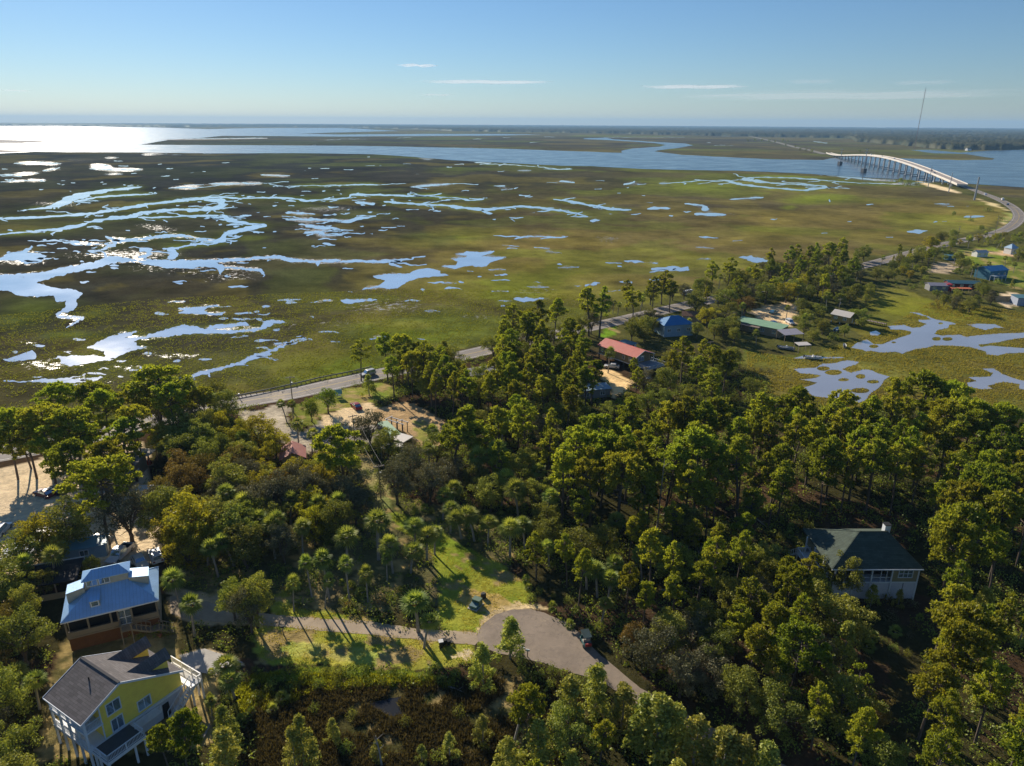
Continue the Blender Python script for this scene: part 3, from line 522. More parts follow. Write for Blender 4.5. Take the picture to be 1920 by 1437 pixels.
sheet('lagoon', q8([(1500, 270), (1660, 265), (1680, 240), (1600, 205), (1690, 205), (1760, 250), (1880, 290), (1960, 300), (1960, 370), (1880, 355), (1880, 320), (1760, 305), (1640, 335), (1680, 355), (1600, 360), (1500, 340), (1490, 310), (1560, 300)]), LAGOON, .05, (3, 1.8, .7))
sheet('lagoon', q8([(180, 130), (260, 110), (400, 120), (560, 118), (570, 125), (400, 132)]), LAGOON, .05, (3, 1, .4))
sheet('pond', q2([(640, 1080), (730, 1060), (830, 1040), (790, 1080), (830, 1140), (760, 1155), (700, 1120), (640, 1110)]), watermat('dark_pool', (.03, .03, .03), .1, .05, .8, 1.33), .03, (4, 3, 2))

def shore_masks(px, py):
    """how close each ground point is to a creek bank (levee grass) or to a shallow pool's edge"""
    gw, gh, y0 = 1020, 280, 280; lev = np.zeros((gh, gw)); frg = np.zeros((gh, gw)); gx, gy = np.meshgrid(np.arange(gw) * 2.0 - 60, y0 + np.arange(gh) * 2.0)
    core = np.zeros((gh, gw), bool)
    for P, nm, lag in SHORE:
        i0, i1 = np.clip(((P.min(0) - [-60, y0]) / 2).astype(int) - 1, 0, [gw - 1, gh - 1]), np.clip(((P.max(0) - [-60, y0]) / 2).astype(int) + 2, 1, [gw, gh])
        sl = (slice(i0[1], i1[1]), slice(i0[0], i1[0]))
        if i1[1] <= i0[1] or i1[0] <= i0[0]: continue
        k = inpoly(gx[sl], gy[sl], P) ; core[sl] |= k
        pi = ((P - [-60, y0]) / 2).astype(int); ok = (pi[:, 0] >= 0) & (pi[:, 0] < gw) & (pi[:, 1] >= 0) & (pi[:, 1] < gh); pi = pi[ok]
        big = np.ptp(P[:, 0]) > 120
        (lev if nm == 'creek' and big else frg)[pi[:, 1], pi[:, 0]] = 1
        if nm == 'pond' or P[:, 1].min() > 430: frg[pi[:, 1], pi[:, 0]] = 1
    def blur(a, rx, ry):
        for ax_, r in ((1, rx), (0, ry)):
            o = np.zeros_like(a); ws = 0
            for s in range(-2 * r, 2 * r + 1): w = math.exp(-(s / r) ** 2); o += np.roll(a, s, ax_) * w; ws += w
            a = o / ws
        return a
    global CORE; CORE = (blur(core.astype(float), 1, 1) > .25, gw, gh, y0)
    lev, frg = blur(lev, 6, 2), blur(frg, 7, 2)
    i = np.clip(((px + 60) / 2).astype(int), 0, gw - 1); j = np.clip(((py - y0) / 2).astype(int), 0, gh - 1); v = (px > -60) & (px < 1975) & (py > y0) & (py < y0 + 2 * gh)
    return lev[j, i] * v, frg[j, i] * v
make_ground()
# ------------------------------------------------------------------ roads, drives and their markings
ASPHALT = mat('grey_asphalt', lin(158, 148, 138, .62), .85, .16, .25, .15)
OLDASPHALT = mat('old_asphalt', lin(156, 140, 122, .8), .88, .30, .16, .2)
def wear(m, col):
    """cracks, sealed patches and drifted sand"""
    nt = m.node_tree; b = nt.nodes['Principled BSDF']; src = b.inputs['Base Color'].links[0].from_socket; g = N(nt, 'ShaderNodeNewGeometry')
    vo = N(nt, 'ShaderNodeTexVoronoi', feature='DISTANCE_TO_EDGE'); vo.inputs['Scale'].default_value = .22; dv = N(nt, 'ShaderNodeVectorMath', operation='ADD'); nz = N(nt, 'ShaderNodeTexNoise'); nz.inputs['Scale'].default_value = .5; nt.links.new(g.outputs['Position'], nz.inputs['Vector'])
    sc = N(nt, 'ShaderNodeVectorMath', operation='SCALE'); sc.inputs['Scale'].default_value = 3.0; nt.links.new(nz.outputs['Color'], sc.inputs[0]); nt.links.new(g.outputs['Position'], dv.inputs[0]); nt.links.new(sc.outputs[0], dv.inputs[1]); nt.links.new(dv.outputs[0], vo.inputs['Vector'])
    cr = mathn(nt, 'LESS_THAN', vo.outputs['Distance'], .012); c = mixc(nt, mathn(nt, 'MULTIPLY', cr, .22), src, tuple(v * .35 for v in col))
    st = noisen(nt, .28, 5, .7, g.outputs['Position']); c = mixc(nt, mathn(nt, 'MULTIPLY', mathn(nt, 'GREATER_THAN', st, .58), .22), c, tuple(v * .5 for v in col)); sd_ = noisen(nt, .13, 6, .75, dv.outputs[0]); f = mathn(nt, 'MINIMUM', mathn(nt, 'MAXIMUM', mathn(nt, 'MULTIPLY', mathn(nt, 'SUBTRACT', sd_, .54), 6.0), 0.0), .55)
    nt.links.new(mixc(nt, f, c, lin(206, 184, 148, .8)), b.inputs['Base Color'])
wear(OLDASPHALT, lin(156, 140, 122, .8)); wear(ASPHALT, lin(158, 148, 138, .62)); wear(GRAVEL_, lin(190, 170, 142, .8)) if False else None
GRAVEL = mat('pale_gravel', lin(190, 170, 142, .8), .95, .28, .5, .3)
CONCRETE = mat('concrete', (.46, .43, .38), .85, .2, .4)
def ribbon(mb, P, off, w, z):
    d = np.gradient(P[:, :2], axis=0); d /= np.hypot(d[:, 0], d[:, 1])[:, None]; nr = np.stack([-d[:, 1], d[:, 0]], 1)
    w = np.broadcast_to(np.asarray(w, float), (len(P),))[:, None]
    a = P[:, :2] + nr * (off - w / 2); b = P[:, :2] + nr * (off + w / 2); n = len(P)
    zz = np.broadcast_to(np.asarray(z, float), (n,))
    mb.add([(*a[i], zz[i]) for i in range(n)] + [(*b[i], zz[i]) for i in range(n)], [(i, i + 1, n + i + 1, n + i) for i in range(n - 1)])
HWY = catmull(wpoly([(-330, 905), (-60, 862), (105, 833), (250, 798), (435, 757), (547, 738), (665, 712), (780, 686), (880, 664), (1010, 634), (1150, 604), (1285, 573), (1450, 537), (1560, 512), (1645, 492), (1730, 469), (1800, 452), (1868, 437), (1900, 422), (1911, 405), (1899, 389), (1872, 374), (1838, 361), (1806, 349)]), 8)
mb = MB(); ribbon(mb, HWY, 0, 9.0, .03); props(mb.build('highway', ASPHALT), kind='structure')
YEL = mat('yellow_line', (.55, .38, .06), .7, .2); WLINE = mat('white_line', (.72, .70, .66), .7, .2)
mb = MB()
for o in (-.16, .16): ribbon(mb, HWY, o, .12, .036)
props(mb.build('centre_line', YEL), kind='structure')
mb = MB()
for o in (-3.5, 3.5): ribbon(mb, HWY, o, .14, .036)
props(mb.build('edge_line', WLINE), kind='structure')
sheet('turning_circle', [(893, 1192), (904, 1172), (928, 1153), (960, 1143), (994, 1142), (1020, 1149), (1060, 1166), (1088, 1188), (1112, 1216), (1152, 1250), (1200, 1290), (1262, 1326), (1400, 1398), (1560, 1480), (1450, 1500), (1330, 1412), (1226, 1346), (1178, 1312), (1138, 1284), (1096, 1268), (1058, 1258), (1018, 1243), (978, 1234), (930, 1224), (900, 1211)], OLDASPHALT, .03, (9, 1.5, 1))
sheet('driveway', [(318, 1118), (360, 1122), (425, 1138), (490, 1150), (560, 1157), (700, 1166), (780, 1179), (894, 1186), (900, 1200), (890, 1210), (760, 1197), (700, 1191), (560, 1179), (480, 1171), (420, 1168), (350, 1160), (320, 1150)], GRAVEL, .024, (6, 2, 2))
sheet('driveway', [(336, 1229), (384, 1216), (456, 1242), (402, 1266), (352, 1256)], CONCRETE, .026, (6, 1.5, 1))
CAUSE = catmull(wpoly([(1547, 290), (1521, 283), (1495, 277.5), (1478, 273), (1455, 267), (1425, 260), (1405, 256)]), 6)
mb = MB(); ribbon(mb, CAUSE, 0, 22, .5); props(mb.build('causeway', mat('causeway_verge', lin(120, 116, 80, .8), .9, .3, .02)), kind='structure')
mb = MB(); ribbon(mb, CAUSE, 0, 10, .8); props(mb.build('far_highway', ASPHALT), kind='structure')
# ------------------------------------------------------------------ trees: a few grown shapes of each kind, every tree its own objects
def unit(v): return v / np.maximum(np.linalg.norm(v, axis=1, keepdims=True), 1e-9)
def randdir(n, g, up=0.0):
    v = g.normal(size=(n, 3)); v[:, 2] += up; return unit(v)
def needles(Cn, g, k, ln, wd, up=.6):
    """tufts of k needle blades around each centre"""
    n = len(Cn); c = np.repeat(Cn, k, 0); d = randdir(n * k, g, up); s = unit(np.cross(d, randdir(n * k, g)))
    L = ln * g.uniform(.7, 1.2, (n * k, 1)); W = wd * g.uniform(.8, 1.2, (n * k, 1)) / 2
    V = np.stack([c + s * W * .6, c - s * W * .6, c + d * L * .6 - s * W, c + d * L, c + d * L * .6 + s * W], 1).reshape(-1, 3)
    b = np.arange(n * k)[:, None] * 5
    return V, [b + np.array([[0, 1, 2, 4]]), b + np.array([[4, 2, 3]])], np.repeat(g.uniform(0, 1, n * k), 5)
def leaves(Cn, Nn, g, size, spread=.8):
    """one diamond leaf spray per centre, facing roughly outwards"""
    n = len(Cn); nn = unit(Nn + g.normal(size=(n, 3)) * spread); a = unit(np.cross(nn, randdir(n, g))); b = np.cross(nn, a)
    s = size * g.uniform(.6, 1.3, (n, 1))
    V = np.stack([Cn - a * s, Cn + b * s * .6, Cn + a * s, Cn - b * s * .6], 1).reshape(-1, 3)
    return V, [np.arange(n)[:, None] * 4 + np.array([[0, 1, 2, 3]])], np.repeat(g.uniform(0, 1, n), 4)
def joinparts(L):
    V = []; F = {3: [], 4: []}; T = []; n = 0
    for v, fs, t in L:
        V.append(v); T.append(t)
        for f in fs: F[f.shape[1]].append(f + n)
        n += len(v)
    return np.concatenate(V), [np.concatenate(F[k]) for k in (3, 4) if F[k]], np.concatenate(T)
def limbs(mb, g, base, top, pads, r0, every=1):
    """boughs from the trunk to each leaf pad"""
    for i, p in enumerate(pads):
        if i % every: continue
        z = max(base, min(p[2] - g.uniform(.3, 1.4), top[2] - .2)); t = (z - 0) / max(top[2], .1)
        a = np.array([top[0] * t, top[1] * t, z]); m = (a + p) / 2 + np.array([0, 0, -.25]) + g.normal(size=3) * .15
        mb.tube([a, m, p], [r0 * .42, r0 * .28, r0 * .10], 4, False)
PINE = leafmat('pine_needles', (0.140, 0.182, 0.022), (0.42, 0.43, 0.05), .54, .045, .28)
OAKL = leafmat('oak_leaves', (0.133, 0.160, 0.032), (0.353, 0.363, 0.074), .36, .035, .28)
GREYL = leafmat('grey_oak_leaves', lin(98, 98, 72, .8), lin(136, 132, 100, .85), .22, .03, .22)
YELL = leafmat('yellow_leaves', (.22, .21, .018), (.46, .42, .04), .5, .04, .2)
RUSTL = leafmat('russet_leaves', (.14, .105, .03), (.26, .19, .055), .35, .04, .22)
LIME = leafmat('willow_leaves', lin(104, 128, 44, .85), lin(146, 164, 62, .95), .45, .02, .12)
CEDARL = leafmat('cedar_leaves', (0.175, 0.209, 0.042), (0.544, 0.529, 0.108), .34, .04, .22)
PALML = leafmat('palm_fronds', (0.139, 0.193, 0.043), (0.512, 0.540, 0.124), .38, .03, .22)
DEADL = leafmat('dead_fronds', lin(128, 104, 66, .8), lin(150, 124, 84, .9), .2, .02, .15)
SHRUBL = leafmat('shrub_leaves', (0.124, 0.160, 0.030), (0.329, 0.363, 0.066), .38, .05, .3)
def pine_mesh(seed, h=15.0, r=2.6, c0=.5, npads=17, broad=False, dens=1.0):
    g = np.random.default_rng(seed); lean = g.normal(size=2) * (.7 if not broad else 1.1)
    pads = []
    while len(pads) < npads:
        t = g.uniform(0, 1) ** (.8 if not broad else .55); z = h * (c0 + (1 - c0) * t)
        env = r * (math.sin(math.pi * min(1, .18 + .82 * t)) ** .6 if not broad else (.55 + .5 * math.sin(math.pi * min(.95, t))))
        if t > .9: env *= .55
        a = g.uniform(0, 2 * math.pi); rr = env * math.sqrt(g.uniform(.12, 1))
        p = np.array([rr * math.cos(a) + lean[0] * z / h, rr * math.sin(a) + lean[1] * z / h, z])
        if all(np.linalg.norm((p - q) * [1, 1, 1.3]) > (.8 if not broad else 1.1) for q in pads) or g.uniform() < .06: pads.append(p)
    Cn = []
    for p in pads:
        R = g.uniform(.6, 1.05) * (1.25 if broad else 1.0); n = int(34 * R * R * dens)
        d = randdir(n, g, .35); q = p + d * (R * g.uniform(.45, 1.0, (n, 1))) * np.array([1, 1, .55]); Cn.append(q)
    V, F, T = needles(np.concatenate(Cn), g, 6, .46, .19)
    crown = mesh_np('pine_crown', V, F, PINE, T)
    mb = MB(); top = np.array([lean[0], lean[1], h * .96]); rt = .017 * h
    mb.tube([(0, 0, -.3), (lean[0] * .2 + g.normal() * .1, lean[1] * .2 + g.normal() * .1, h * .3), (lean[0] * .6, lean[1] * .6, h * .65), top], [rt, rt * .8, rt * .55, rt * .12], 6)
    limbs(mb, g, h * c0 * .8, top, pads, rt)
    for _ in range(4):     # dead stubs
        z = h * g.uniform(c0 * .55, c0); a = g.uniform(0, 6.28); q = np.array([lean[0] * z / h, lean[1] * z / h, z])
        mb.tube([q, q + np.array([math.cos(a), math.sin(a), .2]) * g.uniform(.5, 1.3)], [.04, .015], 3, False)
    return mb.mesh('pine_trunk', BARK), crown
def round_mesh(seed, leafm, h=9.0, r=3.6, z0=.28, npads=34, leaf=.155, per=150, trunk=BARK, padr=1.05, squash=.75):
    g = np.random.default_rng(seed); pads = []; zc = h * (z0 + 1) / 2; hz = h * (1 - z0) / 2
    ecc = g.uniform(.8, 1.2); k = 0
    while len(pads) < npads and k < 4000:
        k += 1
        d = randdir(1, g, .25)[0]; s = g.uniform(.45, .95); lump = 1 + .22 * math.sin(3 * math.atan2(d[1], d[0]) + seed) + g.normal() * .08
        p = np.array([d[0] * r * s * lump * ecc, d[1] * r * s * lump / ecc, zc + d[2] * hz * s])
        if all(np.linalg.norm(p - q) > padr * .72 for q in pads): pads.append(p)
    Cn = []; Nn = []
    for p in pads:
        R = padr * g.uniform(.7, 1.2); n = int(per * R * R / padr ** 2); d = randdir(n, g, .3)
        Cn.append(p + d * R * g.uniform(.5, 1.0, (n, 1)) * np.array([1, 1, squash])); Nn.append(d)
    V, F, T = leaves(np.concatenate(Cn), np.concatenate(Nn), g, leaf)
    crown = mesh_np('leafy_crown', V, F, leafm, T)
    mb = MB(); rt = .03 * h; f = h * z0
    mb.tube([(0, 0, -.3), (g.normal() * .15, g.normal() * .15, f * .6), (0, 0, f)], [rt * 1.2, rt, rt * .9], 6)
    for i in range(6):
        a = i * 1.05 + g.uniform(0, .6); e = np.array([math.cos(a) * r * .6, math.sin(a) * r * .6, h * g.uniform(.55, .8)])
        mb.tube([(0, 0, f * .9), (e[0] * .4, e[1] * .4, f + (e[2] - f) * .6), e], [rt * .6, rt * .4, rt * .12], 5, False)
    limbs(mb, g, f, np.array([0, 0, h * .8]), pads, rt * .5, 2)
    return mb.mesh('tree_trunk', trunk), crown
def cedar_mesh(seed, h=6.5, r=1.9):
    g = np.random.default_rng(seed); Cn = []; Nn = []
    for i in range(46):
        t = g.uniform(.06, 1); a = g.uniform(0, 6.28); e = r * ((1 - t) ** .75) * (.8 + .35 * math.sin(3 * a + seed)) + .12; z = h * t
        p = np.array([math.cos(a) * e * .75, math.sin(a) * e * .75, z]); n = 62; d = randdir(n, g, .9)
        Cn.append(p + d * g.uniform(.25, .7, (n, 1)) * np.array([.8, .8, 1.1])); Nn.append(randdir(n, g))
    V, F, T = leaves(np.concatenate(Cn), np.concatenate(Nn), g, .14, 1.0)
    mb = MB(); mb.tube([(0, 0, -.3), (0, 0, h * .4), (.1, 0, h * .9)], [.13, .1, .02], 5)
    return mb.mesh('cedar_trunk', PALEBARK), mesh_np('cedar_crown', V, F, CEDARL, T)
def palm_mesh(seed, h=5.6, nf=30, r=1.55, skirt=True):
    g = np.random.default_rng(seed); L = []; lean = g.normal(size=2) * .6; top = np.array([lean[0], lean[1], h])
    for i in range(nf):
        a = i * 2.399 + g.uniform(-.2, .2); el = math.radians(85 - 125 * (i / nf) + g.uniform(-8, 8))
        d = np.array([math.cos(a) * math.cos(el), math.sin(a) * math.cos(el), math.sin(el)]); q = top + d * r * .5
        side = np.array([-math.sin(a), math.cos(a), 0]); nrm = np.cross(side, d); V = [top, top + side * .04, q + side * .03]; F3 = [[0, 1, 2]]
        for j in range(9):
            b = math.radians(-80 + 20 * j); dd = d * math.cos(b) + side * math.sin(b); ln = r * (.62 + .14 * math.cos(b)); n0 = len(V)
            tip = q + dd * ln + np.array([0, 0, -.16 * r * (1.2 - math.sin(el))]); w = side * math.cos(b) - d * math.sin(b)
            m = q + dd * ln * .5 + nrm * .05
            V += [q, m + w * .1, tip, m - w * .1]; F3 += [[n0, n0 + 1, n0 + 2], [n0, n0 + 2, n0 + 3]]
        L.append((np.array(V), [np.array(F3)], np.full(len(V), g.uniform(0, 1) * (1 - .5 * i / nf))))
    V, F, T = joinparts(L); crown = mesh_np('palm_crown', V, F, PALML, T)
    mb = MB(); mb.tube([(0, 0, -.2), (lean[0] * .3, lean[1] * .3, h * .4), (lean[0] * .8, lean[1] * .8, h * .85), top], [.2, .16, .17, .14], 7)
    tr = mb.mesh('palm_trunk', PALEBARK)
    sk = None
    if skirt:
        n = 26; a = g.uniform(0, 6.28, n); Cn = np.stack([top[0] + .28 * np.cos(a), top[1] + .28 * np.sin(a), h - g.uniform(.3, 1.1, n)], 1)
        V, F, T = leaves(Cn, np.stack([np.cos(a), np.sin(a), 0 * a], 1), g, .33, .5); sk = mesh_np('dead_frond_skirt', V, F, DEADL, T)
    return tr, crown, sk
def shrub_mesh(seed, leafm, h=1.9, r=1.5, n=420, size=.12):
    g = np.random.default_rng(seed); d = randdir(n, g, .35); d[:, 2] = np.abs(d[:, 2]); lump = 1 + .3 * np.sin(4 * np.arctan2(d[:, 1], d[:, 0]) + seed) * d[:, 2]
    Cn = d * (np.array([r, r, h]) * lump[:, None]) * g.uniform(.55, 1, (n, 1)) + [0, 0, .1]
    V, F, T = leaves(Cn, d, g, size, .9)
    mb = MB()
    for i in range(4): a = i * 1.6 + seed; mb.tube([(0, 0, -.1), (math.cos(a) * r * .4, math.sin(a) * r * .4, h * .7)], [.05, .02], 4, False)
    return mb.mesh('shrub_stem', BARK), mesh_np('shrub_foliage', V, F, leafm, T)
def palmetto_mesh(seed, h=.6):
    return palm_mesh(seed, h, 18, 1.25, False)
KIND = {}
KIND['pine'] = ('pine_tree', [pine_mesh(100 + i, 15, 2.6 + .35 * (i % 3), .40 + .06 * (i % 4), 30 + 4 * (i % 3)) for i in range(9)], 15)
KIND['slim'] = ('pine_tree', [pine_mesh(140 + i, 15, 1.8, .38 + .07 * i, 22) for i in range(4)], 15)
KIND['broad'] = ('pine_tree', [pine_mesh(160 + i, 15, 4.4 + .5 * (i % 2), .44, 46, True, .95) for i in range(5)], 15)
KIND['sparse'] = ('pine_tree', [pine_mesh(180 + i, 13, 3.0, .5, 14, True, .7) for i in range(2)], 13)
KIND['oak'] = ('oak_tree', [round_mesh(200 + i, OAKL, 9, 3.9 + .4 * (i % 2), .16, 46) for i in range(5)], 9)
KIND['grey'] = ('oak_tree', [round_mesh(220 + i, GREYL, 9, 4.1, .16, 48, .135, 150) for i in range(3)], 9)
KIND['yellow'] = ('broadleaf_tree', [round_mesh(240 + i, YELL, 9, 3.8, .14, 42, .155) for i in range(3)], 9)
KIND['rust'] = ('broadleaf_tree', [round_mesh(260 + i, RUSTL, 8, 3.0, .25, 30, .14) for i in range(2)], 8)
KIND['lime'] = ('willow_tree', [round_mesh(280 + i, LIME, 7, 2.9, .22, 32, .15) for i in range(2)], 7)
KIND['cedar'] = ('cedar_tree', [cedar_mesh(300 + i) for i in range(4)], 6.5)
KIND['palm'] = ('palm_tree', [palm_mesh(320 + i, 5.6 + .4 * (i % 2), 22 + 3 * (i % 4), 1.35 + .12 * (i % 4)) for i in range(8)], 5.6)
KIND['shrub'] = ('shrub', [shrub_mesh(340 + i, SHRUBL) for i in range(4)], 1.9)
KIND['dryshrub'] = ('shrub', [shrub_mesh(350 + i, RUSTL if i else GREYL, 1.7, 1.5, 200, .13) for i in range(2)], 1.7)
KIND['palmetto'] = ('palmetto', [palmetto_mesh(360 + i) for i in range(3)], 1.9)
DESC = dict(pine='tall round-crowned pine', slim='slim narrow pine', broad='broad umbrella pine', sparse='thin open pine',
    oak='dark olive oak', grey='grey green mossy oak', yellow='yellow green tree', rust='russet brown tree', lime='bright lime green tree', cedar='feathery olive cedar',
    palm='round-headed cabbage palm', shrub='low green bush', dryshrub='low grey brown bush', palmetto='low fan-leaved palmetto')
CATS = dict(pine_tree='pine tree', oak_tree='oak tree', broadleaf_tree='tree', willow_tree='tree', cedar_tree='cedar tree', palm_tree='palm tree', shrub='bush', palmetto='palmetto')
PLANTS = []      # (kind, x, y, h, widen)
def plant(kind, p, h, w=1.0): PLANTS.append((kind, float(p[0]), float(p[1]), h, w))
def T_(kind, x, y, h, w=1.0): plant(kind, at(x, y, h), h, w)       # top at pixel x, y
def B_(kind, x, y, h, w=1.0): plant(kind, at(x, y, 0), h, w)       # foot at pixel x, y
def build_tree(kind, x, y, h, w):
    name, variants, h0 = KIND[kind]; k = rnd.randrange(len(variants)); v = variants[k]
    o = bpy.data.objects.new(name, None); C.objects.link(o); o.empty_display_size = .5
    s = h / h0; o.location = (x, y, 0); o.rotation_euler = (0, 0, rnd.uniform(0, 6.283)); o.scale = (s * w, s * w, s)
    nm = ('trunk', 'crown', 'dead_fronds') if name not in ('shrub', 'palmetto') else ('stem', 'foliage', 'dead_fronds')
    for n, me in zip(nm, v):
        if me is not None: link(n, me, o)
    return o
# ---- trees one can point to on the photograph
for a in [('broad', 280, 695, 16, 1.5), ('broad', 312, 722, 14, .9), ('broad', 190, 737, 14, .85), ('broad', 68, 762, 15, 1.1), ('broad', 120, 768, 15, 1.0), ('broad', 85, 726, 15, .9), ('broad', 160, 718, 14, 1.0), ('broad', 232, 730, 13, .9), ('pine', 132, 792, 13, 1.35), ('pine', 78, 800, 13, 1.3), ('pine', 160, 780, 12, 1.4), ('pine', 215, 788, 12, 1.4), ('broad', 30, 765, 14, .9), ('pine', 8, 800, 12, 1.2), ('broad', 250, 768, 13, .9), ('pine', 240, 812, 11, 1.2), ('pine', 42, 790, 13, 1.2), ('broad', 140, 826, 14, 1.05), ('broad', 178, 838, 14, .9),
          ('broad', 170, 868, 16, 1.15), ('grey', 226, 912, 11, 1.1), ('oak', 112, 938, 10, 1.15), ('yellow', 62, 968, 9, 1.0), ('oak', 24, 1000, 8, 1.1), ('oak', 96, 1010, 6, .9), ('oak', 70, 1066, 5), ('shrub', 150, 1050, 2.5), ('oak', 168, 1045, 4.5, .9),
          ('broad', 640, 797, 15.5, 1.0), ('sparse', 672, 640, 12, 1), ('broad', 752, 632, 14, .75), ('pine', 722, 628, 14), ('pine', 790, 640, 14), ('pine', 820, 652, 13), ('broad', 770, 660, 13, .7), ('pine', 735, 668, 12), ('pine', 845, 668, 12.5),
          ('slim', 1108, 541, 17, 1.3), ('slim', 1128, 543, 17, 1.3), ('pine', 1005, 566, 17, 1.1), ('pine', 960, 572, 16, 1.1), ('pine', 1040, 563, 15), ('pine', 985, 585, 16, 1.1), ('pine', 1075, 598, 15), ('pine', 1012, 603, 15), ('pine', 942, 600, 14), ('pine', 1058, 620, 14), ('pine', 965, 618, 14), ('pine', 1030, 640, 14),
          ('broad', 1745, 706, 17, 1.0), ('broad', 1500, 728, 16, .8), ('pine', 1440, 738, 16, 1.2), ('pine', 1345, 742, 16, 1.2), ('broad', 1590, 736, 15, .7), ('broad', 1810, 722, 16, .8), ('pine', 1180, 748, 13, 1.2), ('pine', 1260, 752, 15, 1.2),
          ('pine', 985, 753, 15, 1.1), ('pine', 850, 768, 15, 1.2), ('pine', 895, 772, 15, 1.2), ('pine', 1110, 782, 10), ('slim', 1228, 1000, 13),
          ('pine', 1345, 650, 13, 1.1), ('pine', 1365, 655, 13, 1), ('pine', 1285, 632, 14, 1.2), ('pine', 1310, 668, 12), ('pine', 1340, 690, 12), ('pine', 1262, 660, 11), ('oak', 1250, 690, 8, 1.2), ('grey', 1210, 690, 7), ('pine', 1190, 672, 7), ('pine', 1195, 690, 8),
          ('broad', 1838, 955, 17, .85), ('broad', 1800, 975, 15, .7), ('broad', 1870, 880, 17, .8), ('pine', 1900, 930, 16), ('broad', 1830, 1150, 15, .9), ('pine', 1790, 1160, 13), ('pine', 1760, 1240, 12), ('broad', 1480, 1060, 11, .7), ('pine', 1410, 1090, 10, 1.2), ('broad', 1500, 1180, 12, .9), ('pine', 1450, 1130, 10, 1.2),
          ('broad', 993, 1285, 9, .8), ('sparse', 1612, 1240, 8, .7), ('cedar', 957, 1166, 6.2, 1.5), ('cedar', 905, 1212, 6.5, 1.2), ('cedar', 1120, 1250, 7.5, 1.2), ('cedar', 1010, 1360, 6.5, 1.3), ('pine', 1130, 1345, 7, 1.0), ('cedar', 1240, 1315, 9, 1.4), ('cedar', 1365, 1375, 8, 1.5), ('cedar', 1310, 1350, 8, 1.3),
          ('cedar', 560, 1350, 7, 1.0), ('cedar', 545, 1370, 6), ('broad', 330, 1342, 9, .75), ('pine', 300, 1365, 7.5, .9), ('cedar', 415, 1375, 7.5, 1.3), ('cedar', 392, 1300, 3.6, .7), ('oak', 470, 1080, 9, .8), ('grey', 460, 1100, 8, .8), ('oak', 430, 1090, 7, .9), ('oak', 1590, 1040, 8, .85), ('oak', 1538, 1080, 6.5, .9), ('cedar', 1640, 1100, 3.6, 1.3), ('cedar', 1690, 1108, 3, 1.2), ('pine', 1512, 1035, 9, 1.0), ('cedar', 1585, 1120, 6, 1.0),
          ('lime', 612, 730, 6.6, .95), ('lime', 580, 748, 6.2, .8), ('cedar', 690, 706, 5.6, 1.6), ('grey', 690, 772, 8.5, 1.2), ('oak', 725, 800, 8, .9), ('grey', 770, 838, 9, 1.1), ('grey', 740, 868, 9, 1.0), ('grey', 805, 868, 9, 1.0),
          ('yellow', 480, 780, 9, 1.2), ('yellow', 512, 806, 7.5, 1.0), ('yellow', 446, 792, 8, 1.0), ('yellow', 350, 936, 11, 1.2), ('yellow', 322, 958, 9, .9), ('yellow', 385, 975, 8, .9), ('rust', 372, 850, 8, 1.0), ('rust', 340, 868, 8), ('yellow', 480, 886, 8), ('rust', 520, 880, 8), ('yellow', 620, 930, 7), ('yellow', 580, 915, 8), ('grey', 470, 905, 9),
          ('oak', 1440, 530, 9, 1.4), ('yellow', 1478, 528, 9, 1.3), ('rust', 1400, 556, 8, 1.4), ('oak', 1365, 540, 9, 1.3), ('yellow', 1330, 575, 8, 1.2), ('pine', 1370, 484, 15, 1.2), ('pine', 1340, 490, 14), ('pine', 1450, 486, 13, .8), ('pine', 1420, 497, 12), ('pine', 1560, 456, 15, 1.3), ('pine', 1530, 470, 15, 1.1), ('pine', 1585, 470, 13), ('pine', 1505, 480, 13), ('pine', 1245, 508, 14, 1.2), ('pine', 1228, 520, 13, 1.1), ('pine', 1190, 540, 13, 1.2), ('pine', 1260, 525, 13, 1.2),
          ('oak', 1790, 396, 5, .8), ('shrub', 1822, 408, 3), ('oak', 1842, 422, 5, .9), ('oak', 1790, 430, 6, 1.2), ('shrub', 1878, 404, 4, 1.2), ('shrub', 1855, 388, 4, 1.4), ('oak', 1690, 334, 8, 1), ('shrub', 1706, 336, 6, 1.6), ('yellow', 1750, 444, 8, 1.4), ('oak', 1768, 434, 8, 1.2)]:
    T_(*a)
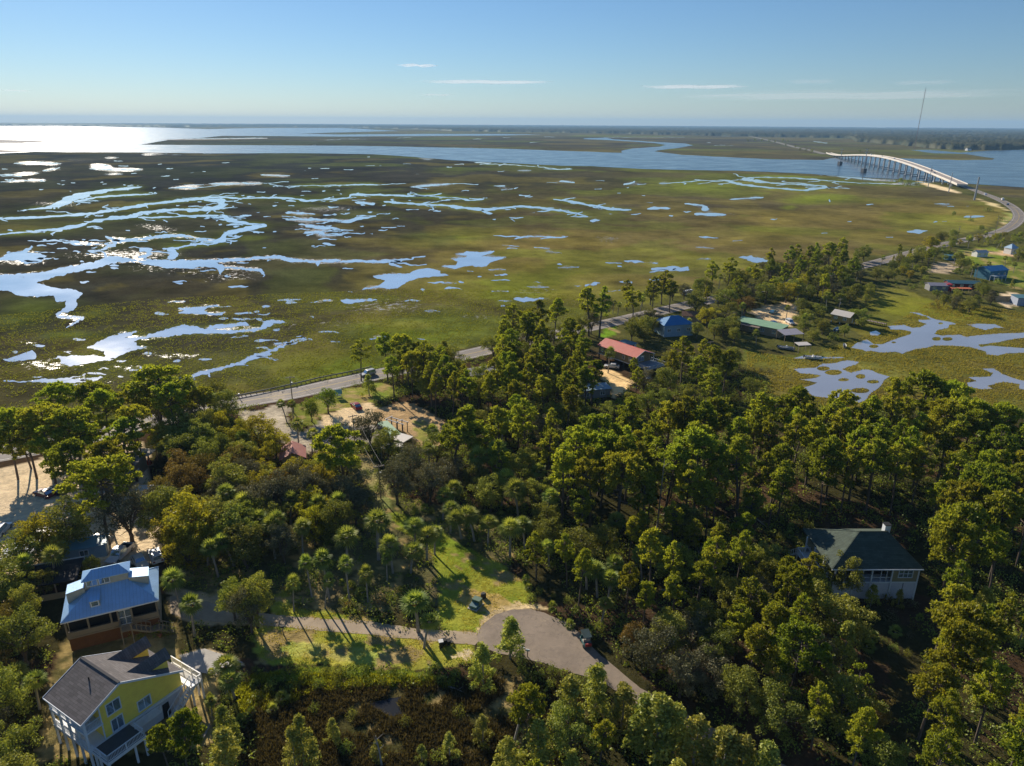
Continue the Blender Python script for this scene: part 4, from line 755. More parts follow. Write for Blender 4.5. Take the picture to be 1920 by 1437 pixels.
for a in [('palm', 551, 1147, 5.3, .72), ('palm', 609, 1140, 5.4, .72), ('palm', 617, 1122, 6.6, .85), ('palm', 655, 1128, 6.3, .75), ('palm', 690, 1130, 5.6, .7), ('palm', 585, 1120, 6.0, .75), ('palm', 726, 1090, 4.2, .8), ('palm', 737, 1075, 6.0), ('palm', 652, 1075, 6.2, 1.15), ('palm', 568, 1045, 5.6), ('palm', 516, 1048, 6.0), ('palm', 527, 1040, 6.2), ('palm', 710, 1050, 6.8, 1.25),
          ('palm', 784, 1185, 5.4, 1.5), ('palm', 795, 1215, 4.6, 1.3), ('palm', 340, 1150, 5.8, .9), ('palm', 365, 1193, 6.2, 1.0), ('palm', 410, 1085, 5.5, 1.1), ('palm', 440, 1062, 6, 1.1), ('palm', 390, 1062, 5, 1.2), ('palm', 470, 1000, 6, 1.1), ('palm', 430, 985, 6.4, 1.1), ('palm', 487, 1030, 5.6, 1.1), ('palm', 545, 990, 5.6), ('palm', 592, 1000, 6), ('palm', 630, 995, 6),
          ('palm', 538, 792, 4.6), ('palm', 551, 790, 4.4), ('palm', 560, 835, 5.2, 1.05), ('palm', 585, 850, 4.8), ('palm', 780, 1040, 5.0, 1.4), ('palm', 800, 1050, 4.6, 1.4), ('palm', 770, 1075, 4.6, 1.3), ('palm', 815, 1040, 4, 1.3), ('palm', 865, 1010, 4.6, 1.4), ('palm', 890, 1015, 4.8, 1.4), ('palm', 845, 1000, 4.6, 1.3), ('palm', 915, 1025, 4, 1.3), ('palm', 956, 1045, 5.2, 1.3), ('palm', 985, 1035, 5, 1.2),
          ('palm', 972, 975, 6.5), ('palm', 1020, 985, 6.2, 1.1), ('palm', 940, 950, 6), ('palm', 830, 975, 5, 1.2), ('palm', 905, 915, 7), ('palm', 930, 905, 7, 1.1), ('palm', 1000, 940, 6.5), ('palm', 425, 1300, 4, 1.5), ('palm', 440, 1310, 3.6, 1.4), ('palm', 398, 1345, 3), ('palm', 1140, 700, 6, .9), ('palm', 1390, 600, 5), ('palm', 1474, 598, 4.6), ('palm', 1549, 582, 6), ('palm', 1505, 615, 4), ('palm', 1515, 620, 4.4),
          ('palm', 1788, 500, 5), ('palm', 1840, 520, 5), ('palm', 1850, 515, 5), ('palm', 1820, 520, 5), ('palm', 1884, 500, 4.4), ('palm', 1900, 512, 4), ('palm', 1730, 480, 4), ('palm', 1200, 585, 5), ('palm', 1240, 570, 5), ('palm', 1158, 592, 4.5), ('palm', 60, 1100, 5), ('palm', 105, 1095, 5.5), ('palm', 50, 1300, 4, 1.4), ('palm', 75, 1330, 4, 1.3), ('palm', 1120, 1120, 4.5, 1.4), ('palm', 1100, 1105, 4.6, 1.3), ('palm', 1140, 1130, 4, 1.3), ('palm', 1128, 1170, 3.4, 1.3), ('palm', 825, 1182, 1.6, .7)]:
    B_(*a)
for x, y in ((745, 713), (765, 709), (786, 705), (806, 701), (826, 698), (846, 694), (925, 673), (946, 669), (967, 665), (988, 660), (1008, 655), (1032, 648), (1060, 641), (1088, 633), (1108, 627), (318, 792), (340, 786), (362, 780), (384, 775), (404, 770), (300, 800), (150, 842)):
    B_('oak' if rnd.random() < .7 else 'grey', x, y, rnd.uniform(6.5, 9), rnd.uniform(.85, 1.1))
for x, y, h in ((1172, 1288, 7), (1212, 1312, 8), (1398, 1392, 8), (1442, 1402, 8), (1270, 1330, 8)): T_('cedar', x, y, h, 1.3)
for x, y, h in ((622, 1352, 3.4), (706, 1392, 3.0), (842, 1378, 3.6), (905, 1345, 4.0), (790, 1400, 2.6)): T_('cedar', x, y, h, 1.3)
for x, y, h in ((590, 1335, 1.3), (660, 1345, 1.2), (760, 1360, 1.3), (860, 1340, 1.4), (650, 1410, 1.5), (820, 1425, 1.4)): B_('shrub', x, y, h, .9)
# ---- the woods: filled in between them
GAPS = []     # (x, y, radius): nothing grows here
def keep_clear(pts, r, n=12):
    P = catmull(wpoly(pts), n)
    for p in P: GAPS.append((p[0], p[1], r))
CLEAR = [wpoly(z[1]) for z in ZONES[1:29]] + [wpoly([(500, 1290), (640, 1298), (760, 1292), (900, 1278), (985, 1276), (1000, 1330), (960, 1400), (900, 1437), (900, 1520), (600, 1520), (600, 1400), (480, 1400)])] + [wpoly([(893, 1192), (904, 1172), (960, 1143), (1020, 1149), (1088, 1188), (1112, 1216), (1200, 1290), (1262, 1326), (1400, 1398), (1560, 1480), (1450, 1500), (1330, 1412), (1226, 1346), (1138, 1284), (978, 1234), (900, 1211)]),
    wpoly([(1500, 990), (1560, 985), (1640, 985), (1740, 1060), (1740, 1120), (1560, 1120), (1500, 1075)]), wpoly([(90, 1040), (320, 1040), (335, 1210), (300, 1300), (60, 1210)]), wpoly([(60, 1260), (300, 1190), (420, 1290), (260, 1470), (60, 1420)]), wpoly([(1100, 640), (1140, 628), (1245, 680), (1235, 715), (1170, 710), (1110, 690)]),
    wpoly([(1600, 1150), (1680, 1120), (1730, 1200), (1720, 1330), (1640, 1360), (1600, 1260)]), wpoly([(1390, 590), (1460, 600), (1480, 630), (1430, 640), (1380, 620)]), wpoly([(1555, 575), (1600, 575), (1610, 610), (1550, 612)]), wpoly([(1235, 595), (1290, 595), (1292, 632), (1240, 636)]), wpoly([(1738, 518), (1832, 520), (1830, 548), (1740, 546)]), wpoly([(1828, 490), (1880, 490), (1880, 526), (1828, 526)]), wpoly([(1880, 458), (1905, 458), (1905, 482), (1880, 482)]), wpoly([(700, 780), (760, 780), (780, 850), (710, 850)])]
for p in HWY: GAPS.append((p[0], p[1], 7.0))
for p in CAUSE: GAPS.append((p[0], p[1], 6.0))
keep_clear([(495, 1160), (600, 1170), (760, 1187), (895, 1200)], 2.2); keep_clear([(320, 1132), (420, 1152), (495, 1162)], 3)
CELL = {}
def free(x, y, d):
    cx, cy = int(x // 6), int(y // 6); R = int(d // 6) + 1
    for i in range(cx - R, cx + R + 1):
        for j in range(cy - R, cy + R + 1):
            for a, b, w in CELL.get((i, j), ()):
                if (a - x) ** 2 + (b - y) ** 2 < (d * w) ** 2: return False
    return True
def mark(x, y, w=1.0): CELL.setdefault((int(x // 6), int(y // 6)), []).append((x, y, w))
for k, x, y, h, w in PLANTS: mark(x, y, 1.0 if k not in ('shrub', 'palm', 'palmetto') else .6)
GP = np.array(GAPS)
VIS = [(228, 935, 300, 1060), (530, 830, 578, 855), (714, 792, 776, 848), (440, 752, 560, 806), (590, 752, 690, 790), (672, 688, 705, 712), (1122, 632, 1236, 690), (1128, 680, 1166, 700), (1140, 696, 1175, 728), (1240, 598, 1288, 622), (1392, 600, 1460, 624), (1563, 580, 1597, 606), (1432, 566, 1492, 610), (1466, 622, 1496, 634), (1490, 648, 1516, 662),
    (206, 835, 252, 890), (258, 842, 286, 880), (690, 872, 745, 985), (1518, 990, 1735, 1085), (1640, 1085, 1725, 1112), (1742, 522, 1830, 540), (1832, 494, 1874, 520), (1884, 462, 1900, 478), (1130, 596, 1168, 618), (1238, 564, 1310, 586), (1620, 482, 1668, 502), (1280, 588, 1312, 600), (740, 965, 990, 1145), (900, 1142, 1100, 1250), (500, 1155, 900, 1240), (860, 655, 915, 672), (1740, 488, 1790, 512), (1866, 548, 1920, 572),
    (100, 1035, 320, 1200), (330, 1110, 495, 1165), (80, 1200, 390, 1437), (800, 760, 840, 800), (445, 720, 730, 760), (1380, 660, 1460, 700), (1075, 1180, 1120, 1225)]
VISD = [at((a + c) / 2, d)[1] for a, b, c, d in VIS]
def hides(k, x, y, h, w=1.0):
    u, v = proj((x, y, h)); u1, v1 = proj((x, y, h * .35)); r = {'pine': 2.6, 'slim': 1.6, 'broad': 4.2, 'oak': 3.6, 'grey': 3.6, 'yellow': 3.4}.get(k, 1.5) * w * h / KIND[k][2] * FPX / math.hypot(x, y, CAM_H)
    return any(u + r > a and u - r < c and v < d and v1 > b and y < Y - 1 for (a, b, c, d), Y in zip(VIS, VISD))
def blocked(x, y, extra=0):
    if np.any((GP[:, 0] - x) ** 2 + (GP[:, 1] - y) ** 2 < (GP[:, 2] + extra) ** 2): return True
    X, Y = np.array([x]), np.array([y])
    return any(inpoly(X, Y, P)[0] for P in CLEAR)
def wood(pts, spacing, mix, top=0.0, tries=None, extra=0):
    P = wpoly(pts) if not top else np.array(pts); b0, b1 = P.min(0), P.max(0); kinds = [m[0] for m in mix]; wts = [m[1] for m in mix]
    A = (b1[0] - b0[0]) * (b1[1] - b0[1]); n = int(A / spacing ** 2 * 5); got = 0
    X = rng.uniform(b0[0], b1[0], n); Y = rng.uniform(b0[1], b1[1], n); ins = inpoly(X, Y, P)
    for x, y in zip(X[ins], Y[ins]):
        if not free(x, y, spacing) or blocked(x, y, extra): continue
        i = rnd.choices(range(len(mix)), wts)[0]; k, _, h0, h1 = mix[i][:4]; h = rnd.uniform(h0, h1)
        if hides(k, x, y, h): continue
        PLANTS.append((k, x, y, h, rnd.uniform(.85, 1.2) if k not in ('pine', 'broad') else rnd.uniform(.74, 1.04))); mark(x, y); got += 1
    return got
far = lambda L, z: [tuple(at(x, y, z)) for x, y in L]
main_wood = far([(1112, 795), (1180, 765), (1260, 755), (1350, 748), (1440, 742), (1500, 735), (1620, 730), (1700, 716), (1780, 722), (1850, 738), (1930, 744), (2080, 752)], 15.5) + [tuple(at(x, y)) for x, y in [(2150, 1000), (1940, 1010), (1740, 985), (1520, 985), (1440, 1010), (1300, 1010), (1120, 1015), (1040, 975), (1010, 900)]]
wood(main_wood, 4.3, [('pine', 8, 13, 17), ('slim', 5, 11, 17), ('broad', 1.2, 14, 17)], 1)
wood([(985, 1010), (1120, 1010), (1300, 1005), (1400, 1015), (1420, 1120), (1250, 1200), (1130, 1180), (1060, 1140), (1000, 1090)], 3.7, [('pine', 6, 9, 12), ('slim', 2, 8, 12), ('oak', 2, 6, 8), ('palm', 2, 4, 5)])
wood([(1730, 990), (2100, 960), (2300, 1200), (2100, 1600), (1720, 1560), (1740, 1340), (1745, 1180), (1760, 1100)], 4.3, [('pine', 6, 11, 15), ('broad', 2, 13, 16), ('slim', 2, 10, 14), ('cedar', 1, 5, 7)])
wood([(1140, 1180), (1260, 1190), (1420, 1110), (1530, 1125), (1600, 1180), (1620, 1330), (1700, 1420), (1640, 1540), (1560, 1470), (1400, 1380), (1260, 1305), (1180, 1255)], 3.7, [('oak', 5, 6, 9), ('cedar', 3, 5, 8), ('grey', 3, 6, 8.5), ('pine', 2, 9, 11), ('rust', 1, 5, 7)])
wood([(960, 1420), (1080, 1330), (1160, 1320), (1300, 1420), (1420, 1500), (1300, 1600), (900, 1600)], 3.7, [('cedar', 5, 5, 8), ('pine', 2, 6, 8), ('oak', 2, 5, 7)])
wood(far([(860, 690), (930, 600), (1010, 590), (1090, 620), (1110, 680)], 13) + [tuple(at(x, y)) for x, y in [(1120, 700), (1130, 760), (1090, 800), (1060, 830), (880, 800), (850, 745)]], 4.6, [('pine', 8, 12, 15), ('slim', 1, 11, 14), ('oak', 2, 7, 9)], 1)
wood([(830, 830), (880, 810), (1060, 840), (1100, 870), (1010, 905), (1010, 960), (960, 960), (830, 960), (740, 945), (760, 890)], 4.4, [('pine', 5, 12, 15), ('oak', 3, 7, 9), ('grey', 2, 7, 9), ('palm', 2, 5, 7)])
wood([(700, 740), (760, 700), (850, 690), (880, 760), (860, 800), (820, 780), (760, 745)], 4.0, [('pine', 5, 11, 13), ('oak', 3, 6, 8)])
wood([(300, 830), (440, 800), (470, 850), (560, 880), (640, 900), (680, 940), (690, 1000), (640, 1040), (420, 1080), (320, 1080), (300, 960)], 3.7, [('oak', 5, 7, 10), ('grey', 2, 7, 9.5), ('yellow', 2.4, 6, 8.5), ('rust', 1, 6, 8), ('palm', 1.2, 4, 7)])
wood([(400, 1010), (560, 1000), (720, 1010), (760, 1080), (800, 1130), (760, 1150), (560, 1120), (420, 1110)], 5.5, [('palm', 3, 3.4, 7.2), ('oak', 2, 4, 7), ('shrub', 4, 1.2, 2.6)])
wood([(-260, 1120), (60, 1110), (110, 1200), (80, 1260), (60, 1420), (60, 1600), (-260, 1600)], 3.7, [('oak', 6, 6, 9), ('grey', 3, 6, 8), ('palm', 1, 4, 5.5), ('rust', 1, 5, 7)])
wood([(270, 780), (330, 765), (420, 770), (440, 800), (300, 830)], 4.2, [('oak', 5, 7, 9.5), ('broad', 1, 10, 12), ('palm', 1, 5, 6)])
wood([(300, 1400), (430, 1390), (520, 1440), (560, 1560), (300, 1600)], 4.6, [('cedar', 4, 5, 7), ('oak', 1, 5, 7)])
wood([(890, 655), (1010, 625), (1130, 592), (1180, 580), (1290, 556), (1400, 520), (1450, 508), (1560, 495), (1640, 485), (1640, 520), (1560, 560), (1540, 575), (1410, 570), (1290, 590), (1180, 610), (1120, 615), (1000, 650)], 4.6, [('pine', 3, 9, 14), ('oak', 6, 6, 9), ('yellow', 1.6, 6, 8), ('palm', 2, 4, 6), ('grey', 3, 6, 8)])
wood([(1180, 605), (1290, 590), (1400, 605), (1400, 640), (1480, 640), (1480, 655), (1400, 652), (1340, 640), (1180, 645)], 4.2, [('oak', 6, 5, 7.5), ('grey', 2, 5, 7), ('palm', 1, 4, 5)])
wood([(1480, 590), (1560, 575), (1620, 545), (1640, 560), (1600, 600), (1620, 615), (1570, 640), (1540, 645), (1500, 635)], 5.0, [('oak', 5, 4, 7), ('cedar', 1, 4, 5), ('shrub', 2, 1.5, 3)])
wood([(1200, 700), (1240, 690), (1390, 690), (1400, 720), (1330, 730), (1200, 730), (1180, 715)], 4.6, [('oak', 4, 5, 7.5), ('pine', 3, 9, 12), ('grey', 2, 5, 7)])
wood([(1640, 500), (1700, 480), (1760, 465), (1830, 452), (1930, 440), (2100, 440), (2100, 560), (1930, 545), (1860, 545), (1740, 530), (1660, 530)], 6.6, [('oak', 5, 3.5, 7), ('palm', 3, 4, 5.5), ('shrub', 4, 1.6, 3), ('yellow', 1, 4, 6), ('cedar', 1, 4, 6), ('pine', .5, 9, 11)])
wood([(1630, 498), (1740, 470), (1760, 480), (1740, 512), (1640, 528)], 5.2, [('oak', 5, 5, 8), ('yellow', 2, 5, 7)])
wood([(1745, 545), (1850, 545), (1870, 580), (1800, 590), (1760, 575)], 5.2, [('oak', 5, 4, 6.5), ('grey', 2, 4, 5.5)])
wood([(1170, 770), (1400, 730), (1440, 745), (1380, 760), (1150, 790)], 5, [('oak', 3, 5, 7), ('dryshrub', 2, 1.5, 2.5)])
# low growth along edges, each bush its own
for pts, n, mix in [([(985, 1090), (1130, 1160), (1120, 1220), (1060, 1170), (990, 1120)], 10, ['palmetto', 'shrub']), ([(540, 1262), (860, 1266), (860, 1280), (560, 1292)], 22, ['shrub']), ([(380, 1260), (480, 1240), (540, 1330), (400, 1390)], 16, ['shrub', 'palmetto']),
        ([(980, 1236), (1140, 1275), (1100, 1310), (960, 1270)], 14, ['shrub', 'dryshrub']), ([(760, 960), (990, 950), (1000, 1020), (860, 1010)], 22, ['palmetto', 'shrub']), ([(560, 1080), (800, 1100), (800, 1160), (560, 1130)], 16, ['palmetto', 'shrub', 'dryshrub']), ([(1560, 1120), (1740, 1120), (1700, 1240), (1560, 1200)], 20, ['shrub', 'dryshrub', 'palmetto']),
        ([(1440, 1000), (1520, 990), (1510, 1090), (1440, 1090)], 12, ['shrub', 'palmetto']), ([(230, 1190), (330, 1170), (330, 1185), (240, 1205)], 5, ['shrub']), ([(1360, 690), (1450, 690), (1440, 715), (1380, 715)], 8, ['dryshrub']), ([(1745, 572), (1800, 578), (1800, 586), (1750, 582)], 6, ['dryshrub']), ([(1640, 525), (1740, 530), (1740, 545), (1650, 540)], 14, ['shrub']), ([(630, 900), (720, 880), (700, 960), (660, 960)], 8, ['shrub']), ([(430, 745), (450, 752), (420, 765), (400, 756)], 5, ['shrub', 'dryshrub'])]:
    P = wpoly(pts); b0, b1 = P.min(0), P.max(0); k = 0
    while n and k < 3000:
        k += 1; x, y = rng.uniform(b0[0], b1[0]), rng.uniform(b0[1], b1[1])
        if inpoly(np.array([x]), np.array([y]), P)[0] and free(x, y, 1.6):
            s = rnd.choice(mix); PLANTS.append((s, x, y, rnd.uniform(.8, 1.7), rnd.uniform(.7, 1.1))); mark(x, y); n -= 1
# keep what the picture shows, at most about 300 of a kind
seen = []
for p in PLANTS:
    u, v = proj((p[1], p[2], p[3])); u0, v0 = proj((p[1], p[2], 0)); m = 90
    if -m < u < 1920 + m and v < 1437 + 10 and v0 > 200: seen.append(p)
count = {}
for p in sorted(seen, key=lambda p: math.hypot(p[1], p[2])):
    nm = KIND[p[0]][0]; count[nm] = count.get(nm, 0) + 1
print('PLANTS', count)
# ------------------------------------------------------------------ buildings
def opening(parent, name, m_frame, p, u, n, w, h, cols=2, rows=1, label=None, fr=.09, pane_m=None):
    """window or glazed door: frame with panes, centre p, horizontal direction u, outward normal n"""
    p, u, n = Vector(p), Vector(u).normalized(), Vector(n).normalized(); z = n.cross(u) if abs(n.z) < .2 else Vector((0, 0, 1))
    if z.z < 0: z = -z
    def bx(mb, a0, a1, b0, b1, d0, d1):
        c = [p + u * a + z * b + n * d for d in (d0, d1) for a, b in ((a0, b0), (a1, b0), (a1, b1), (a0, b1))]; mb.hexa(c[:4], c[4:])
    f = MB(); W, H = w / 2, h / 2
    bx(f, -W - fr, -W, -H - fr, H + fr, -.02, .07); bx(f, W, W + fr, -H - fr, H + fr, -.02, .07); bx(f, -W, W, H, H + fr, -.02, .065); bx(f, -W, W, -H - fr, -H, -.02, .065)
    for i in range(1, cols): a = -W + w * i / cols; bx(f, a - .035, a + .035, -H, H, -.015, .055)
    for i in range(1, rows): b = -H + h * i / rows; bx(f, -W, W, b - .03, b + .03, -.015, .05)
    o = f.build(name, m_frame, parent)
    if label: o['label'] = label
    for i in range(cols):
        g = MB(); bx(g, -W + w * i / cols + .01, -W + w * (i + 1) / cols - .01, -H, H, -.01, .02); g.build('pane', pane_m or GLASS, o)
    return o
def railing(parent, m, P, h=.95, post=1.8, bal=.16):
    """railing along points P: posts, rails and thin balusters"""
    f = MB(); b = MB()
    for p, q in zip(P[:-1], P[1:]):
        p, q = Vector(p), Vector(q); L = (q - p).length; k = max(1, round(L / post))
        for i in range(k + 1): c = p.lerp(q, i / k); f.beam(c, c + Vector((0, 0, h + .06)), .11)
        f.beam(p + Vector((0, 0, h)), q + Vector((0, 0, h)), .12, .06); f.beam(p + Vector((0, 0, .12)), q + Vector((0, 0, .12)), .06, .06)
        k = int(L / bal)
        for i in range(1, k): c = p.lerp(q, i / k); b.beam(c + Vector((0, 0, .12)), c + Vector((0, 0, h)), .035)
    o = f.build('railing', m, parent); b.build('balusters', m, o); return o
def steps(parent, m, p, q, w, n=10):
    """flight of n treads from p (top) to q (foot), width w"""
    p, q = Vector(p), Vector(q); d = q - p; hd = Vector((d.x, d.y, 0)).normalized(); s = Vector((-hd.y, hd.x, 0)) * w / 2; t = MB(); run = Vector((d.x, d.y, 0)).length / n
    for i in range(n):
        c = p + d * ((i + .5) / n); a = hd * run * .55
        t.hexa([c - s - a - Vector((0, 0, .05)), c + s - a - Vector((0, 0, .05)), c + s + a - Vector((0, 0, .05)), c - s + a - Vector((0, 0, .05))], [c - s - a, c + s - a, c + s + a, c - s + a])
    o = t.build('stairs', m, parent)
    k = MB(); k.beam(p - s - Vector((0, 0, .12)), q - s - Vector((0, 0, .12)), .06, .26); k.beam(p + s - Vector((0, 0, .12)), q + s - Vector((0, 0, .12)), .06, .26); k.build('stringer', m, o)
    for sg in (-1, 1):
        r = MB(); a, b = p + s * sg, q + s * sg; r.beam(a + Vector((0, 0, .95)), b + Vector((0, 0, .95)), .08)
        for i in range(5): c = a.lerp(b, i / 4); r.beam(c, c + Vector((0, 0, .95)), .08)
        r.build('handrail', m, o)
    return o
def posts(parent, m, P, w=.2, name='post'):
    for x, y, z0, z1 in P: MB().box(x - w / 2, x + w / 2, y - w / 2, y + w / 2, z0, z1).build(name, m, parent)
WHITEB = mat('white_trim', (.66, .69, .72), .55, .1)
YELLOW = mat('yellow_siding', lin(252, 218, 92, 1.0), .7, .14, 1, .3, stripes=(2, .18, .012, .35))
SHINGLE = mat('grey_shingles', lin(118, 112, 110, .75), .9, .24, 1.2, .3, bricks=(.9, .28))
GREENSH = mat('dark_green_shingles', lin(84, 98, 84, .72), .9, .3, .8, .3, bricks=(.9, .28))
BLUEROOF = mat('blue_grey_metal_roof', lin(168, 204, 236, .95), .34, .14, .5, .3, metal=.35, stripes=(0, .45, .03, .5))
BLUEROOFY = mat('blue_grey_metal_roof_side', lin(168, 204, 236, .95), .34, .14, .5, .3, metal=.35, stripes=(1, .45, .03, .5))
REDROOF = mat('salmon_red_metal_roof', lin(214, 104, 82, .85), .5, .10, .4, .3, stripes=(0, .5, .03, .4))
DECKDARK = mat('dark_deck_boards', (.075, .08, .085), .7, .2, 1, .3, stripes=(0, .15, .012, .6))
CREAM = mat('cream_siding', lin(196, 188, 164, .8), .7, .16, 1, .2, stripes=(2, .2, .012, .3))
BEIGE = mat('olive_beige_siding', lin(150, 142, 108, .8), .75, .1, 1, .2, stripes=(2, .2, .012, .3))
BROWNWOOD = mat('brown_plank_skirt', lin(120, 78, 40, .8), .8, .25, 1.2, .3, stripes=(0, .2, .015, .5))
VBOARD = mat('white_vertical_boards', lin(200, 205, 214, .85), .7, .08, 1, .3, stripes=(1, .22, .015, .35))
LATTICE = mat('pale_lattice_panel', lin(214, 214, 222, .9), .7, .12, 3, .3, stripes=(0, .16, .05, .55))
GREYROOF = mat('grey_membrane_roof', lin(150, 146, 142, .75), .85, .15, .4, .1)
TEALROOF = mat('teal_metal_roof', lin(84, 130, 138, .8), .5, .15, .5, .2, stripes=(0, .45, .03, .4))
GREENROOF = mat('faded_green_roof', lin(150, 190, 150, .8), .6, .15, .4, .2, stripes=(0, .5, .03, .3))
WHITEROOF = mat('white_sheet_roof', lin(226, 218, 206, .85), .5, .1, .4, .2, stripes=(0, .4, .03, .25))
PINKROOF = mat('faded_pink_roof', lin(214, 140, 122, .8), .7, .15, .6, .2, stripes=(0, .4, .03, .3))
BLUEPAINT = mat('blue_painted_steel', lin(60, 84, 150, .8), .5, .15, 1, .2, stripes=(0, .3, .05, .4))
BRIGHTBLUE = mat('bright_blue_roof', lin(52, 130, 186, .85), .45, .1, .5, .2, stripes=(0, .45, .03, .4))

# yellow house on stilts
yh = empty('stilt_house', (-45.11, 64.93), -.544, 'yellow house on white stilts with a grey shingle roof and two dormers', 'house')
zl = lambda y: 9.3 + y * .4565; zr = lambda y: 9.3 - y * .534
MB().prism_x([(-2.5, 3.0), (7.3, 3.0), (7.3, zr(7.3) - .16), (0, 9.14), (-2.5, zl(-2.5) - .16)], -7.0, -.3).build('wall', YELLOW, yh)
rf = MB().slab([(-7.75, -4.8, zl(-4.8)), (.12, -4.8, zl(-4.8)), (.12, 0, 9.3), (-7.75, 0, 9.3)], .16).build('roof', SHINGLE, yh)
MB().slab([(-7.75, 0.002, 9.298), (.12, 0.002, 9.298), (.12, 7.55, zr(7.55)), (-7.75, 7.55, zr(7.55))], .16).build('roof_slope', SHINGLE, rf)
MB().beam((-7.76, 0, 9.33), (.13, 0, 9.33), .3, .05).build('ridge_cap', mat('dark_ridge', (.04, .04, .045), .9), rf)
MB().cyl((-3.9, -1.3, 8.6), .09, .6, 6).build('vent_pipe', DARK, rf)
for i, (x0, x1) in enumerate(((.1, .2), (-7.82, -7.72))):
    f = MB(); f.beam((x0 + .05, -4.8, zl(-4.8) - .1), (x0 + .05, 0, 9.2), .08, .26); f.beam((x0 + .05, 0, 9.2), (x0 + .05, 7.55, zr(7.55) - .1), .08, .26); f.build('fascia', WHITEB, rf)
MB().box(-7.75, .1, -4.88, -4.8, zl(-4.8) - .22, zl(-4.8) - .02).build('gutter', WHITEB, rf)
for dx in (-6.0, -2.0):
    zr0, ze, hw = 8.25, 7.2, .82
    d = MB().prism_x([(zz, 0) for zz in ()], 0, 0) if False else MB()
    pk = MB(); A = [(dx - hw + .1, 2.8), (dx + hw - .1, 2.8)]
    pk.hexa([(dx - hw + .12, 3.2, 6.9), (dx + hw - .12, 3.2, 6.9), (dx + hw - .12, 6.6, 5.4), (dx - hw + .12, 6.6, 5.4)], [(dx - hw + .12, 3.2, ze - .04), (dx + hw - .12, 3.2, ze - .04), (dx + hw - .12, 6.6, ze - .04), (dx - hw + .12, 6.6, ze - .04)])
    pk.add([(dx - hw + .12, 6.6, ze - .03), (dx + hw - .12, 6.6, ze - .03), (dx, 6.6, zr0 - .12)], [(0, 1, 2)])
    w = pk.build('dormer', YELLOW, yh)
    MB().slab([(dx, 1.95, zr0), (dx, 7.05, zr0), (dx + hw + .1, 7.05, ze - .08), (dx + hw + .1, 4.0, ze - .08)][::-1], .09).build('dormer_roof', SHINGLE, w)
    MB().slab([(dx - .003, 1.95, zr0), (dx - hw - .1, 4.0, ze - .08), (dx - hw - .1, 7.05, ze - .08), (dx - .003, 7.05, zr0)][::-1], .09).build('dormer_roof', SHINGLE, w)
    opening(w, 'dormer_window', WHITEB, (dx, 6.6, 6.55), (1, 0, 0), (0, 1, 0), .9, .7, 1)
for p, w, h in (((-.3, -1.0, 6.4), 1.5, 1.5), ((-.3, 2.42, 4.1), 1.5, 1.35), ((-.3, -.95, 3.95), 1.25, 1.6)): opening(yh, 'window', WHITEB, p, (0, 1, 0), (1, 0, 0), w, h, 2, 1, None, .12)
MB().box(-.36, -.24, -2.62, -2.5, 3.0, 8.0).build('corner_board', WHITEB, yh)
MB().box(-7.0, -.3, 1.4, 7.28, .05, 2.7).build('lower_wall', VBOARD, yh)
MB().hexa([(-.34, 4.3, .05), (-.22, 4.3, .05), (-.22, 5.3, .05), (-.34, 5.3, .05)], [(-.34, 4.4, 2.05), (-.22, 4.4, 2.05), (-.22, 5.2, 2.05), (-.34, 5.2, 2.05)]).build('doorway', DARK, yh)
MB().box(-7.55, -.05, -4.6, 7.28, 2.72, 2.98).build('floor', WHITEB, yh)
MB().box(-7.55, -.05, -4.6, -2.52, 5.2, 5.42).build('porch_floor', WHITEB, yh)
posts(yh, WHITEB, [(x, -4.45, 0, 7.15) for x in (-7.4, -5.6, -3.8, -2.0, -.2)] + [(x, -2.6, 0, 2.7) for x in (-7.4, -4.5, -.3)] + [(-7.3, y, 0, 2.7) for y in (1.5, 4.5, 7)], .22)
for z in (2.98, 5.42): railing(yh, WHITEB, [(-7.4, -4.45, z), (-.2, -4.45, z)] + ([(-.2, -2.6, z)] if z > 4 else []))
for x in (-6.2, -4.0, -1.6):
    t = MB(); t.box(x - .3, x + .3, -3.9, -3.3, 5.85, 5.92); t.box(x - .28, x + .28, -3.36, -3.28, 5.92, 6.4)
    for a in (-.25, .25):
        for b in (-3.85, -3.35): t.box(x + a - .03, x + a + .03, b - .03, b + .03, 5.42, 5.85)
    o = t.build('porch_chair', WHITE); o.parent = yh
for z in (4.2, 6.6): opening(yh, 'porch_window', WHITEB, (-3.6, -2.5, z), (1, 0, 0), (0, -1, 0), 1.8, 1.5, 2)
MB().box(-.02, 3.2, -4.35, .1, 2.76, 2.96).build('deck', DECKDARK, yh)
f = MB(); f.box(-.02, 3.28, -4.43, -4.35, 2.6, 3.0); f.box(3.2, 3.28, -4.35, .1, 2.6, 3.0); f.box(.3, 3.28, .1, .18, 2.6, 3.0); f.build('deck_fascia', WHITEB, yh)
railing(yh, WHITEB, [(.1, -4.3, 2.98), (3.15, -4.3, 2.98), (3.15, .05, 2.98), (1.3, .05, 2.98)], .9)
posts(yh, WHITEB, [(3.05, -4.2, 0, 2.75), (3.05, -1.2, 0, 2.75), (3.05, 0, 0, 2.75), (1.2, -4.2, 0, 2.75), (.3, -4.2, 0, 2.75)], .2)
MB().box(.05, 1.25, .2, 3.4, 2.6, 2.74).build('walkway', WHITEB, yh); railing(yh, WHITEB, [(1.2, .2, 2.74), (1.2, 3.4, 2.74)], .9)
steps(yh, WHITEB, (.65, 8.2, 2.95), (.65, 4.7, .1), 1.0, 13)
MB().box(-5.0, 1.15, 7.55, 9.25, 2.76, 2.96).build('side_deck', WHITE, yh)
railing(yh, WHITE, [(-5.0, 9.18, 2.96), (1.1, 9.18, 2.96), (1.1, 8.7, 2.96)], .95)
